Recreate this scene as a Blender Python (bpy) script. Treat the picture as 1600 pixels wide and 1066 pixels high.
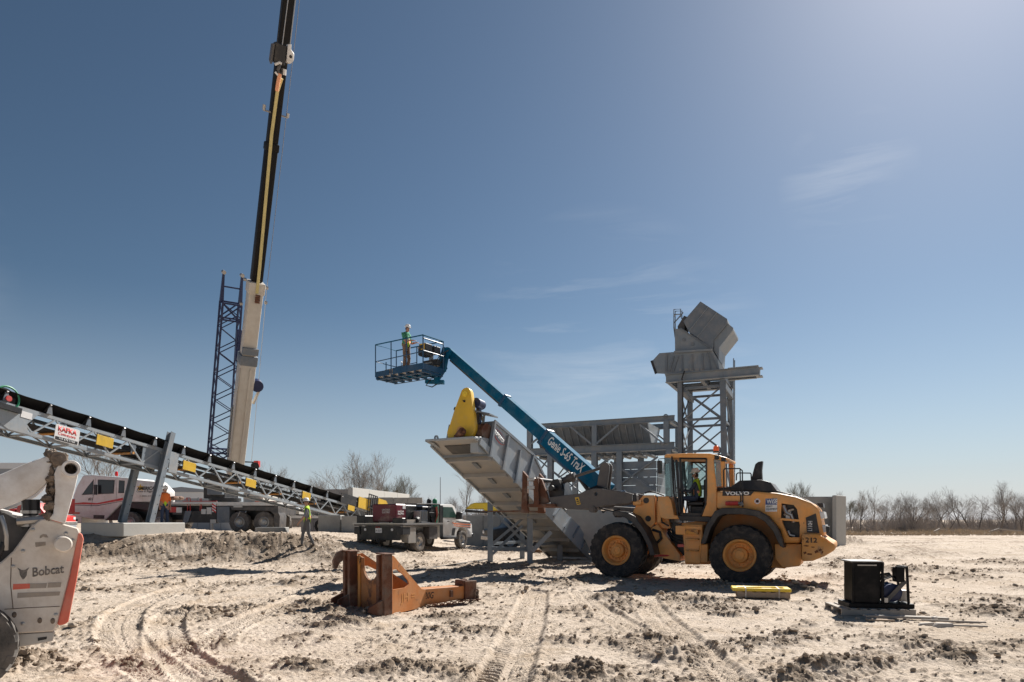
import bpy, bmesh, math, random
import numpy as np
from mathutils import Vector as V, Matrix, Euler

for o in list(bpy.data.objects):
    bpy.data.objects.remove(o)
sc = bpy.context.scene
COL = sc.collection
R = math.radians

# ---------------------------------------------------------------- camera, sky, sun, exposure
CX, F, HZ, CZ = 800.0, 1067.0, 812.0, 1.7
cam_d = bpy.data.cameras.new("camera")
cam = bpy.data.objects.new("camera", cam_d)
COL.objects.link(cam)
cam.location = (0, 0, CZ)
cam.rotation_euler = (R(90), 0, 0)
cam_d.sensor_width = 36.0
cam_d.lens = 36.0 * F / 1600.0
cam_d.shift_y = (HZ - 533.0) / 1600.0
cam_d.clip_start = 0.05
cam_d.clip_end = 6000
sc.camera = cam

SUN_AZ, SUN_EL = R(36), R(42)      # azimuth measured from the view direction towards the right
world = bpy.data.worlds.new("World")
sc.world = world
world.use_nodes = True
wn = world.node_tree
for n in list(wn.nodes):
    wn.nodes.remove(n)
def wnode(t, **k):
    n = wn.nodes.new(t)
    for a, b in k.items():
        setattr(n, a, b)
    return n
wout = wnode('ShaderNodeOutputWorld')
wbg = wnode('ShaderNodeBackground')
wbg.inputs['Strength'].default_value = 0.05
sky = wnode('ShaderNodeTexSky', sky_type='NISHITA', sun_disc=False)
sky.sun_elevation = SUN_EL
sky.sun_rotation = SUN_AZ
sky.altitude = 300
sky.air_density = 1.0
sky.dust_density = 0.75
sky.ozone_density = 4.0
SKY_SAT, SKY_VAL, SKY_GAM = 0.86, 0.50, 1.30      # camera contrast of the clear sky
hsv = wnode('ShaderNodeHueSaturation')
hsv.inputs['Hue'].default_value = 0.487
hsv.inputs['Saturation'].default_value = SKY_SAT
hsv.inputs['Value'].default_value = SKY_VAL
gam = wnode('ShaderNodeGamma')
gam.inputs['Gamma'].default_value = SKY_GAM
# thin wisps of cirrus
tc = wnode('ShaderNodeTexCoord')
mp = wnode('ShaderNodeMapping')
mp.inputs['Scale'].default_value = (2.2, 2.2, 16.0)
mp.inputs['Rotation'].default_value = (0, R(8), 0)
nz = wnode('ShaderNodeTexNoise')
nz.inputs['Scale'].default_value = 1.5
nz.inputs['Detail'].default_value = 7
nz.inputs['Roughness'].default_value = 0.6
nz.inputs['Distortion'].default_value = 0.6
rp = wnode('ShaderNodeValToRGB')
rp.color_ramp.elements[0].position = 0.47
rp.color_ramp.elements[1].position = 0.80
mul = wnode('ShaderNodeMath', operation='MULTIPLY')
mul.inputs[1].default_value = 0.35
mix = wnode('ShaderNodeMix', data_type='RGBA')
mix.inputs['B'].default_value = (9.5, 9.8, 10.2, 1)
L = wn.links.new
L(tc.outputs['Generated'], mp.inputs['Vector'])
L(mp.outputs['Vector'], nz.inputs['Vector'])
L(nz.outputs['Fac'], rp.inputs['Fac'])
msum = None
for (dx, dz, tight) in ((0.13, 0.245, 26.0), (0.20, 0.205, 30.0), (0.49, 0.50, 160.0), (-1.5, 0.4, 8.0), (1.6, 0.35, 8.0)):
    dv = V((dx, 1.0, dz)).normalized()
    dt = wnode('ShaderNodeVectorMath', operation='DOT_PRODUCT'); dt.inputs[1].default_value = dv
    L(tc.outputs['Generated'], dt.inputs[0])
    mrn = wnode('ShaderNodeMapRange'); mrn.inputs['From Min'].default_value = 1 - 0.5 / tight; mrn.inputs['From Max'].default_value = 1.0
    L(dt.outputs['Value'], mrn.inputs['Value'])
    if msum is None:
        msum = mrn.outputs['Result']
    else:
        ad = wnode('ShaderNodeMath', operation='MAXIMUM'); L(msum, ad.inputs[0]); L(mrn.outputs['Result'], ad.inputs[1]); msum = ad.outputs[0]
mk = wnode('ShaderNodeMath', operation='MULTIPLY')
L(rp.outputs['Color'], mk.inputs[0]); L(msum, mk.inputs[1])
L(mk.outputs[0], mul.inputs[0])
L(mul.outputs[0], mix.inputs['Factor'])
L(sky.outputs['Color'], hsv.inputs['Color'])
L(hsv.outputs['Color'], gam.inputs['Color'])
# pale low haze band all round the horizon
sep = wnode('ShaderNodeSeparateXYZ'); L(tc.outputs['Generated'], sep.inputs[0])
hz1 = wnode('ShaderNodeMapRange'); hz1.inputs['From Min'].default_value = 0.30; hz1.inputs['From Max'].default_value = -0.02
L(sep.outputs['Z'], hz1.inputs['Value'])
hz2 = wnode('ShaderNodeMath', operation='POWER'); hz2.inputs[1].default_value = 1.6; L(hz1.outputs['Result'], hz2.inputs[0])
hz3 = wnode('ShaderNodeMath', operation='MULTIPLY'); hz3.inputs[1].default_value = 0.80; L(hz2.outputs[0], hz3.inputs[0])
hmix = wnode('ShaderNodeMix', data_type='RGBA'); hmix.inputs['B'].default_value = (7.0, 7.7, 8.6, 1)
L(hz3.outputs[0], hmix.inputs['Factor']); L(gam.outputs['Color'], hmix.inputs['A'])
L(hmix.outputs['Result'], mix.inputs['A'])
L(mix.outputs['Result'], wbg.inputs['Color'])
L(wbg.outputs['Background'], wout.inputs['Surface'])

sun_d = bpy.data.lights.new("sun", 'SUN')
sun = bpy.data.objects.new("sun", sun_d)
COL.objects.link(sun)
sun_d.energy = 5.0
sun_d.angle = R(0.5)
sun_d.color = (1.0, 0.955, 0.89)
sdir = V((math.sin(SUN_AZ) * math.cos(SUN_EL), math.cos(SUN_AZ) * math.cos(SUN_EL), math.sin(SUN_EL)))
sun.rotation_euler = sdir.to_track_quat('Z', 'Y').to_euler()
sun.location = (30, 40, 60)

sc.view_settings.view_transform = 'Standard'
sc.view_settings.look = 'None'
sc.view_settings.exposure = 0.82
sc.view_settings.gamma = 1.0
sc.view_settings.use_curve_mapping = False
sc.render.engine = 'CYCLES'
sc.cycles.max_bounces = 6
sc.cycles.transparent_max_bounces = 12

# ---------------------------------------------------------------- helpers
def W(px, py, Y):
    return V(((px - CX) * Y / F, Y, CZ - (py - HZ) * Y / F))

def sst(a, b, x):
    t = np.clip((x - a) / (b - a), 0, 1)
    return t * t * (3 - 2 * t)

def base_z(x, y):
    x = np.asarray(x, float); y = np.asarray(y, float)
    w = sst(-1.0, -10.0, x)
    h = sst(24.6, 27.8, y) * 0.98 - np.clip(y - 28, 0, 45) * 0.014
    left = w * np.clip(h, 0, 2)
    right = 0.35 * sst(6, 11, x) * sst(26, 33, y) * sst(75, 45, y)
    mid = 0.09 * sst(19, 25, y) + 0.12 * sst(27, 32, y) * sst(-14, -3, x) * sst(6, 0, x)
    pad = 0.30 * np.exp(-(((x + 15.6) / 2.2) ** 2 + ((y - 31.2) / 1.6) ** 2))
    return left + right + mid + pad

def gz(x, y):
    return float(base_z(x, y))

def G(px, py):
    """the ground point seen at a picture position"""
    Ys = np.geomspace(3, 150, 4000)
    d = base_z((px - CX) * Ys / F, Ys) - (CZ - (py - HZ) * Ys / F)
    k = int(np.argmax(d > 0)) if (d > 0).any() else len(Ys) - 1
    Y = float(Ys[k])
    return V(((px - CX) * Y / F, Y, gz((px - CX) * Y / F, Y)))

class Fr:
    """a thing's own frame: origin, axes; finds own-frame coordinates of points sighted from the camera"""
    def __init__(s, O, theta=0.0, M=None):
        s.M = Matrix.Translation(V(O)) @ Matrix.Rotation(theta, 4, 'Z') if M is None else M
        s.I = s.M.inverted()
        s.c = s.I @ V((0, 0, CZ))
    def ray(s, px, py):
        return s.I.to_3x3() @ V(((px - CX) / F, 1, -(py - HZ) / F))
    def P(s, px, py, v):
        d = s.ray(px, py); t = (v - s.c.y) / d.y
        p = s.c + d * t
        return (p.x, p.z)
    def P3(s, px, py, v):
        u, w = s.P(px, py, v)
        return V((u, v, w))
    def Q3(s, px, py, u):
        d = s.ray(px, py); t = (u - s.c.x) / d.x
        return s.c + d * t
    def poly(s, pts, v, sx=1.0, sy=1.0, ox=0.0, oy=0.0):
        return [s.P(ox + x / sx, oy + y / sy, v) for x, y in pts]

# ---------------------------------------------------------------- mesh builder
class MB:
    def __init__(s):
        s.v = []; s.f = []; s.mi = []; s.cur = 0
    def add(s, vs, fs):
        b = len(s.v)
        s.v += [tuple(p) for p in vs]
        s.f += [tuple(i + b for i in f) for f in fs]
        s.mi += [s.cur] * len(fs)
        return s
    def hexa(s, p):
        return s.add(p, [(0, 3, 2, 1), (4, 5, 6, 7), (0, 1, 5, 4), (1, 2, 6, 5), (2, 3, 7, 6), (3, 0, 4, 7)])
    def box(s, x0, x1, y0, y1, z0, z1):
        return s.hexa([(x0, y0, z0), (x1, y0, z0), (x1, y1, z0), (x0, y1, z0),
                       (x0, y0, z1), (x1, y0, z1), (x1, y1, z1), (x0, y1, z1)])
    def prism(s, poly, a, b, axis='y'):
        n = len(poly)
        mk = {'y': lambda u, w, t: (u, t, w), 'x': lambda u, w, t: (t, u, w), 'z': lambda u, w, t: (u, w, t)}[axis]
        vs = [mk(u, w, a) for u, w in poly] + [mk(u, w, b) for u, w in poly]
        fs = [tuple(range(n))[::-1], tuple(range(n, 2 * n))]
        fs += [(i, (i + 1) % n, n + (i + 1) % n, n + i) for i in range(n)]
        return s.add(vs, fs)
    def ring(s, outer, inner, a, b, axis='y', closed=True):
        n = len(outer)
        mk = {'y': lambda u, w, t: (u, t, w), 'x': lambda u, w, t: (t, u, w), 'z': lambda u, w, t: (u, w, t)}[axis]
        vs = [mk(u, w, a) for u, w in outer] + [mk(u, w, a) for u, w in inner] + \
             [mk(u, w, b) for u, w in outer] + [mk(u, w, b) for u, w in inner]
        fs = []
        m = n if closed else n - 1
        for i in range(m):
            j = (i + 1) % n
            fs += [(i, j, n + j, n + i), (2 * n + i, 3 * n + i, 3 * n + j, 2 * n + j),
                   (i, 2 * n + i, 2 * n + j, j), (n + i, n + j, 3 * n + j, 3 * n + i)]
        if not closed:
            fs += [(0, n, 3 * n, 2 * n), (n - 1, 3 * n - 1, 4 * n - 1, 2 * n - 1)]
        return s.add(vs, fs)
    def frame3(s, d, up=None):
        d = V(d).normalized()
        up = V(up) if up is not None else (V((0, 0, 1)) if abs(d.z) < 0.95 else V((0, 1, 0)))
        x = d.cross(up)
        if x.length < 1e-5:
            x = d.cross(V((1, 0, 0)))
        x.normalize()
        return d, x, x.cross(d).normalized()
    def tube(s, p0, p1, r, n=10, r2=None, cap=True):
        p0, p1 = V(p0), V(p1); r2 = r if r2 is None else r2
        d, x, y = s.frame3(p1 - p0)
        vs = []
        for p, q in ((p0, r), (p1, r2)):
            for k in range(n):
                a = 2 * math.pi * k / n
                vs.append(p + (x * math.cos(a) + y * math.sin(a)) * q)
        fs = [(i, (i + 1) % n, n + (i + 1) % n, n + i) for i in range(n)]
        if cap:
            fs += [tuple(range(n))[::-1], tuple(range(n, 2 * n))]
        return s.add(vs, fs)
    def path(s, pts, r, n=6):
        pts = [V(p) for p in pts]
        rings = []
        prev = None
        for i, p in enumerate(pts):
            if i == 0: d = pts[1] - pts[0]
            elif i == len(pts) - 1: d = pts[-1] - pts[-2]
            else: d = (pts[i + 1] - p).normalized() + (p - pts[i - 1]).normalized()
            d = d.normalized()
            if prev is None:
                _, x, y = s.frame3(d)
            else:
                x = (prev - d * prev.dot(d)).normalized(); y = x.cross(d).normalized() * -1
            prev = x
            y = d.cross(x).normalized()
            rings.append([p + (x * math.cos(2 * math.pi * k / n) + y * math.sin(2 * math.pi * k / n)) * r for k in range(n)])
        vs = [p for q in rings for p in q]
        fs = []
        for i in range(len(pts) - 1):
            fs += [(i * n + k, i * n + (k + 1) % n, (i + 1) * n + (k + 1) % n, (i + 1) * n + k) for k in range(n)]
        fs += [tuple(range(n))[::-1], tuple(range((len(pts) - 1) * n, len(pts) * n))]
        return s.add(vs, fs)
    def beam(s, p0, p1, w, h, up=None, w2=None, h2=None):
        p0, p1 = V(p0), V(p1)
        d, x, y = s.frame3(p1 - p0, up)
        w2 = w if w2 is None else w2; h2 = h if h2 is None else h2
        q = []
        for p, a, b in ((p0, w, h), (p1, w2, h2)):
            q += [p - x * a / 2 - y * b / 2, p + x * a / 2 - y * b / 2, p + x * a / 2 + y * b / 2, p - x * a / 2 + y * b / 2]
        return s.hexa(q)
    def ibeam(s, p0, p1, w, h, t=0.02, up=None):
        p0, p1 = V(p0), V(p1)
        d, x, y = s.frame3(p1 - p0, up)
        s.beam(p0 + y * (h / 2 - t / 2), p1 + y * (h / 2 - t / 2), w, t, up)
        s.beam(p0 - y * (h / 2 - t / 2), p1 - y * (h / 2 - t / 2), w, t, up)
        return s.beam(p0, p1, t, h - 2 * t - 0.002, up)
    def lathe(s, prof, c, axis, n=28, close=False):
        c = V(c); d, x, y = s.frame3(axis)
        vs = []
        for r, a in prof:
            for k in range(n):
                t = 2 * math.pi * k / n
                vs.append(c + d * a + (x * math.cos(t) + y * math.sin(t)) * r)
        fs = []
        m = len(prof)
        for i in range(m - 1 if not close else m):
            j = (i + 1) % m
            fs += [(i * n + k, i * n + (k + 1) % n, j * n + (k + 1) % n, j * n + k) for k in range(n)]
        if not close:
            if prof[0][0] > 1e-6: fs.append(tuple(range(n))[::-1])
            if prof[-1][0] > 1e-6: fs.append(tuple(range((m - 1) * n, m * n)))
        return s.add(vs, fs)
    def lump(s, c, r, rnd, n=9, m=6, k=0.35):
        i0 = len(s.v); s.ell(c, r, n, m); c = V(c)
        for i in range(i0, len(s.v)):
            p = V(s.v[i]); s.v[i] = tuple(c + (p - c) * (1 + rnd.uniform(-k, k)))
        return s
    def ell(s, c, r, n=12, m=8):
        c = V(c)
        r = (r, r, r) if not hasattr(r, '__len__') else r
        vs = [c + V((0, 0, r[2]))]
        for i in range(1, m):
            a = math.pi * i / m
            for k in range(n):
                t = 2 * math.pi * k / n
                vs.append(c + V((r[0] * math.sin(a) * math.cos(t), r[1] * math.sin(a) * math.sin(t), r[2] * math.cos(a))))
        vs.append(c - V((0, 0, r[2])))
        fs = [(0, 1 + k, 1 + (k + 1) % n) for k in range(n)]
        for i in range(m - 2):
            fs += [(1 + i * n + k, 1 + (i + 1) * n + k, 1 + (i + 1) * n + (k + 1) % n, 1 + i * n + (k + 1) % n) for k in range(n)]
        b = len(vs) - 1
        fs += [(b, 1 + (m - 2) * n + (k + 1) % n, 1 + (m - 2) * n + k) for k in range(n)]
        return s.add(vs, fs)
    def map(s, fn, start=0):
        for i in range(start, len(s.v)):
            s.v[i] = tuple(fn(*s.v[i]))
        return s
    def build(s, name, mat, parent=None, bevel=0.0, smooth=True, seg=1, ang=32, normals=True):
        me = bpy.data.meshes.new(name)
        me.from_pydata([tuple(p) for p in s.v], [], s.f)
        mats = mat if isinstance(mat, (list, tuple)) else [mat]
        for m in mats:
            me.materials.append(m)
        if len(mats) > 1:
            me.polygons.foreach_set('material_index', s.mi)
        if normals or bevel:
            bm = bmesh.new(); bm.from_mesh(me)
            bmesh.ops.recalc_face_normals(bm, faces=bm.faces)
            if bevel:
                es = [e for e in bm.edges if len(e.link_faces) == 2 and e.calc_face_angle(0) > R(35)]
                try:
                    bmesh.ops.bevel(bm, geom=es, offset=bevel, segments=seg, profile=0.5, affect='EDGES', clamp_overlap=True)
                except Exception:
                    pass
            bm.to_mesh(me); bm.free()
        if smooth:
            me.polygons.foreach_set('use_smooth', [True] * len(me.polygons))
            me.set_sharp_from_angle(angle=R(ang))
        o = bpy.data.objects.new(name, me)
        COL.objects.link(o)
        if parent is not None:
            o.parent = parent
        return o

def cut(o, *cutters):
    """real openings: boolean difference"""
    tmp = []
    for c in cutters:
        q = c.build('cutter', o.data.materials[0], o.parent, smooth=False)
        tmp.append(q)
        m = o.modifiers.new('cut', 'BOOLEAN')
        m.operation = 'DIFFERENCE'; m.object = q; m.solver = 'EXACT'
    bpy.context.view_layer.update()
    dg = bpy.context.evaluated_depsgraph_get()
    me = bpy.data.meshes.new_from_object(o.evaluated_get(dg))
    me.name = o.name
    o.modifiers.clear()
    o.data = me
    me.polygons.foreach_set('use_smooth', [True] * len(me.polygons))
    me.set_sharp_from_angle(angle=R(32))
    for q in tmp:
        bpy.data.objects.remove(q)
    return o

def tag(o, label=None, cat=None, group=None, kind=None):
    if label: o['label'] = label
    if cat: o['category'] = cat
    if group: o['group'] = group
    if kind: o['kind'] = kind
    return o

def thing(name, label, cat, loc=(0, 0, 0), rz=0.0, group=None, M=None):
    o = bpy.data.objects.new(name, None)
    COL.objects.link(o)
    o.empty_display_size = 0.3
    if M is not None:
        o.matrix_world = M
    else:
        o.location = loc; o.rotation_euler = (0, 0, rz)
    return tag(o, label, cat, group)

def copy_tree(o, parent=None):
    c = o.copy(); COL.objects.link(c)
    if parent is not None:
        c.parent = parent
    for ch in [k for k in bpy.data.objects if k.parent == o]:
        copy_tree(ch, c)
    return c

def text(s, name, parent, mat, o, xd, ud, height, width=None, depth=0.004, bold=0.0, align='L', shear=0.0):
    """raised flat lettering: o = lower left corner, xd = reading direction, ud = up"""
    cu = bpy.data.curves.new('t', 'FONT')
    cu.body = s; cu.size = 1; cu.offset = bold; cu.shear = shear; cu.resolution_u = 2
    to = bpy.data.objects.new('t', cu)
    COL.objects.link(to)
    bpy.context.view_layer.update()
    me = bpy.data.meshes.new_from_object(to.evaluated_get(bpy.context.evaluated_depsgraph_get()))
    bpy.data.objects.remove(to); bpy.data.curves.remove(cu)
    n = len(me.vertices)
    a = np.zeros(n * 3); me.vertices.foreach_get('co', a); a = a.reshape(-1, 3)
    mn, mx = a.min(0), a.max(0)
    sy = height / (mx[1] - mn[1])
    sx = sy if width is None else width / (mx[0] - mn[0])
    xd = V(xd).normalized(); ud = V(ud).normalized(); nd = xd.cross(ud)
    b = np.array([(V(o) + xd * ((p[0] - mn[0]) * sx) + ud * ((p[1] - mn[1]) * sy) + nd * depth) for p in a])
    me.vertices.foreach_set('co', b.ravel())
    me.materials.clear(); me.materials.append(mat); me.name = name
    bm = bmesh.new(); bm.from_mesh(me)
    ex = bmesh.ops.extrude_face_region(bm, geom=list(bm.faces))
    for q in ex['geom']:
        if isinstance(q, bmesh.types.BMVert):
            q.co -= nd * (depth * 0.8)
    bmesh.ops.recalc_face_normals(bm, faces=bm.faces)
    bm.to_mesh(me); bm.free()
    ob = bpy.data.objects.new(name, me)
    COL.objects.link(ob); ob.parent = parent
    return ob

# ---------------------------------------------------------------- value noise
def _h(ix, iy, seed):
    n = (ix.astype(np.int64) * 374761393 + iy.astype(np.int64) * 668265263 + seed * 974711) & 0xffffffff
    n = ((n ^ (n >> 13)) * 1274126177) & 0xffffffff
    n = n ^ (n >> 16)
    return (n & 0xffffff) / float(0xffffff)
def vnoise(x, y, seed=0):
    ix, iy = np.floor(x), np.floor(y)
    fx, fy = x - ix, y - iy
    fx = fx * fx * fx * (fx * (fx * 6 - 15) + 10); fy = fy * fy * fy * (fy * (fy * 6 - 15) + 10)
    a, b = _h(ix, iy, seed), _h(ix + 1, iy, seed)
    c, d = _h(ix, iy + 1, seed), _h(ix + 1, iy + 1, seed)
    return (a + (b - a) * fx) * (1 - fy) + (c + (d - c) * fx) * fy
def fbm(x, y, seed=0, oct=4, gain=0.5):
    s = 0; a = 1; t = 0
    ca, sa = math.cos(0.6), math.sin(0.6)
    for i in range(oct):
        s = s + a * vnoise(x, y, seed + i * 17); t += a
        x, y = (x * ca - y * sa) * 2.03 + 3.1, (x * sa + y * ca) * 2.03 + 1.7
        a *= gain
    return s / t

# ---------------------------------------------------------------- materials
MATS = {}
def mat(name, col, rough=0.55, metal=0.0, var=0.12, vscale=3.0, dust=0.0, dustcol=(0.42, 0.35, 0.28), dscale=2.0,
        rust=0.0, rustcol=(0.10, 0.035, 0.015), rscale=4.0, streak=0.0, streakcol=(0.10, 0.085, 0.07), bump=0.0, bscale=60.0, spec=0.5, coat=0.0):
    m = bpy.data.materials.new(name); m.use_nodes = True
    MATS[name] = m
    nt = m.node_tree; N = nt.nodes; Lk = nt.links.new
    b = N['Principled BSDF']
    b.inputs['Roughness'].default_value = rough
    b.inputs['Metallic'].default_value = metal
    b.inputs['Specular IOR Level'].default_value = spec
    if coat: b.inputs['Coat Weight'].default_value = coat
    geo = N.new('ShaderNodeNewGeometry')
    def noise(sc_, det=5, rgh=0.6):
        q = N.new('ShaderNodeTexNoise'); q.inputs['Scale'].default_value = sc_
        q.inputs['Detail'].default_value = det; q.inputs['Roughness'].default_value = rgh
        Lk(geo.outputs['Position'], q.inputs['Vector']); return q
    n1 = noise(vscale)
    mr = N.new('ShaderNodeMapRange')
    mr.inputs['From Min'].default_value = 0.25; mr.inputs['From Max'].default_value = 0.75
    mr.inputs['To Min'].default_value = 1 - var; mr.inputs['To Max'].default_value = 1 + var
    Lk(n1.outputs['Fac'], mr.inputs['Value'])
    vm = N.new('ShaderNodeVectorMath'); vm.operation = 'SCALE'
    vm.inputs[0].default_value = col
    Lk(mr.outputs['Result'], vm.inputs['Scale'])
    cur = vm.outputs['Vector']
    def layer(cur, amount, c, scale, soft):
        q = noise(scale, 8, 0.68)
        r = N.new('ShaderNodeMapRange')
        th = 0.74 - 0.42 * amount
        r.inputs['From Min'].default_value = th - soft; r.inputs['From Max'].default_value = th + soft
        Lk(q.outputs['Fac'], r.inputs['Value'])
        x = N.new('ShaderNodeMix'); x.data_type = 'RGBA'
        x.inputs['B'].default_value = (*c, 1)
        Lk(r.outputs['Result'], x.inputs['Factor']); Lk(cur, x.inputs['A'])
        return x.outputs['Result']
    if streak:
        mpn = N.new('ShaderNodeMapping'); mpn.inputs['Scale'].default_value = (9, 9, 0.7)
        Lk(geo.outputs['Position'], mpn.inputs['Vector'])
        q = N.new('ShaderNodeTexNoise'); q.inputs['Scale'].default_value = 1.0; q.inputs['Detail'].default_value = 6; q.inputs['Roughness'].default_value = 0.7
        Lk(mpn.outputs['Vector'], q.inputs['Vector'])
        r = N.new('ShaderNodeMapRange'); r.inputs['From Min'].default_value = 0.56; r.inputs['From Max'].default_value = 0.74; r.inputs['To Max'].default_value = streak
        Lk(q.outputs['Fac'], r.inputs['Value'])
        x = N.new('ShaderNodeMix'); x.data_type = 'RGBA'; x.inputs['B'].default_value = (*streakcol, 1)
        Lk(r.outputs['Result'], x.inputs['Factor']); Lk(cur, x.inputs['A']); cur = x.outputs['Result']
    if rust: cur = layer(cur, rust, rustcol, rscale, 0.04)
    if dust: cur = layer(cur, dust, dustcol, dscale, 0.22)
    Lk(cur, b.inputs['Base Color'])
    rn = N.new('ShaderNodeMapRange')
    rn.inputs['To Min'].default_value = max(0.03, rough - 0.12); rn.inputs['To Max'].default_value = min(1, rough + 0.15)
    Lk(n1.outputs['Fac'], rn.inputs['Value']); Lk(rn.outputs['Result'], b.inputs['Roughness'])
    if bump:
        q = noise(bscale, 6)
        bp = N.new('ShaderNodeBump'); bp.inputs['Strength'].default_value = bump; bp.inputs['Distance'].default_value = 0.02
        Lk(q.outputs['Fac'], bp.inputs['Height']); Lk(bp.outputs['Normal'], b.inputs['Normal'])
    return m

def glass(name, tint, alpha):
    m = bpy.data.materials.new(name); m.use_nodes = True
    nt = m.node_tree; N = nt.nodes; Lk = nt.links.new
    for n in list(N): N.remove(n)
    out = N.new('ShaderNodeOutputMaterial'); mx = N.new('ShaderNodeMixShader')
    tr = N.new('ShaderNodeBsdfTransparent'); tr.inputs['Color'].default_value = (*tint, 1)
    gl = N.new('ShaderNodeBsdfGlossy'); gl.inputs['Roughness'].default_value = 0.03
    fr = N.new('ShaderNodeFresnel'); fr.inputs['IOR'].default_value = 1.5
    ad = N.new('ShaderNodeMath'); ad.operation = 'ADD'; ad.inputs[1].default_value = alpha
    Lk(fr.outputs['Fac'], ad.inputs[0]); Lk(ad.outputs[0], mx.inputs['Fac'])
    Lk(tr.outputs[0], mx.inputs[1]); Lk(gl.outputs[0], mx.inputs[2]); Lk(mx.outputs[0], out.inputs['Surface'])
    return m

ORANGE = mat('loader_orange', (0.86, 0.38, 0.095), 0.45, streak=.22, streakcol=(.35,.18,.07), dust=0.30, dustcol=(0.52, 0.36, 0.20), rust=0.10, rustcol=(.20,.09,.03), var=0.12, rscale=9)
ORANGE_D = mat('worn_orange', (0.62, 0.27, 0.05), 0.55, dust=0.32, dustcol=(0.45, 0.30, 0.17), rust=0.36, rustcol=(0.09, 0.03, 0.015), rscale=3.2)
RIM = mat('rim_orange', (0.78, 0.34, 0.08), 0.55, dust=0.32, dustcol=(0.42, 0.27, 0.13), rust=0.12, dscale=5)
TYRE = mat('tyre_rubber', (0.022, 0.022, 0.024), 0.85, var=0.25, dust=0.10, dustcol=(0.16, 0.13, 0.11), dscale=6, bump=0.3, bscale=40)
TYRE_D = mat('dusty_rubber', (0.05, 0.048, 0.046), 0.9, dust=0.5, dustcol=(0.22, 0.19, 0.165), dscale=5, bump=0.2)
BLACK = mat('black_plastic', (0.022, 0.022, 0.025), 0.5, dust=0.08, dustcol=(0.14, 0.12, 0.1))
BLACKM = mat('black_steel', (0.015, 0.015, 0.017), 0.45, dust=0.06, dustcol=(0.12, 0.1, 0.08))
DARK = mat('charcoal_paint', (0.06, 0.058, 0.06), 0.5, dust=0.28, dustcol=(0.16, 0.135, 0.115), dscale=3)
ARM = mat('arm_grey_paint', (0.085, 0.08, 0.08), 0.5, dust=0.35, dustcol=(0.16, 0.135, 0.115), dscale=2.5, rust=0.08, rustcol=(0.12, 0.05, 0.03))
RUSTY = mat('rusty_brown_steel', (0.13, 0.052, 0.028), 0.8, var=0.35, vscale=5, dust=0.12, rust=0.3, rustcol=(0.05, 0.02, 0.012), bump=0.3)
CHROME = mat('chrome_rod', (0.75, 0.75, 0.76), 0.18, metal=1.0, var=0.03)
STEEL = mat('worn_steel', (0.42, 0.41, 0.4), 0.42, metal=0.8, dust=0.15)
GREY = mat('plant_grey_paint', (0.195, 0.23, 0.265), 0.5, var=0.08, streak=.45, dust=0.16, dustcol=(0.33, 0.31, 0.29))
GREY_B = mat('light_grey_paint', (0.31, 0.345, 0.375), 0.42, var=0.07, streak=.4, dust=0.14, dustcol=(0.42, 0.38, 0.33))
GREY_D = mat('steel_grey_paint', (0.14, 0.165, 0.195), 0.5, var=0.1, streak=.5, dust=0.14, dustcol=(0.28, 0.26, 0.24))
PAN = mat('pan_grey_paint', (0.30, 0.30, 0.295), 0.5, var=0.12, dust=0.35, dustcol=(0.40, 0.35, 0.29), rust=0.06, rustcol=(0.16, 0.08, 0.05))
YELLOW = mat('guard_yellow', (0.70, 0.44, 0.03), 0.45, var=0.10, streak=.22, streakcol=(.30,.19,.05), dust=0.08, dustcol=(0.5, 0.36, 0.14))
YELLOW_F = mat('case_yellow', (0.78, 0.55, 0.03), 0.42, var=0.06, dust=0.1, dustcol=(0.6, 0.48, 0.2))
BLUE = mat('lift_blue', (0.005, 0.105, 0.20), 0.75, spec=0.08, var=0.14, streak=.25, streakcol=(.10,.14,.17), dust=0.12, dustcol=(0.10, 0.17, 0.22))
BLUE_D = mat('lift_blue_dark', (0.006, 0.06, 0.14), 0.45, var=0.1, dust=0.1, dustcol=(0.10, 0.13, 0.17))
NAVY = mat('lattice_navy', (0.008, 0.018, 0.075), 0.45)
WHITE = mat('white_paint', (0.72, 0.71, 0.69), 0.4, streak=.2, streakcol=(.4,.35,.3), var=0.05, dust=0.22, dustcol=(0.50, 0.44, 0.38))
WHITE_D = mat('muddy_white_paint', (0.84, 0.82, 0.80), 0.5, var=0.06, dust=0.34, dustcol=(0.50, 0.42, 0.35), dscale=3.2)
WHITE_M = mat('sand_caked_panel', (0.80, 0.74, 0.67), 0.7, var=0.08, streak=.35, streakcol=(.38,.31,.25), dust=0.46, dustcol=(0.52, 0.44, 0.365), dscale=3.5, rust=0.05, rustcol=(0.3, 0.24, 0.2), bump=0.12, bscale=45)
MUD = mat('caked_mud', (0.20, 0.155, 0.12), 0.95, var=0.4, vscale=14, bump=0.9, bscale=35)
BOOMW = mat('boom_beige', (0.56, 0.52, 0.46), 0.42, var=0.05, dust=0.2, dustcol=(0.46, 0.40, 0.33))
BOOMK = mat('boom_black', (0.010, 0.009, 0.009), 0.55, spec=0.2, var=0.2)
LETTER_W = mat('white_lettering', (0.8, 0.8, 0.8), 0.5, var=0.02)
LETTER_K = mat('black_lettering', (0.02, 0.02, 0.022), 0.5, var=0.05)
LETTER_M = mat('worn_lettering', (0.11, 0.10, 0.095), 0.7, var=0.2, dust=0.35, dustcol=(0.42, 0.36, 0.3), dscale=18)
LETTER_R = mat('red_lettering', (0.62, 0.03, 0.03), 0.5, var=0.04)
SIGNW = mat('sign_white', (0.78, 0.77, 0.76), 0.4, var=0.02)
SIGNB = mat('sign_blue', (0.03, 0.07, 0.24), 0.4, var=0.03)
RED = mat('red_paint', (0.55, 0.03, 0.028), 0.42, var=0.08, dust=0.12)
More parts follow.
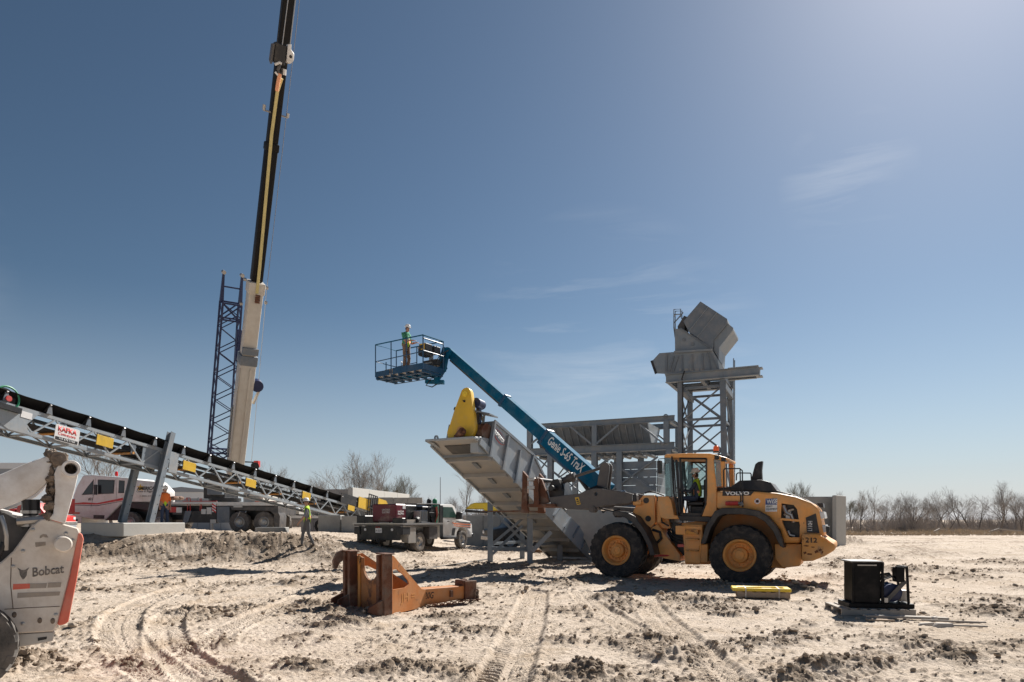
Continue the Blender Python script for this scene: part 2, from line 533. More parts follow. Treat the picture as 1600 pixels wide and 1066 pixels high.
SALMON = mat('faded_red_guard', (0.68, 0.14, 0.09), 0.5, var=0.06, dust=0.18, dustcol=(0.6, 0.32, 0.24))
MAROON = mat('welder_maroon', (0.14, 0.010, 0.024), 0.4, var=0.06, dust=0.06)
AMBER = mat('amber_lens', (0.85, 0.16, 0.03), 0.2, var=0.02)
REDLENS = mat('red_lens', (0.6, 0.02, 0.02), 0.15, var=0.02)
CLEAR = mat('lamp_lens', (0.7, 0.7, 0.7), 0.1, var=0.02)
CONC = mat('concrete', (0.34, 0.33, 0.31), 0.9, var=0.14, streak=.4, streakcol=(.2,.19,.18), vscale=1.6, dust=0.18, dustcol=(0.24, 0.23, 0.215), bump=0.25, bscale=25)
CONC_L = mat('pale_concrete', (0.46, 0.45, 0.42), 0.9, var=0.12, vscale=2.0, dust=0.15, dustcol=(0.34, 0.32, 0.29), bump=0.25, bscale=25)
JIBO = mat('jib_orange', (0.46, 0.165, 0.04), 0.55, var=.14, streak=.4, streakcol=(.16,.06,.025), dust=.16, dustcol=(.45,.28,.15), rust=.22, rustcol=(.16,.06,.025), rscale=2.6)
SCUFF = mat('rust_scuff', (.12, .045, .02), .85, var=.4, vscale=30)
PITCH = mat('black_enamel', (0.006, 0.006, 0.007), 0.5, spec=0.15, var=.2, dust=.05, dustcol=(.06,.05,.045))
WOOD = mat('pallet_wood', (0.42, 0.31, 0.22), 0.85, var=0.2, vscale=8, dust=0.25)
WOOD_G = mat('weathered_wood', (0.38, 0.34, 0.30), 0.9, var=0.2, vscale=8, dust=0.25)
BELT = mat('belt_rubber', (0.010, 0.010, 0.011), 0.7, spec=0.2, var=0.2)
RUBBERH = mat('hose_rubber', (0.012, 0.012, 0.013), 0.5)
SKIN = mat('skin', (0.48, 0.26, 0.18), 0.55, var=0.05)
HAIR = mat('dark_hair', (0.03, 0.02, 0.015), 0.8)
LIME = mat('lime_fabric', (0.46, 0.72, 0.05), 0.85, var=0.06)
HIORANGE = mat('orange_fabric', (0.85, 0.20, 0.05), 0.85, var=0.06)
PEACH = mat('pale_orange_fabric', (0.78, 0.36, 0.20), 0.85, var=0.06)
REFL = mat('reflective_tape', (0.72, 0.70, 0.66), 0.5, var=0.04)
GREEN_S = mat('green_shirt', (0.07, 0.30, 0.17), 0.9, var=0.08)
GREY_S = mat('grey_shirt', (0.22, 0.23, 0.25), 0.9, var=0.08)
PLAID = mat('dark_plaid', (0.06, 0.07, 0.10), 0.9, var=0.5, vscale=26)
JEANS = mat('blue_jeans', (0.045, 0.065, 0.12), 0.9, var=0.15)
KHAKI = mat('khaki_cloth', (0.22, 0.145, 0.10), 0.9, var=0.1)
GREYT = mat('grey_trousers', (0.125, 0.125, 0.13), 0.9, var=0.12)
BOOT = mat('brown_boot', (0.05, 0.035, 0.025), 0.8, dust=0.3)
HATW = mat('hard_hat_white', (0.78, 0.78, 0.78), 0.3, var=0.02)
BARK = mat('grey_bark', (0.15, 0.13, 0.118), 0.95, var=0.2)
TWIG = mat('grey_brown_twigs', (0.26, 0.235, 0.215), 0.95, var=0.25, vscale=0.6)
TWIG_O = mat('budding_twigs', (0.15, 0.135, 0.095), 0.95, var=0.2)
BRUSH = mat('winter_brush', (0.27, 0.24, 0.22), 0.95, var=0.3, vscale=0.3)
DRYGRASS = mat('dry_grass', (0.40, 0.32, 0.23), 0.95, var=0.2, vscale=0.5)
GLASS = glass('window_glass', (0.72, 0.80, 0.78), 0.06)
GLASS_D = glass('tinted_glass', (0.16, 0.20, 0.21), 0.10)
BUILDW = mat('pale_cladding', (0.62, 0.63, 0.65), 0.6, var=0.04)
BUILDG = mat('grey_cladding', (0.25, 0.27, 0.30), 0.6, var=0.05)
PLASTICW = mat('bucket_plastic', (0.72, 0.72, 0.70), 0.4, var=0.03)
CARD = mat('cardboard', (0.36, 0.22, 0.13), 0.9)
SLING = mat('yellow_sling', (0.60, 0.50, 0.22), 0.8, var=0.1)
GREENP = mat('green_plastic', (0.02, 0.22, 0.11), 0.5)
ROCK = mat('pale_rock', (0.50, 0.45, 0.40), 0.95, var=0.15, bump=0.4, bscale=30)
# ================================================================ GROUND
def seg_dist(x, y, pts):
    """distance to a polyline, signed side and arc length"""
    best = np.full(x.shape, 1e9); side = np.zeros(x.shape); arc = np.zeros(x.shape)
    s0 = 0.0
    for (ax, ay), (bx, by) in zip(pts[:-1], pts[1:]):
        dx, dy = bx - ax, by - ay; l = math.hypot(dx, dy)
        t = np.clip(((x - ax) * dx + (y - ay) * dy) / (l * l), 0, 1)
        ex, ey = x - ax - t * dx, y - ay - t * dy
        d = np.hypot(ex, ey)
        m = d < best
        best = np.where(m, d, best)
        side = np.where(m, np.sign(dx * ey - dy * ex), side)
        arc = np.where(m, s0 + t * l, arc)
        s0 += l
    return best * side, arc

def smooth_line(pts, n=8):
    out = []
    P = [pts[0]] + list(pts) + [pts[-1]]
    for i in range(1, len(P) - 2):
        for k in range(n):
            t = k / n
            q = []
            for c in (0, 1):
                a, b, d, e = P[i - 1][c], P[i][c], P[i + 1][c], P[i + 2][c]
                q.append(0.5 * (2 * b + (d - a) * t + (2 * a - 5 * b + 4 * d - e) * t * t + (3 * b - a - 3 * d + e) * t ** 3))
            out.append(tuple(q))
    out.append(tuple(pts[-1]))
    return out

def gpts(*px):
    return smooth_line([tuple(G(a, b))[:2] for a, b in px])

TRACKS = [  # picture path, width, depth, tread pitch, lug slant
    (gpts((836, 925), (826, 965), (808, 1010), (775, 1090), (740, 1180)), 0.62, 0.050, 0.13, 0.9),
    (gpts((1003, 925), (1018, 955), (1060, 995), (1110, 1040), (1190, 1120)), 0.58, 0.045, 0.12, 0.9),
    (gpts((440, 905), (300, 918), (215, 945), (185, 985), (225, 1035), (330, 1100)), 0.62, 0.045, 0.12, 0.9),
    (gpts((520, 922), (350, 938), (270, 962), (262, 1005), (310, 1050), (400, 1110)), 0.55, 0.04, 0.12, -0.9),
    (gpts((905, 925), (925, 945), (985, 985)), 0.5, 0.035, 0.12, 0.9),
    (gpts((1600, 905), (1400, 895), (1200, 925)), 0.5, 0.03, 0.14, 0.9),
    (gpts((1650, 1000), (1450, 1020), (1250, 1075)), 0.5, 0.03, 0.14, -0.9),
    (gpts((560, 905), (480, 930), (380, 975), (300, 1020)), 0.45, 0.025, 0.10, 0.9),
]
MOUNDS = [  # picture position, radius, height : heaps of pushed-up sand
    (930, 905, 0.9, 0.16), (880, 915, 0.8, 0.13), (970, 915, 0.5, 0.13), (955, 935, 0.55, 0.15), (980, 945, 0.45, 0.13), (820, 905, 0.7, 0.10),
    (520, 978, 0.75, 0.20), (480, 1000, 0.5, 0.08), (285, 958, 0.45, 0.13), (445, 915, 0.4, 0.11), (500, 945, 0.55, 0.12), (1095, 945, 0.4, 0.15),
    (1140, 962, 0.35, 0.09), (1055, 1030, 0.42, 0.17), (1075, 1018, 0.3, 0.10), (880, 1005, 0.4, 0.09), (905, 1055, 0.4, 0.12), (470, 1045, 0.5, 0.10),
    (940, 1062, 0.5, 0.11), (1300, 1045, 0.55, 0.12), (1240, 1000, 0.5, 0.10), (1365, 1040, 0.3, 0.10), (1200, 1008, 0.5, 0.09), (1230, 1060, 0.4, 0.10),
    (1330, 980, 0.3, 0.07), (1440, 965, 0.25, 0.04), (1590, 1005, 0.4, 0.08), (600, 1050, 0.6, 0.09), (740, 990, 0.6, 0.08), (470, 905, 0.4, 0.10),
    (1340, 905, 1.0, 0.16), (1420, 890, 1.3, 0.14), (1500, 905, 1.0, 0.12), (1330, 880, 0.9, 0.18), (1290, 905, 0.6, 0.10), (1560, 880, 1.6, 0.14),
    (745, 935, 0.5, 0.07), (700, 965, 0.6, 0.07), (1020, 1000, 0.4, 0.06), (1250, 925, 0.6, 0.10), (30, 1040, 0.6, 0.14), (210, 1040, 0.4, 0.12),
    (330, 1010, 0.4, 0.08), (1480, 1030, 0.5, 0.08), (1540, 960, 0.5, 0.06), (690, 905, 0.5, 0.06),
    (452, 846, 1.3, 0.20), (515, 842, 0.6, 0.10), (430, 850, 0.8, 0.12), (1325, 850, 1.6, 0.40), (540, 868, 1.2, 0.14), (580, 872, 1.0, 0.12),
]
MOUNDS += [(525, 958, 0.30, 0.10), (560, 966, 0.35, 0.09), (612, 968, 0.25, 0.07), (650, 950, 0.35, 0.05), (745, 944, 0.25, 0.05), (925, 906, 0.4, 0.07), (1120, 918, 0.4, 0.06), (1210, 916, 0.3, 0.06), (770, 884, 0.3, 0.06), (832, 886, 0.3, 0.07)]
MOUNDS = [(tuple(G(a, b))[:2], r, h) for a, b, r, h in MOUNDS]

CALM = [(tuple(G(a, b))[:2], r) for a, b, r in [(1196, 932, 0.75), (1372, 950, 0.85), (1430, 972, 0.5)]]
def detail(x, y):
    """fine relief of churned sand: height and clod mask"""
    r = np.hypot(x, y)
    near = sst(75, 30, r)
    z = 0.08 * (fbm(x * 0.45, y * 0.45, 3, 4) - 0.5)
    z += 0.035 * (fbm(x * 1.7, y * 1.7, 9, 4) - 0.5)
    # churned patches with clods
    big = fbm(x * 0.55 + 7, y * 0.55 - 2, 21, 4)
    patch = sst(0.51, 0.66, big)
    c1 = np.abs(2 * vnoise(x * 4.2, y * 4.2, 31) - 1) ** 0.7
    c2 = np.abs(2 * vnoise(x * 9.5, y * 9.5, 37) - 1) ** 0.7
    c3 = vnoise(x * 27, y * 27, 41)
    cl = c1 * 0.5 + c2 * 0.42 + c3 * 0.22
    clod = patch * cl
    # single lumps scattered all over
    lone = sst(0.76, 0.92, vnoise(x * 6.0, y * 6.0, 51)) * sst(0.53, 0.66, fbm(x * 0.8, y * 0.8, 55, 4))
    lone2 = sst(0.70, 0.88, vnoise(x * 15.0, y * 15.0, 57)) * sst(0.44, 0.62, fbm(x * 0.7, y * 0.7, 59, 4))
    bed = np.zeros(x.shape); keep = np.ones(x.shape)
    for pts, w, dep, pitch, slant in TRACKS:
        xs = [p[0] for p in pts]; ys = [p[1] for p in pts]
        m = (x > min(xs) - 1.2) & (x < max(xs) + 1.2) & (y > min(ys) - 1.2) & (y < max(ys) + 1.2)
        if not m.any():
            continue
        d, a = seg_dist(x[m], y[m], pts)
        u = np.abs(d) / (w / 2)
        inside = sst(1.12, 0.80, u)
        edge = np.exp(-((u - 1.12) / 0.16) ** 2)
        ph = a / pitch + slant * np.abs(d) / pitch * 0.8
        lug = sst(0.25, 0.45, np.abs((ph % 1.0) - 0.5))
        lug = np.where(u < 0.16, 0.0, lug)
        wear = sst(0.25, 0.6, fbm(x[m] * 1.3, y[m] * 1.3, 71, 3))
        zz = -dep * inside + inside * lug * 0.042 * (0.4 + 0.6 * wear) + edge * 0.022 * (0.3 + 1.2 * vnoise(x[m] * 7, y[m] * 7, 75))
        bed[m] += zz
        keep[m] = np.minimum(keep[m], 1 - 0.85 * inside)
    hump = np.zeros(x.shape); hm = np.zeros(x.shape)
    for (mx, my), rr, hh in MOUNDS:
        m = (np.abs(x - mx) < rr * 2.2) & (np.abs(y - my) < rr * 2.2)
        if not m.any():
            continue
        dx, dy = x[m] - mx, y[m] - my
        wob = 0.65 + 0.8 * fbm(x[m] * 1.6 / rr * 0.7, y[m] * 1.6 / rr * 0.7, int(mx * 7 + my * 13) & 255, 3)
        d = np.hypot(dx * 0.85, dy * 1.25) / (rr * wob)
        k = np.clip(1 - d, 0, 1) ** 1.2
        hump[m] += hh * k
        hm[m] = np.maximum(hm[m], sst(0.05, 0.4, k))
    cl2 = np.abs(2 * vnoise(x * 3.6, y * 3.6, 81) - 1) ** 0.7 * 0.5 + c2 * 0.38 + c3 * 0.25
    calm = np.ones(x.shape)
    for (px_, py_), rr in CALM:
        calm = np.minimum(calm, sst(rr * 0.8, rr * 1.5, np.hypot(x - px_, y - py_)))
    keep = keep * calm
    hump = hump * calm; hm = hm * calm
    # bank at the edge of the building pad
    bank = sst(24.6, 25.6, y) * sst(28.4, 27.0, y) * sst(-6.5, -9.5, x)
    z += keep * (clod * 0.075 + lone * 0.045 + lone2 * 0.026) * near + bed
    z = z * (0.25 + 0.75 * calm)
    z += hump * (0.65 + 0.45 * cl2) + hm * (cl2 - 0.3) * 0.06
    z += bank * (0.10 * cl * sst(0.35, 0.6, fbm(x * 0.9, y * 0.9, 95, 3)) + 0.16 * (fbm(x * 1.3, y * 1.3, 91, 4) - 0.5))
    z += (0.016 * (vnoise(x * 18, y * 18, 61) - 0.5) + 0.012 * (vnoise(x * 41, y * 41, 63) - 0.5)) * near
    dark = np.clip(keep * (patch * sst(0.3, 0.8, cl) * 0.75 + lone * 0.7 + lone2 * 0.6) + hm * sst(0.3, 0.8, cl2) * 0.9 + bank * (0.35 + 0.9 * sst(0.45, 0.6, fbm(x * 1.7, y * 1.7, 97, 4))), 0, 1)
    return z, dark

def build_ground():
    rs = list(np.geomspace(0.8, 5.0, 40)[:-1]) + list(np.geomspace(5.0, 20, 480)[:-1]) + list(np.geomspace(20, 62, 190)[:-1]) + list(np.geomspace(62, 3500, 55))
    rs = np.array(rs)
    front = np.linspace(-R(42), R(42), 1050)
    back = np.linspace(R(42), 2 * math.pi - R(44), 70)[1:-1]
    an = np.concatenate([front, back])
    nr, na = len(rs), len(an)
    rr, aa = np.meshgrid(rs, an, indexing='ij')
    x = (rr * np.sin(aa)).ravel(); y = (rr * np.cos(aa)).ravel()
    z = base_z(x, y)
    d, dark = detail(x, y)
    fade = sst(120, 60, np.hypot(x, y))
    z = z + d * fade
    co = np.stack([x, y, z], 1)
    co = np.vstack([co, [[0, 0, 0]]])
    i = np.arange(nr - 1)[:, None] * na; j = np.arange(na)[None, :]; j2 = (j + 1) % na
    q = np.stack([i + j, i + na + j, i + na + j2, i + j2], -1).reshape(-1, 4)
    q = q[:, ::-1]
    me = bpy.data.meshes.new('ground')
    nq = len(q); nt = na
    me.vertices.add(len(co)); me.vertices.foreach_set('co', co.ravel())
    tri = np.stack([np.full(na, len(co) - 1), np.arange(na), (np.arange(na) + 1) % na], -1)[:, ::-1]
    loops = np.concatenate([q.ravel(), tri.ravel()])
    me.loops.add(len(loops)); me.loops.foreach_set('vertex_index', loops.astype(np.int32))
    me.polygons.add(nq + nt)
    st = np.concatenate([np.arange(nq) * 4, nq * 4 + np.arange(nt) * 3]).astype(np.int32)
    me.polygons.foreach_set('loop_start', st)
    me.polygons.foreach_set('use_smooth', np.ones(nq + nt, bool))
    me.update(calc_edges=True); me.validate()
    at = me.attributes.new('moist', 'FLOAT', 'POINT')
    at.data.foreach_set('value', np.concatenate([dark, [0]]).astype(np.float32))
    o = bpy.data.objects.new('ground', me); COL.objects.link(o); o['kind'] = 'structure'
    # material
    m = bpy.data.materials.new('churned_sand'); m.use_nodes = True
    nt_ = m.node_tree; N = nt_.nodes; Lk = nt_.links.new
    b = N['Principled BSDF']; b.inputs['Roughness'].default_value = 0.95; b.inputs['Specular IOR Level'].default_value = 0.15
    geo = N.new('ShaderNodeNewGeometry')
    def noise(s_, det=6, r_=0.62):
        k = N.new('ShaderNodeTexNoise'); k.inputs['Scale'].default_value = s_; k.inputs['Detail'].default_value = det
        k.inputs['Roughness'].default_value = r_; Lk(geo.outputs['Position'], k.inputs['Vector']); return k
    def mix_(fac, a, bcol):
        k = N.new('ShaderNodeMix'); k.data_type = 'RGBA'
        Lk(fac, k.inputs['Factor'])
        if isinstance(a, tuple): k.inputs['A'].default_value = (*a, 1)
        else: Lk(a, k.inputs['A'])
        if isinstance(bcol, tuple): k.inputs['B'].default_value = (*bcol, 1)
        else: Lk(bcol, k.inputs['B'])
        return k.outputs['Result']
    def ramp(src, a, b_):
        k = N.new('ShaderNodeMapRange'); k.inputs['From Min'].default_value = a; k.inputs['From Max'].default_value = b_
        Lk(src, k.inputs['Value']); return k.outputs['Result']
    c = mix_(ramp(noise(0.35).outputs['Fac'], 0.35, 0.65), (0.475, 0.39, 0.31), (0.56, 0.475, 0.395))
    c = mix_(ramp(noise(2.6, 8).outputs['Fac'], 0.44, 0.68), c, (0.42, 0.345, 0.27))
    c = mix_(ramp(noise(0.9, 9, 0.72).outputs['Fac'], 0.52, 0.64), c, (0.40, 0.315, 0.235))
    c = mix_(ramp(noise(17, 7, 0.75).outputs['Fac'], 0.58, 0.68), c, (0.33, 0.26, 0.195))
    c = mix_(ramp(noise(38, 5, 0.75).outputs['Fac'], 0.60, 0.72), c, (0.27, 0.215, 0.165))
    a_ = N.new('ShaderNodeAttribute'); a_.attribute_name = 'moist'
    c = mix_(ramp(a_.outputs['Fac'], 0.1, 0.9), c, (0.215, 0.165, 0.122))
    Lk(c, b.inputs['Base Color'])
    b1 = N.new('ShaderNodeBump'); b1.inputs['Strength'].default_value = 0.5; b1.inputs['Distance'].default_value = 0.03
    Lk(noise(55, 8, 0.7).outputs['Fac'], b1.inputs['Height'])
    b2 = N.new('ShaderNodeBump'); b2.inputs['Strength'].default_value = 0.55; b2.inputs['Distance'].default_value = 0.12
    Lk(noise(9, 8, 0.65).outputs['Fac'], b2.inputs['Height']); Lk(b2.outputs['Normal'], b1.inputs['Normal'])
    Lk(b1.outputs['Normal'], b.inputs['Normal'])
    me.materials.append(m)
    return o
build_ground()

def build_clods(n=22000):
    """loose crumbs and clods of damp sand lying on the surface"""
    rs = np.random.RandomState(12)
    r = 5.2 * (32 / 5.2) ** rs.rand(n * 6); a = (rs.rand(n * 6) - 0.5) * 2 * R(41)
    x, y = r * np.sin(a), r * np.cos(a)
    d, dk = detail(x, y)
    keep = rs.rand(len(x)) < (0.045 + 0.75 * dk ** 1.5)
    x, y, d, dk = [q[keep][:n] for q in (x, y, d, dk)]
    z = base_z(x, y) + d
    t = (1 + 5 ** 0.5) / 2
    ico = np.array([(-1, t, 0), (1, t, 0), (-1, -t, 0), (1, -t, 0), (0, -1, t), (0, 1, t), (0, -1, -t), (0, 1, -t), (t, 0, -1), (t, 0, 1), (-t, 0, -1), (-t, 0, 1)]) / 1.9
    fc = np.array([(0, 11, 5), (0, 5, 1), (0, 1, 7), (0, 7, 10), (0, 10, 11), (1, 5, 9), (5, 11, 4), (11, 10, 2), (10, 7, 6), (7, 1, 8), (3, 9, 4), (3, 4, 2), (3, 2, 6), (3, 6, 8), (3, 8, 9), (4, 9, 5), (2, 4, 11), (6, 2, 10), (8, 6, 7), (9, 8, 1)])
    m = len(x)
    size = np.clip(0.0075 * (1 - rs.rand(m)) ** -0.50, 0.0075, 0.045) * (0.75 + 0.5 * dk) * np.clip(np.hypot(x, y) / 12, 0.7, 1.35)
    v = ico[None] * (1 + (rs.rand(m, 12, 1) - 0.5) * 0.7) * size[:, None, None] * np.stack([0.8 + 0.6 * rs.rand(m), 0.8 + 0.6 * rs.rand(m), 0.55 + 0.4 * rs.rand(m)], 1)[:, None, :]
    v = v + np.stack([x, y, z + size * 0.25], 1)[:, None, :]
    f = fc[None] + (np.arange(m) * 12)[:, None, None]
    me = bpy.data.meshes.new('clods'); me.from_pydata(v.reshape(-1, 3).tolist(), [], f.reshape(-1, 3).tolist())
    me.materials.append(mat('damp_clod', (0.30, 0.235, 0.175), 0.95, var=0.4, vscale=5, spec=0.1, dust=.3, dustcol=(.50, .42, .34), dscale=3))
    o = bpy.data.objects.new('clods', me); COL.objects.link(o); tag(o, 'loose brown clods and crumbs strewn over the pale sand', kind='stuff')
build_clods()
# ================================================================ WALLS AND FAR BUILDINGS
def wall_thing(name, label, cat, p0, p1, z0, z1, th, m, panels=0, group=None):
    """an upright concrete wall from p0 to p1, its panels separate pieces with open joints"""
    d = V((p1[0] - p0[0], p1[1] - p0[1], 0)); L_ = d.length
    th_ = math.atan2(d.y, d.x)
    r = thing(name, label, cat, (p0[0], p0[1], z0), th_, group)
    if panels <= 1:
        MB().box(0, L_, 0, th, 0, z1 - z0).build('panel', m, r, bevel=0.02)
    else:
        w = L_ / panels
        for k in range(panels):
            MB().box(k * w + 0.008, (k + 1) * w - 0.008, 0.004 * (k % 3), th, 0, z1 - z0 - 0.012 * (k % 2)).build('panel', m, r, bevel=0.015)
    return r

def wp(px, Y): return ((px - CX) * Y / F, Y)
wall_thing('concrete_wall', 'tall grey concrete wall panel behind the rear of the orange loader', 'concrete wall', wp(1205, 33.5), wp(1307, 33.2), 0.0, 2.83, 0.2, CONC, 2)
wall_thing('concrete_wall', 'narrow pale upright concrete slab ending the wall behind the loader', 'concrete wall', wp(1307, 32.6), wp(1322, 33.6), 0.0, 2.86, 0.2, CONC_L)  # paler concrete stands in for sunlight on this end face
wall_thing('concrete_wall', 'pale sunlit concrete wall top behind the lower end of the conveyor', 'concrete wall', wp(551, 52), wp(640, 66), 0.4, 4.15, 0.4, CONC_L, 4)
wall_thing('concrete_wall', 'darker concrete wall left of the pale wall, half hidden by the conveyor belt', 'concrete wall', wp(470, 54), wp(551, 52.3), 0.4, 4.05, 0.4, CONC, 4)
wall_thing('concrete_wall', 'lower grey concrete wall in front of the pale wall behind the yellow guards', 'concrete wall', wp(545, 49), wp(660, 49.5), 0.4, 3.3, 0.4, CONC, 5)
wall_thing('concrete_wall', 'grey block wall behind the front of the white work truck', 'concrete wall', wp(728, 38), wp(835, 38.5), 0.1, 1.95, 0.5, CONC, 4)
for k, (a, b, Y, t, lb) in enumerate([(398, 445, 39.5, 1.25, 'long low concrete block left of the walking man beside the dirt heap'),
                                       (497, 532, 38.2, 1.95, 'low concrete block just right of the walking man'),
                                       (533, 566, 37.9, 1.90, 'low concrete block between the walking man and the truck bed')]):
    p0, p1 = wp(a, Y), wp(b, Y)
    r = MB().box(-(p1[0] - p0[0]) / 2, (p1[0] - p0[0]) / 2, -0.4, 0.4, 0, t - 0.75).build('concrete_block', CONC, None, bevel=0.03)
    r.location = ((p0[0] + p1[0]) / 2, Y + 0.4, 0.75)
    tag(r, lb, 'concrete block', 'low concrete blocks behind the walking man')

# pale shed and fence beyond the crane
r = thing('storage_shed', 'long pale shed far behind the crane carrier', 'shed', (*wp(230, 92), 0.2), 0)
MB().box(0, 9.5, 0, 7, 0, 5.2).build('wall', BUILDW, r)
MB().prism([(-0.2, 5.2), (9.7, 5.2), (9.7, 5.35), (4.7, 5.9), (-0.2, 5.35)], -0.2, 7.2).build('roof', BUILDG, r)
for k in range(3):
    MB().box(0.8 + k * 3, 2.6 + k * 3, -0.04, 0.02, 0.02, 2.9).build('door', BUILDG, r)
r = thing('panel_fence', 'grey panel fence in front of the pale shed beyond the crane', 'fence', (*wp(255, 74), 0.4), 0)
for k in range(6):
    MB().box(k * 1.25 + 0.01, k * 1.25 + 1.21, 0, 0.06, 0.1, 3.6 - 0.02 * (k % 2)).build('panel', BUILDG, r)
for k in range(7):
    MB().box(k * 1.25 - 0.05, k * 1.25 + 0.05, 0.07, 0.15, 0, 3.7).build('post', GREY_D, r)
r = thing('warehouse', 'low grey warehouse at the far left behind the skid steer', 'warehouse', (*wp(-140, 82), 0.2), 0)
MB().box(0, 14.2, 0, 9, 0, 7.6).build('wall', BUILDG, r)
MB().box(-0.2, 14.4, -0.2, 9.2, 7.602, 8.3).build('roof', BUILDW, r)
for k in range(5):
    w_ = MB().box(1 + k * 2.6, 2.6 + k * 2.6, -0.05, 0.02, 3.6, 4.8).build('window', GREY_D, r)
r = thing('mast', 'thin grey pole among the far trees right of the work truck', 'pole', (*wp(688, 95), 0), 0)
MB().tube((0, 0, 0), (0, 0, 7.6), 0.07, 6, 0.04).build('pole', GREY_D, r)
MB().box(-0.2, 0.2, -0.2, 0.2, 0, 0.3).build('base', CONC, r)

# ================================================================ TREES
def tree_mesh(seed, H=10.0, multi=1, spread=0.75, dense=1.0, droop=0.0):
    rnd = random.Random(seed)
    big, fine = MB(), MB()
    def limb(mb, p, d, L_, r0, r1, n, sides):
        pts = [p]
        for k in range(n):
            d = (d + V((rnd.gauss(0, 0.13), rnd.gauss(0, 0.13), rnd.gauss(0.03 - droop, 0.08)))).normalized()
            p = p + d * (L_ / n)
            pts.append(p)
        rings = []
        _, x, y = mb.frame3(d)
        base = len(mb.v)
        for i, q in enumerate(pts):
            r = r0 + (r1 - r0) * i / n
            for k in range(sides):
                t = 2 * math.pi * k / sides
                mb.v.append(tuple(q + (x * math.cos(t) + y * math.sin(t)) * r))
        for i in range(n):
            for k in range(sides):
                mb.f.append((base + i * sides + k, base + i * sides + (k + 1) % sides, base + (i + 1) * sides + (k + 1) % sides, base + (i + 1) * sides + k))
                mb.mi.append(0)
        return pts, d
    def grow(p, d, L_, r, lev):
        mb = big if lev <= 2 else fine
        sides = 7 if lev == 0 else (5 if lev == 1 else (4 if lev == 2 else 3))
        rend = r * (0.55 if lev < 3 else 0.45)
        pts, de = limb(mb, p, d, L_, r, rend, 4 if lev < 3 else 3, sides)
        if lev >= 5:
            return
        nchild = [4, 4, 4, 4, 3][lev]
        nchild = max(2, int(round(nchild * dense + rnd.uniform(-0.6, 0.6))))
        for k in range(nchild):
            t = 0.28 + 0.72 * (k + rnd.random()) / nchild if lev else 0.38 + 0.62 * (k + 0.9) / nchild
            i = min(len(pts) - 2, int(t * (len(pts) - 1)))
            f = t * (len(pts) - 1) - i
            q = pts[i] + (pts[i + 1] - pts[i]) * min(f, 1)
            az = rnd.uniform(0, 2 * math.pi)
            _, x, y = mb.frame3(de)
            out = (x * math.cos(az) + y * math.sin(az))
            ang = rnd.uniform(0.35, 0.95) * spread * (1.15 if lev < 2 else 1.0)
            nd = (de * math.cos(ang) + out * math.sin(ang) + V((0, 0, 0.12))).normalized()
            grow(q, nd, L_ * rnd.uniform(0.55, 0.80), max(rend * rnd.uniform(0.55, 0.85), 0.008), lev + 1)
        grow(pts[-1], de, L_ * 0.68, max(rend, 0.008), lev + 1)
    for k in range(multi):
        d = V((rnd.gauss(0, 0.05), rnd.gauss(0, 0.05), 1)) if multi == 1 else V((math.cos(k * 2.4 + seed) * 0.35, math.sin(k * 2.4 + seed) * 0.35, 1))
        grow(V((0.1 * k, 0.1 * k, -0.2)), d.normalized(), H * (0.34 if multi == 1 else 0.36), H * 0.017 * (1 if multi == 1 else 0.8), 0)
    zmax = max(max(v[2] for v in fine.v), 1)
    s_ = H / zmax
    for mb in (big, fine):
        mb.map(lambda a, b, c: (a * s_, b * s_, c * s_))
    return big, fine

PROTO = []
for seed, mu, sp, de, mt in [(3, 1, 0.85, 0.84, TWIG), (11, 2, 0.80, 0.80, TWIG), (27, 1, 0.62, 1.0, TWIG_O), (42, 3, 0.75, 0.78, TWIG), (58, 1, 0.95, 0.84, TWIG), (77, 1, 0.60, 0.72, TWIG)]:
    b_, f_ = tree_mesh(seed, 10.0, mu, sp, de)
    PROTO.append((b_, f_, mt, None))
def plant_tree(px, top, Y, proto, wide, label, rot):
    b_, f_, mt, src = PROTO[proto]
    x, y = wp(px, Y)
    H = CZ + (HZ - top) * Y / F - gz(x, y)
    if src is None:
        r = thing('bare_tree', label, 'tree', (x, y, gz(x, y)), rot, 'bare winter trees round the site')
        b_.build('trunk', BARK, r, normals=False)
        f_.build('crown', mt, r, normals=False, smooth=False)
        PROTO[proto] = (b_, f_, mt, r)
    else:
        r = copy_tree(src)
        r.location = (x, y, gz(x, y)); r.rotation_euler = (0, 0, rot)
        r['label'] = label
    r.scale = (H / 10 * wide, H / 10 * wide, H / 10)
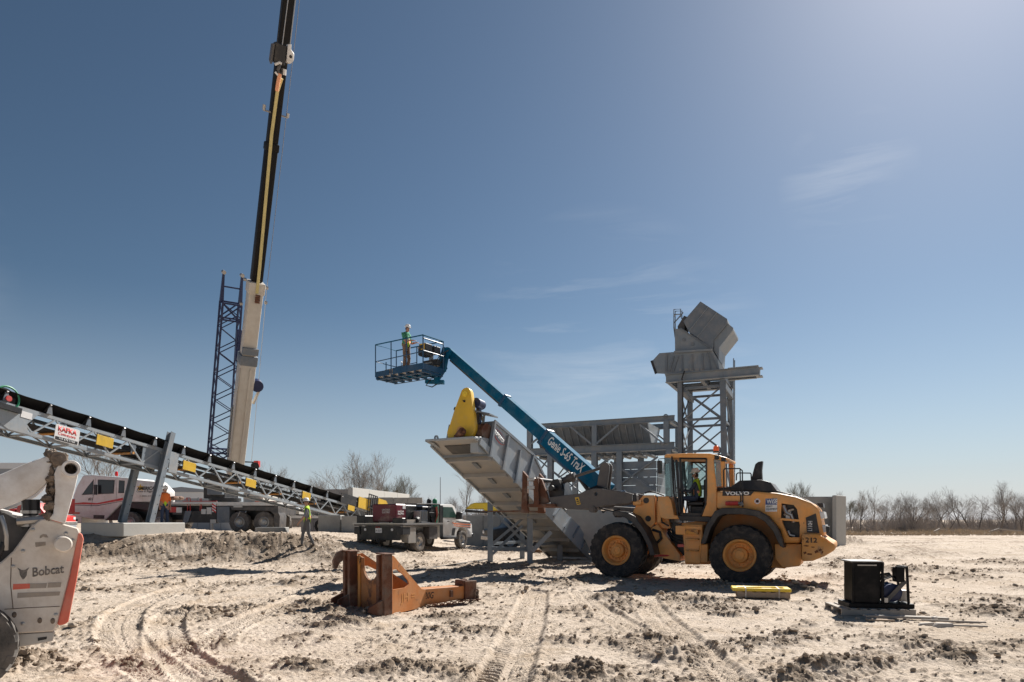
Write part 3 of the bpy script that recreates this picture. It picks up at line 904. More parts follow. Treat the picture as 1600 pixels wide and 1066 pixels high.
TREES = [
    (178, 672, 78, 4, 1.0, 'bare tree rising behind the cab of the white crane carrier', 0.4),
    (408, 716, 95, 5, 1.0, 'thin bare tree seen just above the belt, left of the work truck trees', 1.0),
    (455, 728, 100, 0, 1.1, 'small bare tree above the conveyor belt midway along it', 2.2),
    (489, 742, 112, 3, 1.1, 'low shrubby bare tree above the belt beside the double tree', 0.9),
    (540, 702, 98, 0, 1.0, 'left of the two big bare trees behind the pale concrete wall', 4.2),
    (580, 703, 100, 1, 0.95, 'right of the two big bare trees behind the pale concrete wall', 1.7),
    (602, 752, 90, 2, 1.0, 'small tawny tree tangled under the two big bare trees', 3.0),
    (632, 737, 86, 2, 0.95, 'fan shaped bare tree standing alone right of the concrete wall', 0.3),
    (672, 768, 130, 4, 1.0, 'far small bare tree just left of the thin pole', 5.1),
    (708, 774, 130, 3, 1.0, 'far small bare tree between the pole and the nearer slim tree', 2.9),
    (728, 712, 60, 5, 0.8, 'slim near bare tree behind the work truck cab and the tilted chute', 0.6),
    (752, 762, 105, 0, 1.0, 'small bare tree seen just under the edge of the tilted chute', 3.6),
    (1249, 748, 105, 2, 0.9, 'taller of two bare trees above the loader engine hood', 4.4),
    (1272, 753, 107, 5, 0.9, 'smaller of two bare trees above the loader engine hood', 1.9),
    (1318, 766, 112, 0, 1.0, 'pale bare tree rising directly above the narrow concrete slab', 0.2),
    (1345, 764, 88, 0, 0.95, 'dark twin stemmed tree first right of the concrete slab', 5.5),
    (1366, 759, 92, 5, 0.95, 'leaning bare tree second right of the concrete slab', 3.3),
    (1402, 764, 96, 4, 1.0, 'bare tree in the middle of the right hand tree row', 2.4),
    (1424, 772, 90, 3, 1.25, 'wide spreading bare tree in the middle of the right hand row', 0.8),
    (1462, 776, 98, 4, 1.0, 'low forked bare tree right of the wide spreading one', 1.5),
    (1480, 762, 84, 1, 1.0, 'many stemmed bare tree with a stem leaning left over the field edge', 4.9),
    (1500, 758, 100, 5, 1.0, 'slender upright bare tree behind the many stemmed one', 2.0),
    (1530, 774, 92, 5, 1.1, 'bare tree left of the tallest tree in the right hand row', 5.9),
    (1563, 750, 82, 0, 1.05, 'tallest bare tree at the right end of the tree row', 2.6),
    (1598, 768, 86, 3, 1.1, 'bare tree cut off by the right edge of the picture', 1.2),
    (1330, 778, 99, 2, 1.2, 'low tawny bush tree just right of the concrete slab', 2.2),
    (1383, 777, 108, 3, 1.2, 'faint far tree between the leaning tree and the middle tree', 1.1),
    (1445, 775, 104, 0, 1.1, 'faint far tree just right of the wide spreading tree', 5.2),
    (1515, 770, 96, 4, 1.1, 'broad bare tree between the slender tree and the tallest tree', 4.0),
    (1582, 768, 95, 1, 1.1, 'bare tree close behind the right side of the tallest tree', 0.7),
    (645, 775, 120, 3, 1.3, 'low far tree between the lone fan shaped tree and the pole', 1.9),
    (512, 748, 104, 5, 1.2, 'low spreading tree at the left foot of the big double trees', 3.1),
    (1660, 765, 88, 4, 1.1, 'bare tree beyond the right edge of the tree row', 3.1),
]
for t in TREES:
    plant_tree(*t)

def brush(name, x0, x1, y0, y1, h0, h1, n, m, seed, wmul=1.0, zfn=None, blades=5, kind_label=None):
    rnd = np.random.RandomState(seed)
    vs, fs = [], []
    for k in range(n):
        x = rnd.uniform(x0, x1); y = rnd.uniform(y0, y1)
        cl = 0.12 + 2.6 * float(fbm(np.array([x * 0.19]), np.array([y * 0.10 + seed]), 5, 3)[0]) ** 2
        z = gz(x, y) - 0.05
        H = rnd.uniform(h0, h1) * cl
        for b in range(blades):
            a = rnd.uniform(0, 6.283); sp = rnd.uniform(0.05, 0.85) * H
            tx, ty = x + math.cos(a) * sp, y + math.sin(a) * sp
            hz = H * rnd.uniform(0.55, 1.0)
            w = 0.018 * wmul * (0.6 + rnd.rand())
            mx, my = x + (tx - x) * 0.35, y + (ty - y) * 0.35
            i = len(vs)
            vs += [(x - w, y, z), (x + w, y, z), (mx - w * .8, my, z + hz * 0.55), (mx + w * .8, my, z + hz * 0.55), (tx, ty, z + hz)]
            fs += [(i, i + 1, i + 3, i + 2), (i + 2, i + 3, i + 4)]
    me = bpy.data.meshes.new(name); me.from_pydata(vs, [], fs); me.materials.append(m)
    o = bpy.data.objects.new(name, me); COL.objects.link(o)
    tag(o, kind='stuff', label=kind_label)
    return o
brush('undergrowth', 30, 96, 88, 104, 0.6, 2.8, 3000, BRUSH, 4, 1.1, blades=7, kind_label='grey brown leafless thicket under the right hand trees')
brush('undergrowth', -62, 32, 112, 135, 0.8, 3.6, 4200, BRUSH, 9, 1.5, blades=7, kind_label='grey brown leafless thicket far behind the concrete walls')
brush('undergrowth', 40, 190, 125, 165, 1.0, 4.0, 2000, BRUSH, 23, 1.8, blades=7, kind_label='faint grey wood far behind the right hand trees')
brush('dry_grass', 24, 92, 64, 90, 0.25, 0.75, 9000, DRYGRASS, 14, 1.3, blades=4, kind_label='strip of pale dry grass in front of the right hand trees')
# fallen limbs at the wood's edge
for px, py, dx, lb in [(1540, 822, 4.5, 'pale fallen limb lying at the foot of the tallest tree'), (1455, 826, 3.0, 'fallen dead limb at the field edge below the spreading tree')]:
    p = V(((px - 800) * 80 / F, 80, 0.1))
    o = MB().path([p, p + V((dx * .4, .3, .5)), p + V((dx, .5, .25))], 0.11, 6).build('fallen_limb', WOOD_G)
    tag(o, lb, 'fallen limb')
# ================================================================ PEOPLE
def person(label, loc, rz, J, clothes, hat=HATW, vest=True, vest_mats=None, hair=True, group=None, scale=1.0):
    """J: joints in the person's frame (x forward, y left, z up). clothes: shirt, sleeve, lower arm, trousers, boots materials"""
    root = thing('person', label, 'person', loc, rz, group)
    shirt, sleeve, fore, trous, boots = clothes
    mats = [SKIN, shirt, sleeve, fore, trous, boots]
    vs, es, rad, segm = [], [], [], []
    idx = {}
    def add(n, p, r):
        idx[n] = len(vs); vs.append(V(p) * scale); rad.append(r * scale)
    def con(a, b, m):
        es.append((idx[a], idx[b])); segm.append((vs[idx[a]], vs[idx[b]], m))
    def lerp(a, b, t): return V(J[a]) * (1 - t) + V(J[b]) * t
    add('pelvis', J['pelvis'], (0.125, 0.155)) if False else add('pelvis', J['pelvis'], 0.14)
    add('spine', J['spine'], 0.125); add('chest', J['chest'], 0.15); add('neckb', lerp('chest', 'head', 0.52), 0.075)
    add('neck', lerp('chest', 'head', 0.66), 0.058); 
    hd = (V(J['head']) - V(J['chest'])).normalized()
    add('jaw', V(J['head']) + V(J.get('face', (1, 0, 0))) * 0.022 - hd * 0.055, 0.070)
    add('skull', V(J['head']) + hd * 0.05, 0.088)
    con('pelvis', 'spine', 1); con('spine', 'chest', 1); con('chest', 'neckb', 1); con('neckb', 'neck', 0); con('neck', 'jaw', 0); con('jaw', 'skull', 0)
    for s in 'lr':
        add('sh' + s, J['sh' + s], 0.066); add('el' + s, J['el' + s], 0.046); add('wr' + s, J['wr' + s], 0.030)
        add('um' + s, lerp('sh' + s, 'el' + s, 0.45), 0.055); add('fm' + s, lerp('el' + s, 'wr' + s, 0.35), 0.043)
        con('chest', 'sh' + s, 1); con('sh' + s, 'um' + s, 2); con('um' + s, 'el' + s, 2); con('el' + s, 'fm' + s, 3); con('fm' + s, 'wr' + s, 3)
        dr = (V(J['wr' + s]) - V(J['el' + s])).normalized()
        sid = dr.cross(V((0, 0, 1)));
        sid = sid.normalized() if sid.length > 0.2 else V((1, 0, 0))
        pal = V(J['wr' + s]) + dr * 0.055
        add('pa' + s, pal, 0.030); con('wr' + s, 'pa' + s, 0)
        nrm = sid.cross(dr).normalized()
        for k, (off, ln) in enumerate([(-0.03, 0.075), (-0.01, 0.088), (0.01, 0.083), (0.03, 0.064)]):
            k1 = pal + dr * 0.035 + sid * off
            k2 = k1 + dr * ln * 0.5 - nrm * 0.012
            k3 = k2 + dr * ln * 0.40 - nrm * 0.03
            add('f%d1%s' % (k, s), k1, 0.0105); add('f%d2%s' % (k, s), k2, 0.0095); add('f%d3%s' % (k, s), k3, 0.008)
            con('pa' + s, 'f%d1%s' % (k, s), 0); con('f%d1%s' % (k, s), 'f%d2%s' % (k, s), 0); con('f%d2%s' % (k, s), 'f%d3%s' % (k, s), 0)
        t1 = pal - dr * 0.02 + sid * 0.042 * (1 if s == 'l' else -1); t2 = t1 + dr * 0.04 + sid * 0.018 * (1 if s == 'l' else -1)
        add('t1' + s, t1, 0.012); add('t2' + s, t2, 0.0095); con('pa' + s, 't1' + s, 0); con('t1' + s, 't2' + s, 0)
        add('hi' + s, J['hi' + s], 0.105); add('kn' + s, J['kn' + s], 0.064); add('an' + s, J['an' + s], 0.050)
        add('th' + s, lerp('hi' + s, 'kn' + s, 0.4), 0.088); add('ca' + s, lerp('kn' + s, 'an' + s, 0.32), 0.066)
        con('pelvis', 'hi' + s, 4); con('hi' + s, 'th' + s, 4); con('th' + s, 'kn' + s, 4); con('kn' + s, 'ca' + s, 4); con('ca' + s, 'an' + s, 4)
        tdir = V(J['to' + s])
        add('he' + s, V(J['an' + s]) + V((0, 0, -0.055)) - tdir * 0.03, 0.05); add('ba' + s, V(J['an' + s]) + V((0, 0, -0.065)) + tdir * 0.10, 0.047)
        add('ti' + s, V(J['an' + s]) + V((0, 0, -0.07)) + tdir * 0.17, 0.038)
        con('an' + s, 'he' + s, 5); con('he' + s, 'ba' + s, 5); con('ba' + s, 'ti' + s, 5)
    me = bpy.data.meshes.new('body')
    me.from_pydata([tuple(p) for p in vs], es, [])
    o = bpy.data.objects.new('body', me); COL.objects.link(o)
    sk = o.modifiers.new('skin', 'SKIN'); sk.use_smooth_shade = True; sk.branch_smoothing = 0.4
    if not me.skin_vertices:
        bm = bmesh.new(); bm.from_mesh(me); bm.verts.layers.skin.verify(); bm.to_mesh(me); bm.free()
    sd = me.skin_vertices[0].data
    for i, r in enumerate(rad):
        rr = r if hasattr(r, '__len__') else (r, r)
        sd[i].radius = rr
        sd[i].use_root = (i == 0)
    for n_ in ('pelvis', 'spine', 'chest'):
        q = sd[idx[n_]].radius[0]
    ss = o.modifiers.new('sub', 'SUBSURF'); ss.levels = 1; ss.render_levels = 1
    bpy.context.view_layer.update()
    m2 = bpy.data.meshes.new_from_object(o.evaluated_get(bpy.context.evaluated_depsgraph_get()))
    bpy.data.objects.remove(o)
    m2.name = 'body'
    # broaden the trunk sideways, keep the rest
    pz_, cz_ = J['pelvis'][2] * scale, J['chest'][2] * scale
    for v in m2.vertices:
        c = v.co
        if pz_ - 0.06 * scale < c.z < cz_ + 0.10 * scale and abs(c.y) < 0.175 * scale and abs(c.x) < 0.22 * scale:
            c.y *= 1.28
            c.x = J['chest'][0] * scale + (c.x - J['chest'][0] * scale) * 0.95
    ch, pv = V(J['chest']) * scale, V(J['pelvis']) * scale
    m2.materials.clear()
    for m in mats: m2.materials.append(m)
    def nearest(p):
        b, bi = 1e9, 0
        for (a, c, m) in segm:
            d = c - a
            t = max(0, min(1, (p - a).dot(d) / max(d.dot(d), 1e-9)))
            q = (a + d * t - p).length
            if q < b: b, bi = q, m
        return bi
    lab = [nearest(V(p.center)) for p in m2.polygons]
    m2.polygons.foreach_set('material_index', lab)
    m2.polygons.foreach_set('use_smooth', [True] * len(lab))
    body = bpy.data.objects.new('body', m2); COL.objects.link(body); body.parent = root
    def shell(name, test, off, ms, mfn=None):
        vm = {}; nv = []; nf = []; mi = []
        for p, l in zip(m2.polygons, lab):
            if not test(V(p.center), l): continue
            f = []
            for vi in p.vertices:
                if vi not in vm:
                    vm[vi] = len(nv)
                    nv.append(V(m2.vertices[vi].co) + V(m2.vertices[vi].normal) * off)
                f.append(vm[vi])
            nf.append(f); mi.append(mfn(V(p.center)) if mfn else 0)
        if not nf: return None
        k = bpy.data.meshes.new(name); k.from_pydata([tuple(p) for p in nv], [], nf)
        for m in ms: k.materials.append(m)
        k.polygons.foreach_set('material_index', mi); k.polygons.foreach_set('use_smooth', [True] * len(nf))
        q = bpy.data.objects.new(name, k); COL.objects.link(q); q.parent = root
        so = q.modifiers.new('solid', 'SOLIDIFY'); so.thickness = 0.012; so.offset = 1
        return q
    if vest:
        ax = (ch - pv).normalized(); Lt = (ch - pv).length
        def vm_(p):
            t = (p - pv).dot(ax) / Lt
            return 1 if 0.40 < t < 0.60 else (2 if t >= 0.60 and vest_mats and len(vest_mats) > 2 else 0)
        shell('safety_vest', lambda p, l: l == 1 and (p - pv).dot(ax) > -0.03, 0.014, vest_mats or [LIME, REFL], vm_)
    hp = V(J['head']) * scale
    fc = V(J.get('face', (1, 0, 0))).normalized()
    if hair:
        shell('hair', lambda p, l: l == 0 and (p - hp).length < 0.2 and ((p - hp).dot(fc) < 0.0) and (p - hp).dot(hd) > -0.06, 0.012, [HAIR])
    # face: nose, eyes, ears
    lf = hd.cross(fc).normalized()
    f_ = MB(); f_.cur = 0
    bp_ = hp + fc * 0.092 - hd * 0.012
    f_.hexa([bp_ - lf * .016 - hd * .03, bp_ + lf * .016 - hd * .03, bp_ + lf * .008 + hd * .03, bp_ - lf * .008 + hd * .03,
             bp_ - lf * .012 - hd * .028 + fc * .026, bp_ + lf * .012 - hd * .028 + fc * .026, bp_ + lf * .004 + hd * .02 + fc * .006, bp_ - lf * .004 + hd * .02 + fc * .006])
    for s in (1, -1):
        f_.ell(hp + lf * s * 0.086 - fc * 0.005, (0.014, 0.014, 0.03), 6, 4)
    f_.cur = 1
    for s in (1, -1):
        f_.ell(hp + fc * 0.084 + lf * s * 0.032 + hd * 0.018, 0.011, 6, 4)
    f_.beam(hp + fc * 0.086 - lf * 0.025 - hd * 0.062, hp + fc * 0.086 + lf * 0.025 - hd * 0.062, 0.008, 0.008)
    f_.build('face', [SKIN, HAIR], root)
    if hat is not None:
        h = MB(); c = hp + hd * 0.075
        h.lathe([(0.112, -0.005), (0.114, 0.0), (0.113, 0.03), (0.104, 0.065), (0.082, 0.095), (0.045, 0.113), (0.0, 0.118)], c, hd, 18)
        h.lathe([(0.118, -0.012), (0.136, -0.014), (0.138, -0.008), (0.118, 0.004)], c, hd, 18, close=True)
        e = c + fc * 0.125
        h.beam(e - lf * 0.075 - hd * 0.01, e + lf * 0.075 - hd * 0.01, 0.07, 0.008, hd)
        h.beam(c - fc * 0.085 + hd * 0.09, c + fc * 0.085 + hd * 0.09, 0.03, 0.05, hd)
        h.build('hard_hat', hat, root)
    return root

def stand(**k):
    J = dict(pelvis=(0, 0, 0.96), spine=(0.0, 0, 1.13), chest=(0.0, 0, 1.36), head=(0.03, 0, 1.66), face=(1, 0, 0),
             shl=(0, 0.18, 1.42), shr=(0, -0.18, 1.42), ell=(-0.03, 0.25, 1.14), elr=(-0.03, -0.25, 1.14), wrl=(0.06, 0.25, 0.90), wrr=(0.06, -0.25, 0.90),
             hil=(0, 0.09, 0.92), hir=(0, -0.09, 0.92), knl=(0.02, 0.11, 0.50), knr=(0.02, -0.11, 0.50), anl=(-0.03, 0.12, 0.115), anr=(-0.03, -0.12, 0.115), tol=(1, 0.1, 0), tor=(1, -0.1, 0))
    J.update(k); return J

# walking man (heads left, right arm swinging)
p = G(480, 856)
def toward(px_from, px_to): pass
person('walking man in white hard hat and lime vest between the crane and the work truck', (p.x, p.y, p.z + 0.02), R(196),
       stand(pelvis=(0, 0, 0.93), face=(0.55, 0.83, -0.05), knl=(-0.05, 0.10, 0.50), anl=(-0.22, 0.11, 0.13), knr=(0.15, -0.09, 0.52), anr=(0.20, -0.10, 0.11),
             tol=(0.9, 0, -0.3), ell=(0.10, 0.27, 1.14), wrl=(0.26, 0.22, 0.95), elr=(-0.14, -0.25, 1.15), wrr=(-0.02, -0.27, 0.92), hil=(-0.02, 0.09, 0.9), hir=(0.02, -0.09, 0.9)),
       (GREY_S, GREY_S, SKIN, GREYT, BOOT), vest_mats=[LIME, PEACH, LIME], scale=1.04)
# man by the crane carrier, looking down
p = V(((257 - 800) * 31.2 / F, 31.2, 0)); p.z = gz(p.x, p.y)
person('worker in orange shirt and white hard hat standing beside the conveyor leg', (p.x, p.y, p.z + 0.01), R(-42),
       stand(head=(0.08, 0, 1.64), face=(0.85, -0.1, -0.5), wrl=(0.10, 0.20, 0.92), wrr=(0.14, -0.26, 0.92)), (HIORANGE, HIORANGE, SKIN, JEANS, BOOT), vest_mats=[LIME, HIORANGE, HIORANGE], scale=1.06)
# ================================================================ WHEEL LOADER
LA = R(26.7)
LO = (6.47, 18.86, 0.0)
LTH = math.pi - LA
lf = Fr(LO, LTH)
ld = thing('wheel_loader', 'large orange wheel loader with dark lift arms and pallet forks raised', 'wheel loader', LO, LTH)
z1 = lambda pts, v: lf.poly(pts, v, 3.636, 3.636, 900, 680)      # enlarged view, whole machine
z4 = lambda pts, v: lf.poly(pts, v, 5.078, 5.078, 980, 690)      # cab
z5 = lambda pts, v: lf.poly(pts, v, 5.33, 5.33, 1120, 700)       # rear
za = lambda pts, v: lf.poly(pts, v, 8.88, 8.88, 800, 700)        # arm

def tyre_mb(r, w, rim, lugs=24, lug_h=0.035, n=48, slant=0.35):
    m = MB(); h = w / 2
    prof = [(rim, -h * 0.80), (rim + 0.05, -h * 0.98), (r * 0.80, -h * 1.0), (r * 0.93, -h * 0.93), (r - lug_h, -h * 0.74),
            (r - lug_h, h * 0.74), (r * 0.93, h * 0.93), (r * 0.80, h * 1.0), (rim + 0.05, h * 0.98), (rim, h * 0.80)]
    m.lathe(prof, (0, 0, 0), (0, 1, 0), n, close=True)
    for k in range(lugs):
        for s in (-1, 1):
            a0 = 2 * math.pi * (k + (0.5 if s > 0 else 0)) / lugs
            q = []
            for (yy, da, rr) in [(0.04, 0.0, r - lug_h - .01), (h * 0.90, slant * 0.55, r * 0.925)]:
                for rad in (rr, rr + lug_h + 0.012 if yy < 0.1 else rr + lug_h * 0.75):
                    for dd in (-0.5, 0.5):
                        a = a0 + da + dd * (2 * math.pi / lugs) * 0.52
                        q.append((rad * math.cos(a), s * yy, rad * math.sin(a)))
            m.hexa([q[0], q[1], q[3], q[2], q[4], q[5], q[7], q[6]])
            # shoulder block running down the sidewall
            a = a0 + slant * 0.55
            dd = (2 * math.pi / lugs) * 0.26
            m.hexa([(r * 0.80 * math.cos(a - dd), s * h * .99, r * 0.80 * math.sin(a - dd)), (r * 0.80 * math.cos(a + dd), s * h * .99, r * 0.80 * math.sin(a + dd)),
                    (r * 0.945 * math.cos(a + dd), s * h * .88, r * 0.945 * math.sin(a + dd)), (r * 0.945 * math.cos(a - dd), s * h * .88, r * 0.945 * math.sin(a - dd)),
                    (r * 0.82 * math.cos(a - dd), s * h * 1.03, r * 0.82 * math.sin(a - dd)), (r * 0.82 * math.cos(a + dd), s * h * 1.03, r * 0.82 * math.sin(a + dd)),
                    (r * 0.965 * math.cos(a + dd), s * h * .96, r * 0.965 * math.sin(a + dd)), (r * 0.965 * math.cos(a - dd), s * h * .96, r * 0.965 * math.sin(a - dd))])
    # raised ring on the sidewall
    for s in (-1, 1):
        m.lathe([(rim + 0.09, s * h * 0.99), (rim + 0.10, s * h * 1.015), (rim + 0.115, s * h * 1.015), (rim + 0.125, s * h * 0.99)], (0, 0, 0), (0, 1, 0), n, close=True)
    return m
def rim_mb(rim, w):
    m = MB(); h = w / 2
    m.lathe([(rim - 0.03, -h * 0.7), (rim + 0.012, -h * 0.80), (rim + 0.012, h * 0.86), (rim - 0.012, h * 0.93), (rim - 0.035, h * 0.90), (rim - 0.05, h * 0.78),
             (rim - 0.075, h * 0.62), (rim - 0.095, h * 0.28), (rim * 0.52, h * 0.22), (rim * 0.46, h * 0.58), (rim * 0.30, h * 0.70), (rim * 0.28, h * 0.80), (rim * 0.16, h * 0.82),
             (rim * 0.15, h * 0.76), (0, h * 0.76)], (0, 0, 0), (0, 1, 0), 40)
    for k in range(16):
        a = 2 * math.pi * k / 16
        c = V((rim * 0.62 * math.cos(a), h * 0.25, rim * 0.62 * math.sin(a)))
        m.tube(c, c + V((0, 0.06, 0)), 0.024, 6)
    for k in range(12):
        a = 2 * math.pi * (k + .3) / 12
        c = V((rim * 0.36 * math.cos(a), h * 0.66, rim * 0.36 * math.sin(a)))
        m.tube(c, c + V((0, 0.03, 0)), 0.013, 6)
    return m
WR, WW, RIMR = 0.80, 0.60, 0.41
tm = tyre_mb(WR, WW, RIMR); rm = rim_mb(RIMR, WW)
def wheel_at(x, side, zc=None, rot=0.0, first=[None]):
    if first[0] is None:
        w = tm.build('wheel', TYRE, ld, ang=38); rr = rm.build('rim', RIM, w, ang=28)
        first[0] = w
    else:
        w = copy_tree(first[0], ld)
    w.location = (x, side * 1.0, WR - 0.03 if zc is None else zc)
    w.rotation_euler = (0, rot, 0 if side > 0 else math.pi)
    return w
WB = 3.33
wheel_at(0, 1, None, 0.2); wheel_at(0, -1, None, 0.7); wheel_at(WB, 1, WR + 0.03, 0.5); wheel_at(WB, -1, WR + 0.02, 0.9)

# --- rear chassis, axles
c = MB()
c.prism(z5([(480, 800), (705, 800), (705, 945), (690, 985), (550, 1000), (485, 930)], 0.62), -0.62, 0.62)
c.prism(z1([(600, 500), (760, 480), (780, 560), (760, 735), (620, 735)], 0.5), -0.5, 0.5)
c.prism(z1([(735, 560), (1190, 560), (1190, 760), (735, 720)], 0.45), -0.42, 0.42)
c.build('rear_frame', ORANGE, ld, bevel=0.015)
ax = MB()
for x, zc in ((0, WR - .03), (WB, WR + .03)):
    ax.tube((x, -0.8, zc), (x, 0.8, zc), 0.17, 14); ax.ell((x, 0, zc), (0.36, 0.34, 0.34), 14, 10)
    ax.lathe([(0.30, 0.55), (0.33, 0.62), (0.30, 0.70)], (x, 0, zc), (0, 1, 0), 20); ax.lathe([(0.30, -0.70), (0.33, -0.62), (0.30, -0.55)], (x, 0, zc), (0, 1, 0), 20)
ax.build('axle', ORANGE_D, ld)
# --- engine hood with a real opening in its side
hp = z1([(798, 318), (1000, 318), (1140, 328), (1250, 349), (1338, 384), (1382, 420), (1398, 500), (1412, 575), (1280, 575), (1276, 615), (1180, 615),
         (1160, 540), (1100, 470), (1020, 430), (945, 420), (798, 420)], 0.86)
hood = MB().prism(hp, -0.86, 0.86).build('engine_hood', ORANGE, ld, bevel=0.07, seg=3)
op = z5([(538, 462), (640, 475), (668, 510), (692, 640), (690, 745), (600, 745), (560, 660), (532, 580)], 0.86)
cut(hood, MB().prism(op, 0.60, 1.1))
e = MB(); e.cur = 0
gp = lambda a, b, v: V((*z5([(a, b)], v)[0],)).to_3d()
def z5p(a, b, v):
    u, w = z5([(a, b)], v)[0]; return V((u, v, w))
def z1p(a, b, v):
    u, w = z1([(a, b)], v)[0]; return V((u, v, w))
def z4p(a, b, v):
    u, w = z4([(a, b)], v)[0]; return V((u, v, w))
def zap(a, b, v):
    u, w = za([(a, b)], v)[0]; return V((u, v, w))
inn = MB(); inn.prism([(x, z) for x, z in op], 0.603, 0.612)
inn.build('engine_bay', BLACKM, ld)
e = MB()
e.path([z5p(555, 480, .72), z5p(580, 540, .74), z5p(620, 560, .74), z5p(640, 620, .72)], 0.055, 8)
e.path([z5p(560, 560, .70), z5p(600, 520, .72), z5p(640, 510, .70)], 0.03, 7)
e.path([z5p(595, 690, .72), z5p(610, 725, .74), z5p(650, 735, .72)], 0.035, 7)
e.box(*sorted((z5p(575, 520, .7).x, z5p(620, 520, .7).x)), 0.62, 0.74, *sorted((z5p(575, 590, .7).z, z5p(575, 530, .7).z)))
e.build('engine', STEEL, ld)
MB().beam(z5p(522, 592, .872), z5p(692, 606, .872), 0.03, 0.06).build('access_bar', ORANGE, ld, bevel=0.008)
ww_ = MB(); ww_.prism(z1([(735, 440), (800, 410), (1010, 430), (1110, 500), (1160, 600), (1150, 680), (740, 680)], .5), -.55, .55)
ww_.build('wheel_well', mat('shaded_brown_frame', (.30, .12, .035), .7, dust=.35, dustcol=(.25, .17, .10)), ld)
fd_ = MB(); fd_.prism(z1([(585, 345), (750, 345), (745, 460), (585, 460)], .76), -.755, -.72); fd_.build('far_door_panel', BLACKM, ld)
# hood cover, exhaust
k = MB()
k.prism(z1([(800, 316), (805, 300), (880, 293), (930, 258), (1050, 254), (1105, 268), (1140, 314), (1215, 332), (1205, 338), (1140, 326), (1000, 316)], 0.62), -0.62, 0.62)
k.prism(z1([(1140, 326), (1215, 332), (1300, 362), (1345, 388), (1330, 384), (1250, 347)], 0.80), -0.72, 0.72)
k.build('hood_cover', BLACK, ld, bevel=0.03, seg=2)
MB().prism(z1([(993, 262), (1006, 210), (1018, 165), (1035, 152), (1061, 146), (1055, 200), (1058, 262)], 0.1), -0.10, 0.12).build('exhaust_stack', BLACK, ld, bevel=0.02, seg=2)
# --- counterweight and rear lamps
cw = MB().prism(z5([(705, 712), (852, 716), (928, 770), (985, 800), (986, 850), (900, 902), (800, 942), (705, 946)], 1.16), -1.16, 1.16).build('counterweight', ORANGE_D, ld, bevel=0.05, seg=2)
sc_rnd = random.Random(5)
def scuff(pts, w0):
    m = MB()
    for a, b, l, h in pts:
        n = 9
        ring_ = []
        for t in range(n):
            ang = 2 * math.pi * t / n
            ring_.append((a + l * math.cos(ang) * sc_rnd.uniform(.5, 1.1), b + h * math.sin(ang) * sc_rnd.uniform(.5, 1.1)))
        m.prism(z5(ring_, w0), w0 + .001, w0 + .003)
    return m
scuff([(745, 815, 26, 7), (800, 828, 22, 5), (770, 885, 34, 10), (830, 865, 26, 16), (860, 850, 18, 12), (735, 875, 16, 14), (880, 870, 10, 14), (720, 760, 6, 10)], 1.161).build('rust_scuff', SCUFF, ld)
text('212', 'fleet_number', ld, LETTER_K, z5p(738, 788, 1.166), (-1, 0, 0), (0, 0, 1), 0.125, 0.27, 0.004, bold=0.02)
MB().prism(z5([(742, 580), (825, 546), (856, 710), (750, 705)], 0.862), 0.862, 0.874).build('grille_panel', BLACK, ld)
a_, b_ = z5p(795, 692, .876), z5p(797, 610, .876)
text('L110H', 'model_lettering', ld, LETTER_W, a_, b_ - a_, V((0, 1, 0)).cross(b_ - a_) * 1.0 if False else (1, 0, 0.02), 0.11, (b_ - a_).length, 0.003, bold=0.02)
for q in ([(852, 535), (890, 528), (902, 585), (868, 592)], [(876, 648), (905, 640), (918, 700), (886, 706)]):
    MB().prism(z5(q, 0.80), -0.80, 0.83).build('tail_lamp', CLEAR, ld, bevel=0.01)
MB().prism(z5([(830, 462), (885, 460), (890, 500), (855, 490)], 0.45), -0.45, 0.5).build('work_lamp', BLACK, ld, bevel=0.01)
MB().prism(z5([(908, 650), (942, 655), (938, 700), (912, 715)], 1.0), 0.86, 1.05).build('side_lamp', BLACK, ld, bevel=0.01)
g_ = MB()
for kk in range(5):
    g_.beam(z5p(860 + kk * 14, 735 + kk * 9, 1.165), z5p(905 + kk * 12, 735 + kk * 9 + 18, 1.165), 0.012, 0.014)
g_.build('step_grip', ORANGE, ld)
# --- fenders
def arch(name, outer, inner, z, v0, v1, m=BLACK):
    o_ = MB().ring(z(outer, v1), z(inner, v1), v0, v1, closed=False)
    return o_.build(name, m, ld, bevel=0.012)
arch('rear_fender', [(708, 618), (738, 512), (788, 432), (830, 413), (945, 414), (1030, 428), (1090, 462), (1140, 522), (1170, 590), (1182, 642)],
     [(735, 618), (765, 530), (806, 466), (840, 450), (942, 450), (1018, 462), (1072, 492), (1118, 545), (1146, 605), (1158, 630)], z1, 0.66, 1.30)
arch('rear_fender', [(708, 618), (738, 512), (788, 432), (830, 413), (945, 414), (1030, 428), (1090, 462), (1140, 522), (1170, 590), (1182, 642)],
     [(735, 618), (765, 530), (806, 466), (840, 450), (942, 450), (1018, 462), (1072, 492), (1118, 545), (1146, 605), (1158, 630)], lambda pts, v: lf.poly(pts, 1.3, 3.636, 3.636, 900, 680), -1.30, -0.66)
FF_o = [(206, 446), (215, 430), (285, 438), (335, 462), (392, 540), (432, 620), (447, 682)]
FF_i = [(222, 470), (226, 460), (275, 468), (315, 492), (368, 556), (405, 628), (420, 684)]
arch('front_fender', FF_o, FF_i, z1, 0.62, 1.22)
arch('front_fender', FF_o, FF_i, lambda pts, v: lf.poly(pts, 1.22, 3.636, 3.636, 900, 680), -1.22, -0.62)
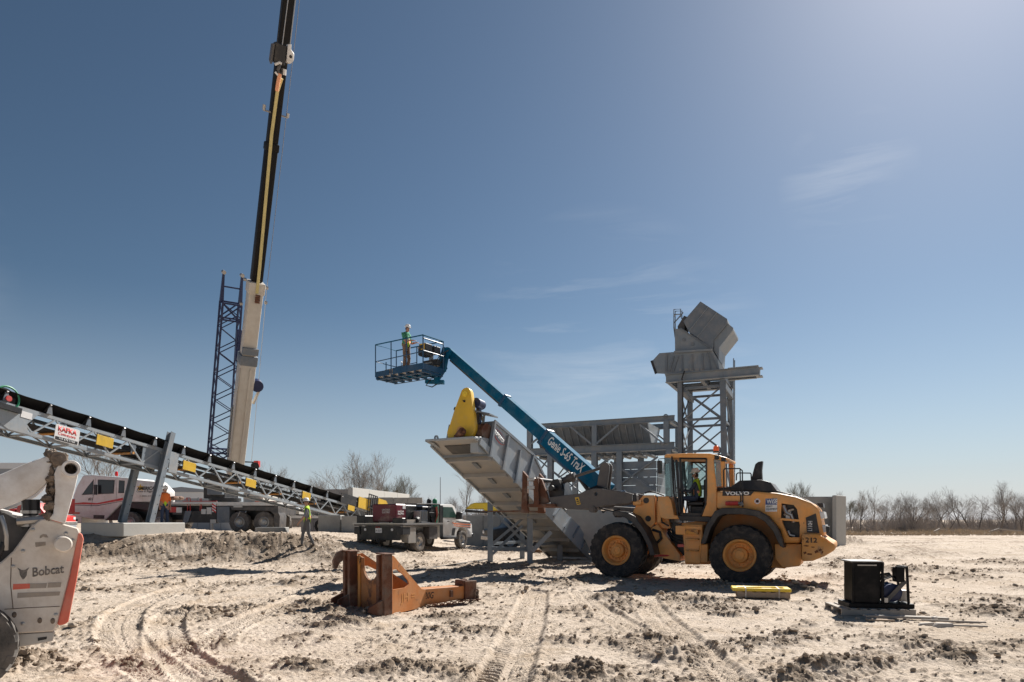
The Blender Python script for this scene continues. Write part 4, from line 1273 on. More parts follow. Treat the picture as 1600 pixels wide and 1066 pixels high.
# --- front frame
ff = MB()
ff.prism(z4([(45, 558), (88, 472), (130, 426), (216, 426), (224, 640), (186, 686)], 0.52), 0.40, 0.52)
ff.prism(z4([(45, 558), (88, 472), (130, 426), (216, 426), (224, 640), (186, 686)], 0.52), -0.52, -0.40)
ff.prism(z4([(186, 690), (240, 656), (300, 740), (422, 900), (416, 950), (300, 930), (214, 892), (214, 760)], 0.56), -0.56, 0.56)
ff.prism(z4([(214, 460), (300, 470), (350, 690), (240, 690)], 0.3), -0.38, 0.38)
fo = ff.build('front_frame', ORANGE, ld, bevel=0.012)
hol = MB()
for a, b in ((150, 468), (166, 612)):
    q = z4p(a, b, .53)
    hol = MB()
    hol.tube((q.x, .526, q.z), (q.x, .512, q.z), 0.085, 18); 
    hol.build('pin_recess', BLACKM, ld)
MB().box(*sorted((z4p(236, 0, .62).x, z4p(268, 0, .62).x)), 0.50, 0.62, *sorted((z4p(250, 645, .62).z, z4p(250, 470, .62).z))).build('bracket', ORANGE, ld, bevel=0.02)
q = z4p(80, 488, .62)
MB().box(q.x - .12, q.x + .12, .45, .68, q.z - .07, q.z + .07).build('lamp_bracket', ORANGE, ld, bevel=0.03)
q = z4p(66, 448, .62)
hl = MB(); hl.box(q.x - .05, q.x + .07, .46, .70, q.z - .11, q.z + .1); hl.build('headlamp', BLACK, ld, bevel=0.02)
MB().box(q.x + .072, q.x + .082, .48, .68, q.z - .08, q.z + .08).build('lamp_glass', CLEAR, ld)
h_ = MB()
h_.path([z4p(225, 430, .3), z4p(240, 440, .56), z4p(245, 520, .58), z4p(275, 640, .58), z4p(330, 670, .5)], 0.025, 7)
h_.path([z4p(200, 700, .60), z4p(260, 720, .62), z4p(270, 770, .62), z4p(230, 810, .6)], 0.04, 7)
for s in range(4):
    h_.path([z4p(320, 660 + s * 20, .3), z4p(360, 720 + s * 24, .38 + .03 * s), z4p(450, 740 + s * 28, .35)], 0.022, 6)
h_.path([z4p(140, 410, .2), z4p(180, 395, .35), z4p(240, 410, .3), z4p(290, 430, .1)], 0.022, 6)
h_.build('hose', RUBBERH, ld)
MB().prism(z4([(360, 640), (450, 660), (452, 900), (400, 930), (350, 760)], 0.3), -0.3, 0.3).build('articulation_joint', BLACKM, ld)
MB().tube(z4p(215, 905, .58), z4p(400, 905, .5), 0.035, 8).build('steering_cylinder', RED, ld)
# --- cab
cowl = z4([(238, 440), (325, 432), (350, 470), (372, 585), (418, 590), (418, 616), (300, 616), (256, 600)], 0.74)
MB().prism(cowl, -0.74, 0.74).build('cab_cowl', ORANGE, ld, bevel=0.03, seg=2)
VC = 0.76
roof = MB()
roof.prism(z1([(500, 118), (512, 108), (640, 103), (760, 104), (800, 112), (858, 128), (856, 142), (790, 138), (760, 130), (500, 128)], VC), -VC, VC)
roof.build('cab_roof', ORANGE, ld, bevel=0.02, seg=2)
pil = MB()
Bp = z1([(741, 128), (780, 128), (800, 330), (800, 440), (770, 462), (714, 462), (738, 385), (744, 340)], VC)
for s0, s1 in ((VC - .10, VC), (-VC, -VC + .10)):
    pil.prism(Bp, s0, s1)
    pil.prism(z1([(820, 140), (846, 146), (850, 292), (826, 292)], VC), s0, s1)
pil.box(z1p(790, 450, VC).x, z1p(785, 330, VC).x + .25, -VC + .1, VC - .1, z1p(780, 462, VC).z, z1p(780, 320, VC).z)
pil.build('cab_pillar', ORANGE, ld, bevel=0.015)
MB().prism(z1([(575, 458), (590, 458), (750, 462), (770, 470), (750, 494), (590, 486)], VC), -VC, VC).build('cab_floor', BLACKM, ld, bevel=0.01)
MB().prism(z1([(600, 440), (712, 445), (712, 462), (590, 460)], .6), -.7, .7).build('cab_base', BLACKM, ld)
for s in (VC, -VC):
    fr = MB()
    for pp in ([(545, 122), (548, 200), (556, 330), (580, 455)], [(592, 128), (597, 250), (598, 330), (606, 450)], [(592, 132), (742, 134)], [(742, 134), (741, 300), (738, 390), (712, 455)]):
        fr.path([z1p(a, b, s - .01 if s > 0 else s + .01) if s > 0 else V((z1p(a, b, VC).x, s + .01, z1p(a, b, VC).z)) for a, b in pp], 0.028, 6)
    fr.build('door_frame', BLACKM, ld)
gl = MB()
gl.prism(z1([(500, 128), (546, 124), (556, 330), (552, 345), (505, 345)], VC - .02), VC - .03, VC - .022)
gl.build('side_glass', GLASS, ld)
wx0 = z1p(500, 128, VC); wx1 = z1p(512, 348, VC)
gl = MB(); gl.hexa([(wx0.x, -VC, wx0.z), (wx0.x - .01, -VC, wx0.z), (wx0.x - .01, VC - .03, wx0.z), (wx0.x, VC - .03, wx0.z),
                    (wx1.x, -VC, wx1.z), (wx1.x - .01, -VC, wx1.z), (wx1.x - .01, VC - .03, wx1.z), (wx1.x, VC - .03, wx1.z)])
gl.build('windscreen', GLASS, ld)
gl = MB().prism(z1([(780, 140), (820, 142), (826, 292), (800, 292)], VC - .02), VC - .04, VC - .032); gl.build('rear_quarter_glass', GLASS, ld)
gl = MB(); fp = [(p_[0], p_[1]) for p_ in z1([(500, 128), (742, 134), (740, 380), (715, 455), (600, 455)], VC)]
gl.prism(fp, -VC + .03, -VC + .038); gl.build('far_side_glass', GLASS, ld)
tr = MB(); tr.tube(z1p(553, 140, VC + .05), z1p(578, 450, VC + .06), 0.02, 8); tr.tube(z1p(570, 140, VC + .03), z1p(590, 440, VC + .05), 0.035, 8)
tr.build('door_post', BLACKM, ld)
# seat, wheel, console
st = MB(); qx = z1p(700, 340, 0).x
sx = z1p(728, 380, 0).x; sz = z1p(700, 378, 0).z
st.box(sx - 0.05, sx + 0.45, -.27, .27, sz - .12, sz); st.box(sx - .16, sx - .03, -.26, .26, sz - .05, sz + .62); st.box(sx - .02, sx + .35, -.2, .2, sz - .45, sz - .12)
st.build('seat', BLACKM, ld, bevel=0.03)
sw = MB(); swc = V((sx + 0.62, 0, sz + 0.30))
sw.lathe([(0.19, -0.015), (0.205, 0), (0.19, 0.015), (0.175, 0)], swc, (-0.6, 0, 0.8), 20, close=True)
sw.tube(swc, swc + V((0.28, 0, -0.5)), 0.035, 8); sw.beam(swc - V((0, .19, 0)), swc + V((0, .19, 0)), .02, .02)
sw.box(sx + .78, sx + .95, -.3, .3, sz - .6, sz + .05)
sw.build('steering_wheel', BLACKM, ld)
mr = MB(); mr.path([z1p(502, 132, VC), z1p(470, 136, VC + .12), z1p(465, 160, VC + .16)], 0.012, 6)
q = z1p(477, 178, VC + .16); mr.box(q.x - .04, q.x + .04, q.y - .1, q.y + .1, q.z - .2, q.z + .16)
mr.build('mirror', BLACKM, ld, bevel=0.004)
bc = MB(); q = z1p(796, 96, .25)
bc.lathe([(0.085, 0), (0.085, 0.04)], (q.x, q.y, q.z - .02), (0, 0, 1), 14); bcn = bc.build('beacon_base', BLACKM, ld)
MB().lathe([(0.075, 0.04), (0.08, 0.10), (0.07, 0.17), (0.04, 0.195), (0, 0.2)], (q.x, q.y, q.z - .02), (0, 0, 1), 14).build('beacon', AMBER, ld)
wl = MB()
for a, b in ((800, 128), (838, 140)):
    q = z1p(a, b, VC); wl.box(q.x - .06, q.x + .06, q.y - .2, q.y + .04, q.z - .05, q.z + .06)
wl.build('work_lamp', BLACKM, ld, bevel=0.012)
# --- steps, tank, battery box
tk = MB()
tk.prism(z4([(575, 815), (640, 815), (640, 962), (575, 965)], 0.95), 0.45, 0.95)
tk.prism(z4([(452, 660), (600, 660), (600, 815), (575, 830), (575, 970), (460, 962), (455, 800)], 1.0), 0.45, 1.0)
tk.build('tank', ORANGE, ld, bevel=0.02)
MB().prism(z4([(384, 668), (598, 672), (598, 700), (446, 742), (386, 736)], 1.02), 0.5, 1.05).build('step_box', ORANGE, ld, bevel=0.015)
for a, b in ((700, 738), (770, 782), (860, 872)):
    q0, q1 = z4p(460, a, 1.02), z4p(568, b, 1.02)
    MB().box(min(q0.x, q1.x), max(q0.x, q1.x), 1.003, 1.15, q1.z, q0.z).build('step', ORANGE_D, ld, bevel=0.006)
st = MB(); st.beam(z4p(455, 680, 1.14), z4p(462, 965, 1.10), .02, .05); st.beam(z4p(590, 690, 1.14), z4p(574, 970, 1.10), .02, .05)
st.build('step_side', ORANGE, ld)
q0, q1 = z4p(400, 815, .9), z4p(452, 838, .9)
MB().box(min(q0.x, q1.x), max(q0.x, q1.x), .5, .9, q1.z, q0.z).build('warning_plate', RED, ld)
# --- rails, badges
hr = MB()
hr.path([z1p(845, 400, .84), z1p(840, 300, .84), z1p(838, 200, .84), z1p(845, 191, .84), z1p(930, 190, .84), z1p(945, 202, .84), z1p(946, 300, .86), z1p(948, 410, .9)], 0.018, 7)
hr.path([z1p(932, 196, .82), z1p(935, 300, .84), z1p(936, 400, .88)], 0.016, 7)
hr.path([z1p(911, 258, -.1), z1p(912, 222, -.1), z1p(920, 215, -.1), z1p(990, 216, -.1), z1p(995, 222, -.1), z1p(996, 255, -.1)], 0.018, 7)
hr.path([z1p(805, 300, .8), z1p(945, 304, .86)], 0.014, 6)
hr.build('handrail', BLACKM, ld)
MB().prism(z1([(832, 319), (1012, 319), (992, 344), (832, 346)], .862), .862, .872).build('badge', BLACK, ld)
text('VOLVO', 'maker_lettering', ld, LETTER_W, z1p(848, 343, .874), (-1, 0, 0), (0, 0, 1), z1p(0, 323, .874).z - z1p(0, 343, .874).z, abs(z1p(985, 0, .874).x - z1p(848, 0, .874).x), 0.004, bold=0.045)
q0, q1 = z1p(1076, 435, .862), z1p(1143, 360, .862)
MB().box(min(q0.x, q1.x), max(q0.x, q1.x), .862, .868, q0.z, q1.z).build('owner_plate', SIGNW, ld)
MB().box(min(q0.x, q1.x) + .004, max(q0.x, q1.x) - .004, .869, .872, (q0.z + q1.z) / 2 + .01, q1.z - .004).build('owner_plate_head', SIGNB, ld)
text('WISE', 'owner_lettering', ld, LETTER_W, z1p(1082, 390, .873), (-1, 0, 0), (0, 0, 1), .12, .27, 0.003, bold=0.03)
text('HEAVY\nEQUIPMENT', 'owner_small_lettering', ld, LETTER_K, z1p(1082, 428, .873), (-1, 0, 0), (0, 0, 1), .13, .27, 0.003)
q = z1p(1030, 376, .866)
rd = MB(); rd.lathe([(0.075, 0.0), (0.075, 0.008), (0, 0.008)], (q.x, .858, q.z), (0, 1, 0), 16); rd.build('round_sticker', SIGNW, ld)
rd = MB()
for kk in range(4):
    a = kk * math.pi / 2 + .78
    rd.beam((q.x + .03 * math.cos(a), .869, q.z + .03 * math.sin(a)), (q.x + .075 * math.cos(a), .869, q.z + .075 * math.sin(a)), .006, .03, (0, 1, 0))
rd.build('sticker_marks', LETTER_R, ld)
MB().lathe([(0.04, 0), (0.04, 0.006), (0, 0.006)], (q.x, .864, q.z), (0, 1, 0), 12).build('sticker_centre', BLACK, ld)
ex = MB(); ex.tube(z1p(850, 388, .95), z1p(922, 388, .95), 0.06, 10); ex.build('extinguisher', RED, ld)
ex = MB(); ex.tube(z1p(922, 388, .95), z1p(945, 390, .95), 0.035, 8); ex.path([z1p(940, 378, .95), z1p(950, 395, .97), z1p(930, 402, .97)], .014, 6); ex.build('extinguisher_valve', STEEL, ld)
# --- lift arms
armp = [(520, 684), (700, 662), (940, 632), (1050, 584), (1130, 562), (1215, 562), (1300, 575), (1420, 592), (1560, 610), (1680, 640), (1690, 720), (1640, 770), (1500, 775), (1421, 790), (1290, 800), (1200, 822), (1090, 842), (960, 858), (760, 850), (640, 815), (560, 790), (525, 750)]
for s in (1, -1):
    pp = za(armp, 0.62)
    a_ = MB().prism(pp, *((0.50, 0.64) if s > 0 else (-0.64, -0.50)))
    ao = a_.build('lift_arm', ARM, ld, bevel=0.012)
    q = zap(1168, 640, .62)
    if s > 0:
        cut(ao, MB().tube((q.x, .45, q.z), (q.x, .7, q.z), 0.055, 16))
        q = zap(1120, 852, .62); bs = MB(); bs.tube((q.x, .42, q.z), (q.x, .70, q.z), 0.10, 16); bs.tube((q.x, .70, q.z), (q.x, .72, q.z), 0.06, 14); bs.build('pin_boss', ARM, ld)
        dq = [(872, 688), (925, 680), (955, 782), (902, 792)]
        MB().prism(za(dq, .643), .643, .647).build('warning_label', YELLOW, ld)
        t_ = MB(); t_.lathe([(0.03, 0), (0.03, 0.003), (0, 0.003)], zap(905, 715, .648), (0, 1, 0), 10); t_.beam(zap(895, 745, .649), zap(935, 738, .649), .003, .03); t_.beam(zap(905, 770, .649), zap(945, 762, .649), .003, .03); t_.build('warning_mark', LETTER_K, ld)
cx_ = zap(1130, 700, .5)
MB().tube((cx_.x, -.5, cx_.z), (cx_.x, .5, cx_.z), 0.14, 16).build('cross_tube', ARM, ld)
be = MB()
bp = za([(1195, 560), (1250, 245), (1275, 218), (1320, 205), (1350, 215), (1375, 250), (1372, 330), (1335, 590), (1200, 600)], 0.0)
for s in (-.17, .09):
    be.prism(bp, s, s + .08)
beo = be.build('bellcrank', ARM, ld, bevel=0.01)
tc_ = MB()
tc_.tube(zap(1290, 262, 0), zap(880, 395, 0), 0.045, 12)
tc_.build('link_rod', DARK, ld)
tc_ = MB(); tc_.tube(zap(880, 392, 0), zap(770, 430, 0), 0.13, 14); tc_.tube(zap(790, 420, 0), zap(690, 465, 0), 0.10, 14); tc_.lathe([(.12, 0), (.15, .02), (.15, .1), (.12, .12)], zap(860, 400, 0), zap(780, 425, 0) - zap(860, 400, 0), 14)
tc_.build('tilt_cylinder', DARK, ld)
lc = MB()
for s in (.36, -.36):
    lc.tube(zap(1240, 850, s), zap(1480, 850, s), 0.05, 10)
lc.build('lift_rod', CHROME, ld)
lc = MB()
for s in (.36, -.36):
    lc.tube(zap(1420, 848, s), zap(1760, 870, s), 0.085, 12)
lc.build('lift_cylinder', ARM, ld)
ho = MB()
for k in range(5):
    v = .44 - k * .05
    ho.path([zap(1420, 590 + k * 6, v), zap(1300, 565, v), zap(1180, 545 - k * 5, v), zap(1060, 575, v)], 0.02, 6)
ho.path([zap(1210, 830, .66), zap(1290, 860, .69), zap(1400, 880, .66), zap(1500, 850, .6)], 0.022, 6)
for k in range(4):
    ho.path([zap(690 - 12 * k, 470, .3 - .1 * k), zap(720 - 10 * k, 560, .42 - .1 * k), zap(715, 660, .4 - .1 * k), zap(660, 800, .45), zap(760, 868, .5)], 0.02, 6)
ho.build('hose', RUBBERH, ld)
# --- coupler and pallet forks
cp = MB()
for v in (.62, .30, -.30, -.62):
    cp.prism(za([(310, 440), (345, 398), (420, 440), (500, 660), (520, 760), (330, 800), (310, 760), (360, 700), (365, 600), (310, 520)], v), v - .05, v + .05)
cp.build('coupler_plate', RUSTY, ld, bevel=0.008)
cp = MB()
for a, b, r_ in ((360, 440, .06), (345, 770, .07), (560, 560, .09)):
    q = zap(a, b, .6); cp.tube((q.x, -.72, q.z), (q.x, .72, q.z), r_, 12)
cp.prism(za([(500, 560), (560, 440), (640, 430), (720, 640), (720, 670), (520, 690)], .4), -.4, .4)
cp.build('coupler_frame', BLACKM, ld, bevel=0.01)
cr = MB()
for a, b, hh in ((250, 440, .09), (250, 552, .10)):
    q = zap(a, b, .75); q2 = zap(330, b, .75)
    cr.box(min(q.x, q2.x), max(q.x, q2.x) + .05, -.85, .85, q.z - hh / 2, q.z + hh / 2)
cr.build('carriage_bar', STEEL, ld, bevel=0.008)
cr = MB(); q = zap(225, 800, .75); q2 = zap(600, 815, .75)
cr.box(min(q.x, q2.x), max(q.x, q2.x), -.85, .80, q.z - .05, q.z + .05)
for v in (.8, -.8):
    cr.prism(za([(300, 430), (370, 420), (380, 790), (310, 800)], v), v - .04, v + .04)
cr.build('carriage_frame', RUSTY, ld, bevel=0.01)
for s in (1, -1):
    v = .62 * s
    sh = za([(155, 318), (222, 395), (222, 800), (235, 880), (225, 905), (135, 900), (150, 600)], .62)
    MB().prism(sh, v - .065, v + .065).build('fork_shank', RUSTY, ld, bevel=0.01)
    q = zap(140, 882, .62)
    q0 = za([(150, 880)], .62)[0]
    MB().prism([(q0[0], q0[1] - .03), (q0[0], q0[1] + .035), (q0[0] + 1.45, q0[1] + .02), (q0[0] + 1.5, q0[1]), (q0[0] + 1.45, q0[1] - .005)], v - .065, v + .065).build('fork_tine', RUSTY, ld, bevel=0.006)

# --- driver
lw = lf.M @ V((sx + 0.17, 0.02, sz - 0.9))
person('loader driver in white hard hat, lime vest and plaid sleeves seated in the cab', tuple(lw), LTH,
       dict(pelvis=(0, 0, 1.0), spine=(-.01, 0, 1.17), chest=(0.02, 0, 1.38), head=(0.06, 0, 1.67), face=(1, .05, -.1),
            shl=(0.02, .19, 1.43), shr=(0.02, -.19, 1.43), ell=(0.16, .24, 1.20), elr=(0.16, -.24, 1.20), wrl=(0.40, .17, 1.20), wrr=(0.40, -.17, 1.20),
            hil=(0.03, .10, .98), hir=(0.03, -.10, .98), knl=(.46, .14, 1.0), knr=(.46, -.14, 1.0), anl=(.50, .14, .56), anr=(.50, -.14, .56), tol=(1, 0, 0), tor=(1, 0, 0)),
       (LIME, PLAID, PLAID, JEANS, BOOT), vest_mats=[LIME, PEACH])
# ================================================================ BELT CONVEYOR (left)
cA, cB = W(50, 680, 24.0), W(500, 799, 39.5)
ux = (cB - cA).normalized()
uy = V((0, 0, 1)).cross(ux).normalized()
uz = ux.cross(uy).normalized()
cM = Matrix(((ux.x, uy.x, uz.x, cA.x), (ux.y, uy.y, uz.y, cA.y), (ux.z, uy.z, uz.z, cA.z), (0, 0, 0, 1)))
cf = Fr(None, M=cM)
cv = thing('belt_conveyor', 'long inclined grey truss conveyor with black troughed belt and yellow guards', 'conveyor', M=cM)
cx = lambda px, py=700: cf.P(px, py, 0)[0]
X0, X1 = cx(-60, 650), cx(572, 815)
CWD, CH = 1.25, 0.80
for y in (0, CWD):
    for z in (0, CH):
        c = MB()
        c.box(X0, X1, y - .005 if y == 0 else y - .09, y + .09 if y == 0 else y + .005, z - .05, z - .035)
        c.box(X0, X1, y - .008, y + .008, z - .034, z + .07)
        c.box(X0, X1, y - .005 if y == 0 else y - .08, y + .08 if y == 0 else y + .005, z + .071, z + .084)
        c.build('chord', GREY_B, cv)
pitch = 1.52
n0 = int(math.ceil(X0 / pitch)); n1 = int(X1 / pitch)
bmesh_cache = {}
for k in range(n0, n1):
    x = k * pitch
    for y, nm in ((0, 'near'), (CWD, 'far')):
        for (a, b) in (((x, 0.07), (x + pitch * .48, CH - .05)), ((x + pitch * .52, CH - .05), (x + pitch, .07))):
            q = MB().beam((a[0], y + .02, a[1]), (b[0], y + .02, b[1]), .055, .055, (0, 1, 0))
            q.build('brace', GREY_B, cv)
    q = MB().beam((x, .01, .02), (x, CWD - .01, .02), .06, .06); q.build('cross_member', GREY_B, cv)
    q = MB().beam((x, .02, -.02), (x + pitch, CWD - .02, -.02), .045, .045); q.build('cross_brace', GREY_D, cv)
# troughed belt
bl = MB()
sec = [(-.10, 1.25), (-.03, 1.23), (.28, .99), (.97, .99), (1.28, 1.23), (1.35, 1.25)]
def belt_strip(mb, sec, xs, th=.014, dz=lambda x: 0):
    n = len(sec)
    vs = []
    for x in xs:
        for t in (0, th):
            vs += [(x, y, z + t + dz(x)) for y, z in sec]
    fs = []
    for i in range(len(xs) - 1):
        a, b = i * 2 * n, (i + 1) * 2 * n
        for k in range(n - 1):
            fs += [(a + k, a + k + 1, b + k + 1, b + k), (a + n + k, b + n + k, b + n + k + 1, a + n + k + 1)]
        fs += [(a, b, b + n, a + n), (a + n - 1, a + 2 * n - 1, b + 2 * n - 1, b + n - 1)]
    mb.add(vs, fs)
xs = list(np.linspace(X0 + .2, X1 - .4, 60))
belt_strip(bl, sec, xs, .016, lambda x: .012 * math.sin(x * 2 * math.pi / pitch))
bl.build('belt', BELT, cv, smooth=False)
# skirt hanging below the belt edge on the near side reads as dark return side
rb = MB(); belt_strip(rb, [(.12, .40), (1.12, .40)], [X0 + .4, X1 - .6], .016); rb.build('return_belt', BELT, cv, smooth=False)
# idlers
for k in range(n0, n1 + 1):
    x = k * pitch + .45
    idl = MB()
    for s, y in ((1, -.06), (-1, CWD + .06)):
        idl.prism([(x - .11, CH + .08), (x + .11, CH + .08), (x + .035, CH + .46), (x - .035, CH + .46)], y - .012, y + .012)
    idl.box(x - .06, x + .06, -.1, CWD + .1, CH + .085, CH + .11)
    ib = idl.build('idler_frame', GREY_D, cv)
    ro = MB()
    ro.tube((x, -.06, 1.235), (x, .27, .925), .055, 10); ro.tube((x, .30, .925), (x, .95, .925), .055, 10); ro.tube((x, .98, .925), (x, 1.31, 1.235), .055, 10)
    ro.build('roller', BLACKM, ib)
    cap = MB(); cap.tube((x, -.10, CH + .44), (x, -.05, CH + .40), .035, 8); cap.build('bearing_cap', CHROME, ib)
    if k % 2 == 0:
        q = MB(); q.tube((x + .6, -.02, .36), (x + .6, CWD + .02, .36), .05, 10); rr = q.build('return_roller', ORANGE_D, cv)
        q = MB(); q.box(x + .5, x + .7, .012, .035, .30, .72); q.build('drop_bracket', GREY_D, cv)
    else:
        q = MB(); q.tube((x, .45, .97), (x, .5, .97), .07, 10); q.build('return_bracket', BLACKM, cv)
# yellow guards on the near side
for k, (px, py) in enumerate([(163, 690), (295, 729), (391, 755), (478, 775), (548, 793)]):
    u, w = cf.P(px, py, -.05)
    q = MB(); q.box(u - .36, u + .36, -.10, -.085, w - .20, w + .20); q.box(u - .36, u + .36, -.085, -.03, w + .19, w + .20)
    g_ = q.build('return_guard', YELLOW, cv, bevel=.004)
    q = MB(); q.box(u - .30, u - .24, -.04, .01, w - .2, w + .25); q.box(u + .24, u + .30, -.04, .01, w - .2, w + .25); q.build('guard_bracket', GREY_D, g_)
# maker sign on the near truss
q0, q1 = cf.P(85, 688, -.05), cf.P(124, 672, -.05)
u0, w0 = cf.P(83, 681, -.05); u1, w1 = cf.P(121, 690, -.05)
sw_ = u1 - u0; sc_ = (u0 + u1) / 2
sz0 = .02; sz1 = .62
sg = MB().prism([(u0, sz0 + .04), (u0 + .05, sz0), (u1 - .05, sz0), (u1, sz0 + .04), (u1, sz1 - .04), (u1 - .05, sz1), (u0 + .05, sz1), (u0, sz1 - .04)], -.12, -.10).build('sign', SIGNW, cv)
text('KAFKA', 'lettering', sg, LETTER_R, (u0 + .10, -.121, sz0 + .36), (1, 0, 0), (0, 0, 1), .19, sw_ - .22, .004, bold=.03)
text('Conveyors', 'lettering', sg, LETTER_R, (u0 + .12, -.121, sz0 + .19), (1, 0, 0), (0, 0, 1), .15, sw_ - .26, .004, bold=.012)
MB().box(u0 + .04, u1 - .04, -.126, -.1205, sz0 + .03, sz0 + .15).build('sign_band', LETTER_K, sg)
text('715 675 1100', 'lettering', sg, LETTER_W, (u0 + .16, -.127, sz0 + .06), (1, 0, 0), (0, 0, 1), .065, sw_ - .32, .003, bold=.01)
# head pulley, head frame plates
hx = cx(8, 640)
q = MB(); q.tube((hx, .12, 1.02), (hx, CWD - .12, 1.02), .36, 24); q.build('head_pulley', BLACKM, cv)
q = MB(); q.lathe([(.40, -.02), (.43, 0), (.40, .02), (.36, 0)], (hx, -.02, 1.02), (0, 1, 0), 24, close=True); q.build('pulley_guard', GREENP, cv)
q = MB(); q.tube((hx, -.12, 1.0), (hx, -.02, 1.0), .10, 12); q.build('bearing', RED, cv)
q = MB(); q.prism([(hx - 1.2, .82), (hx + 1.15, .82), (hx + .75, .30), (hx + .9, -.02), (hx + .2, -.02), (hx - .4, .25), (hx - 1.2, .6)], -.02, -.005)
q.prism([(hx - 1.2, .82), (hx + 1.15, .82), (hx + .75, .30), (hx + .9, -.02), (hx + .2, -.02), (hx - .4, .25), (hx - 1.2, .6)], CWD, CWD + .02)
hp_ = q.build('head_plate', GREY_B, cv)
q = MB(); q.box(hx - .9, hx + .45, -.16, -.021, .60, .78); q.build('motor_base', BLACKM, hp_)
q = MB(); q.box(hx + .52, hx + .90, -.03, -.0205, .52, .74); sti = q.build('sticker', SIGNW, hp_)
# legs: two slanted columns with bolt holes, plates
for y, nm in ((-.16, 0), (CWD + .16, 1)):
    t0 = cf.P3(268, 676, -.16); f0 = cf.P3(234, 817, -.16)
    t0.y = y; f0.y = y
    q = MB(); q.ibeam(t0, f0, .24, .24, .022, (0, 1, 0))
    lg = q.build('leg', GREY, cv)
    d = (f0 - t0)
    q = MB()
    for s in range(7):
        c = t0 + d * (.30 + .1 * s)
        yy = y - .02
        q.tube(c + V((.06, -.105, 0)), c + V((.06, -.125, 0)), .022, 8)
    q.build('bolt', BLACKM, lg)
    u, w = cf.P(250, 720, -.16)
    q = MB(); q.box(u - .75, u + .35, y + (.17 if y < 0 else -.19), y + (.19 if y < 0 else -.17), -.05, CH + .1); q.build('gusset_plate', GREY, cv)
    q = MB(); q.box(u + .6, u + 1.05, y + .12 if y < 0 else y - .14, y + .14 if y < 0 else y - .12, -.03, CH + .05); q.build('splice_plate', GREY_B, cv)
# tail section with yellow guards, black screens
u, w = cf.P(566, 775, 0)
q = MB(); q.box(u - 2.4, u - .1, -.10, -.06, .84, 1.45); q.box(u - 2.4, u - .1, CWD + .06, CWD + .10, .84, 1.45); q.build('skirt_board', BLACKM, cv)
u2, w2 = cf.P(568, 787, -.1)
q = MB(); q.box(u2 - .65, u2 + .65, -.16, -.13, w2 - .35, w2 + .35); q.build('tail_guard', YELLOW, cv)
u3, w3 = cf.P(598, 796, -.1)
q = MB(); q.prism([(u3 - .75, w3 - .35), (u3 + .85, w3 - .55), (u3 + .85, w3 + .15), (u3 + .2, w3 + .62), (u3 - .75, w3 + .62)], -.19, -.14); q.build('tail_guard', YELLOW, cv)
q = MB(); q.tube((u3, .1, w3), (u3, CWD - .1, w3), .3, 18); q.build('tail_pulley', BLACKM, cv)
q = MB()
u4, w4 = cf.P(582, 792, -.2)
for s in range(5):
    q.beam((u4 - .5 + s * .25, -.2, w4 - .9), (u4 - .5 + s * .25, -.2, w4 + .75), .05, .05)
q.beam((u4 - .52, -.2, w4 + .75), (u4 + .52, -.2, w4 + .75), .06, .06); q.beam((u4 - .52, -.2, w4 - .1), (u4 + .52, -.2, w4 - .1), .06, .06)
q.build('guard_cage', BLACKM, cv)
q = MB(); tl = cM @ V((u4, 0, 0)); 
for s in (0, CWD):
    p_ = V((u3 + .3, s, -.0)); wz = (cM @ p_); lz = wz.z - gz(wz.x, wz.y)
    q.beam(p_, p_ + cM.to_3x3().inverted() @ V((0, 0, -lz)), .16, .16)
q.build('tail_leg', GREY, cv)
# pier under the legs
pb = thing('concrete_footing', 'wide low concrete footing block under the conveyor legs', 'concrete block', (0, 0, 0), 0)
foot = cM @ V((cf.P(234, 817, -.16)[0], -.16, cf.P(234, 817, -.16)[1]))
pc = V((-15.38, 27.0, 0)); ax_ = V((ux.x, ux.y, 0)).normalized(); ay_ = V((-ax_.y, ax_.x, 0))
pb.location = (pc.x, pc.y, 1.02); pb.rotation_euler = (0, 0, math.atan2(ax_.y, ax_.x))
MB().box(0, 3.1, 0, 2.35, 0, foot.z - 1.02).build('block', CONC_L, pb, bevel=.03)

# ================================================================ TILTED CHUTE CONVEYOR WITH STAND
kx = V((.475, .88, 0)); kO = W(747, 690, 20.0)
kf = Fr(kO, math.atan2(kx.y, kx.x))
ch = thing('chute_conveyor', 'tilted grey chute conveyor with a tall yellow drive guard on its raised end', 'conveyor', kO, math.atan2(kx.y, kx.x))
zk = lambda pts, v: kf.poly(pts, v, 3.554, 3.554, 650, 580)
def zkp(a, b, v):
    u, w = zk([(a, b)], v)[0]; return V((u, v, w))
KW = 1.66
SL = (zkp(955, 1035, 0).z) / zkp(955, 1035, 0).x      # slope of the pan line
XE = zkp(955, 1035, 0).x
pan = MB()
pan.prism([(-.25, .06), (0, 0), (XE, SL * XE), (XE, SL * XE + .05), (.02, .055), (-.25, .12)], .0, KW)
pan.build('pan', PAN, ch)
lip = MB(); lip.box(-.30, -.02, -.02, KW + .02, .055, .125); lip.build('lip', GREY_B, ch, bevel=.01)
e = MB()
e.beam((0.05, -.03, .02), (XE, -.03, SL * XE + .02), .05, .20, (0, 0, 1)); e.beam((0.05, KW + .03, .02), (XE, KW + .03, SL * XE + .02), .05, .20, (0, 0, 1))
e.build('side_angle', GREY_B, ch)
e = MB()   # rounded flare at the far corner of the raised end
e.hexa([(-.3, KW + .02, .06), (.5, KW, -.12), (.55, KW - .12, -.20), (-.25, KW - .25, .02), (-.3, KW + .02, .09), (.5, KW + .03, -.08), (.6, KW + .02, -.16), (-.25, KW - .05, .06)])
e.build('corner_flare', GREY_B, ch)
s_ = 0.85; k = 0
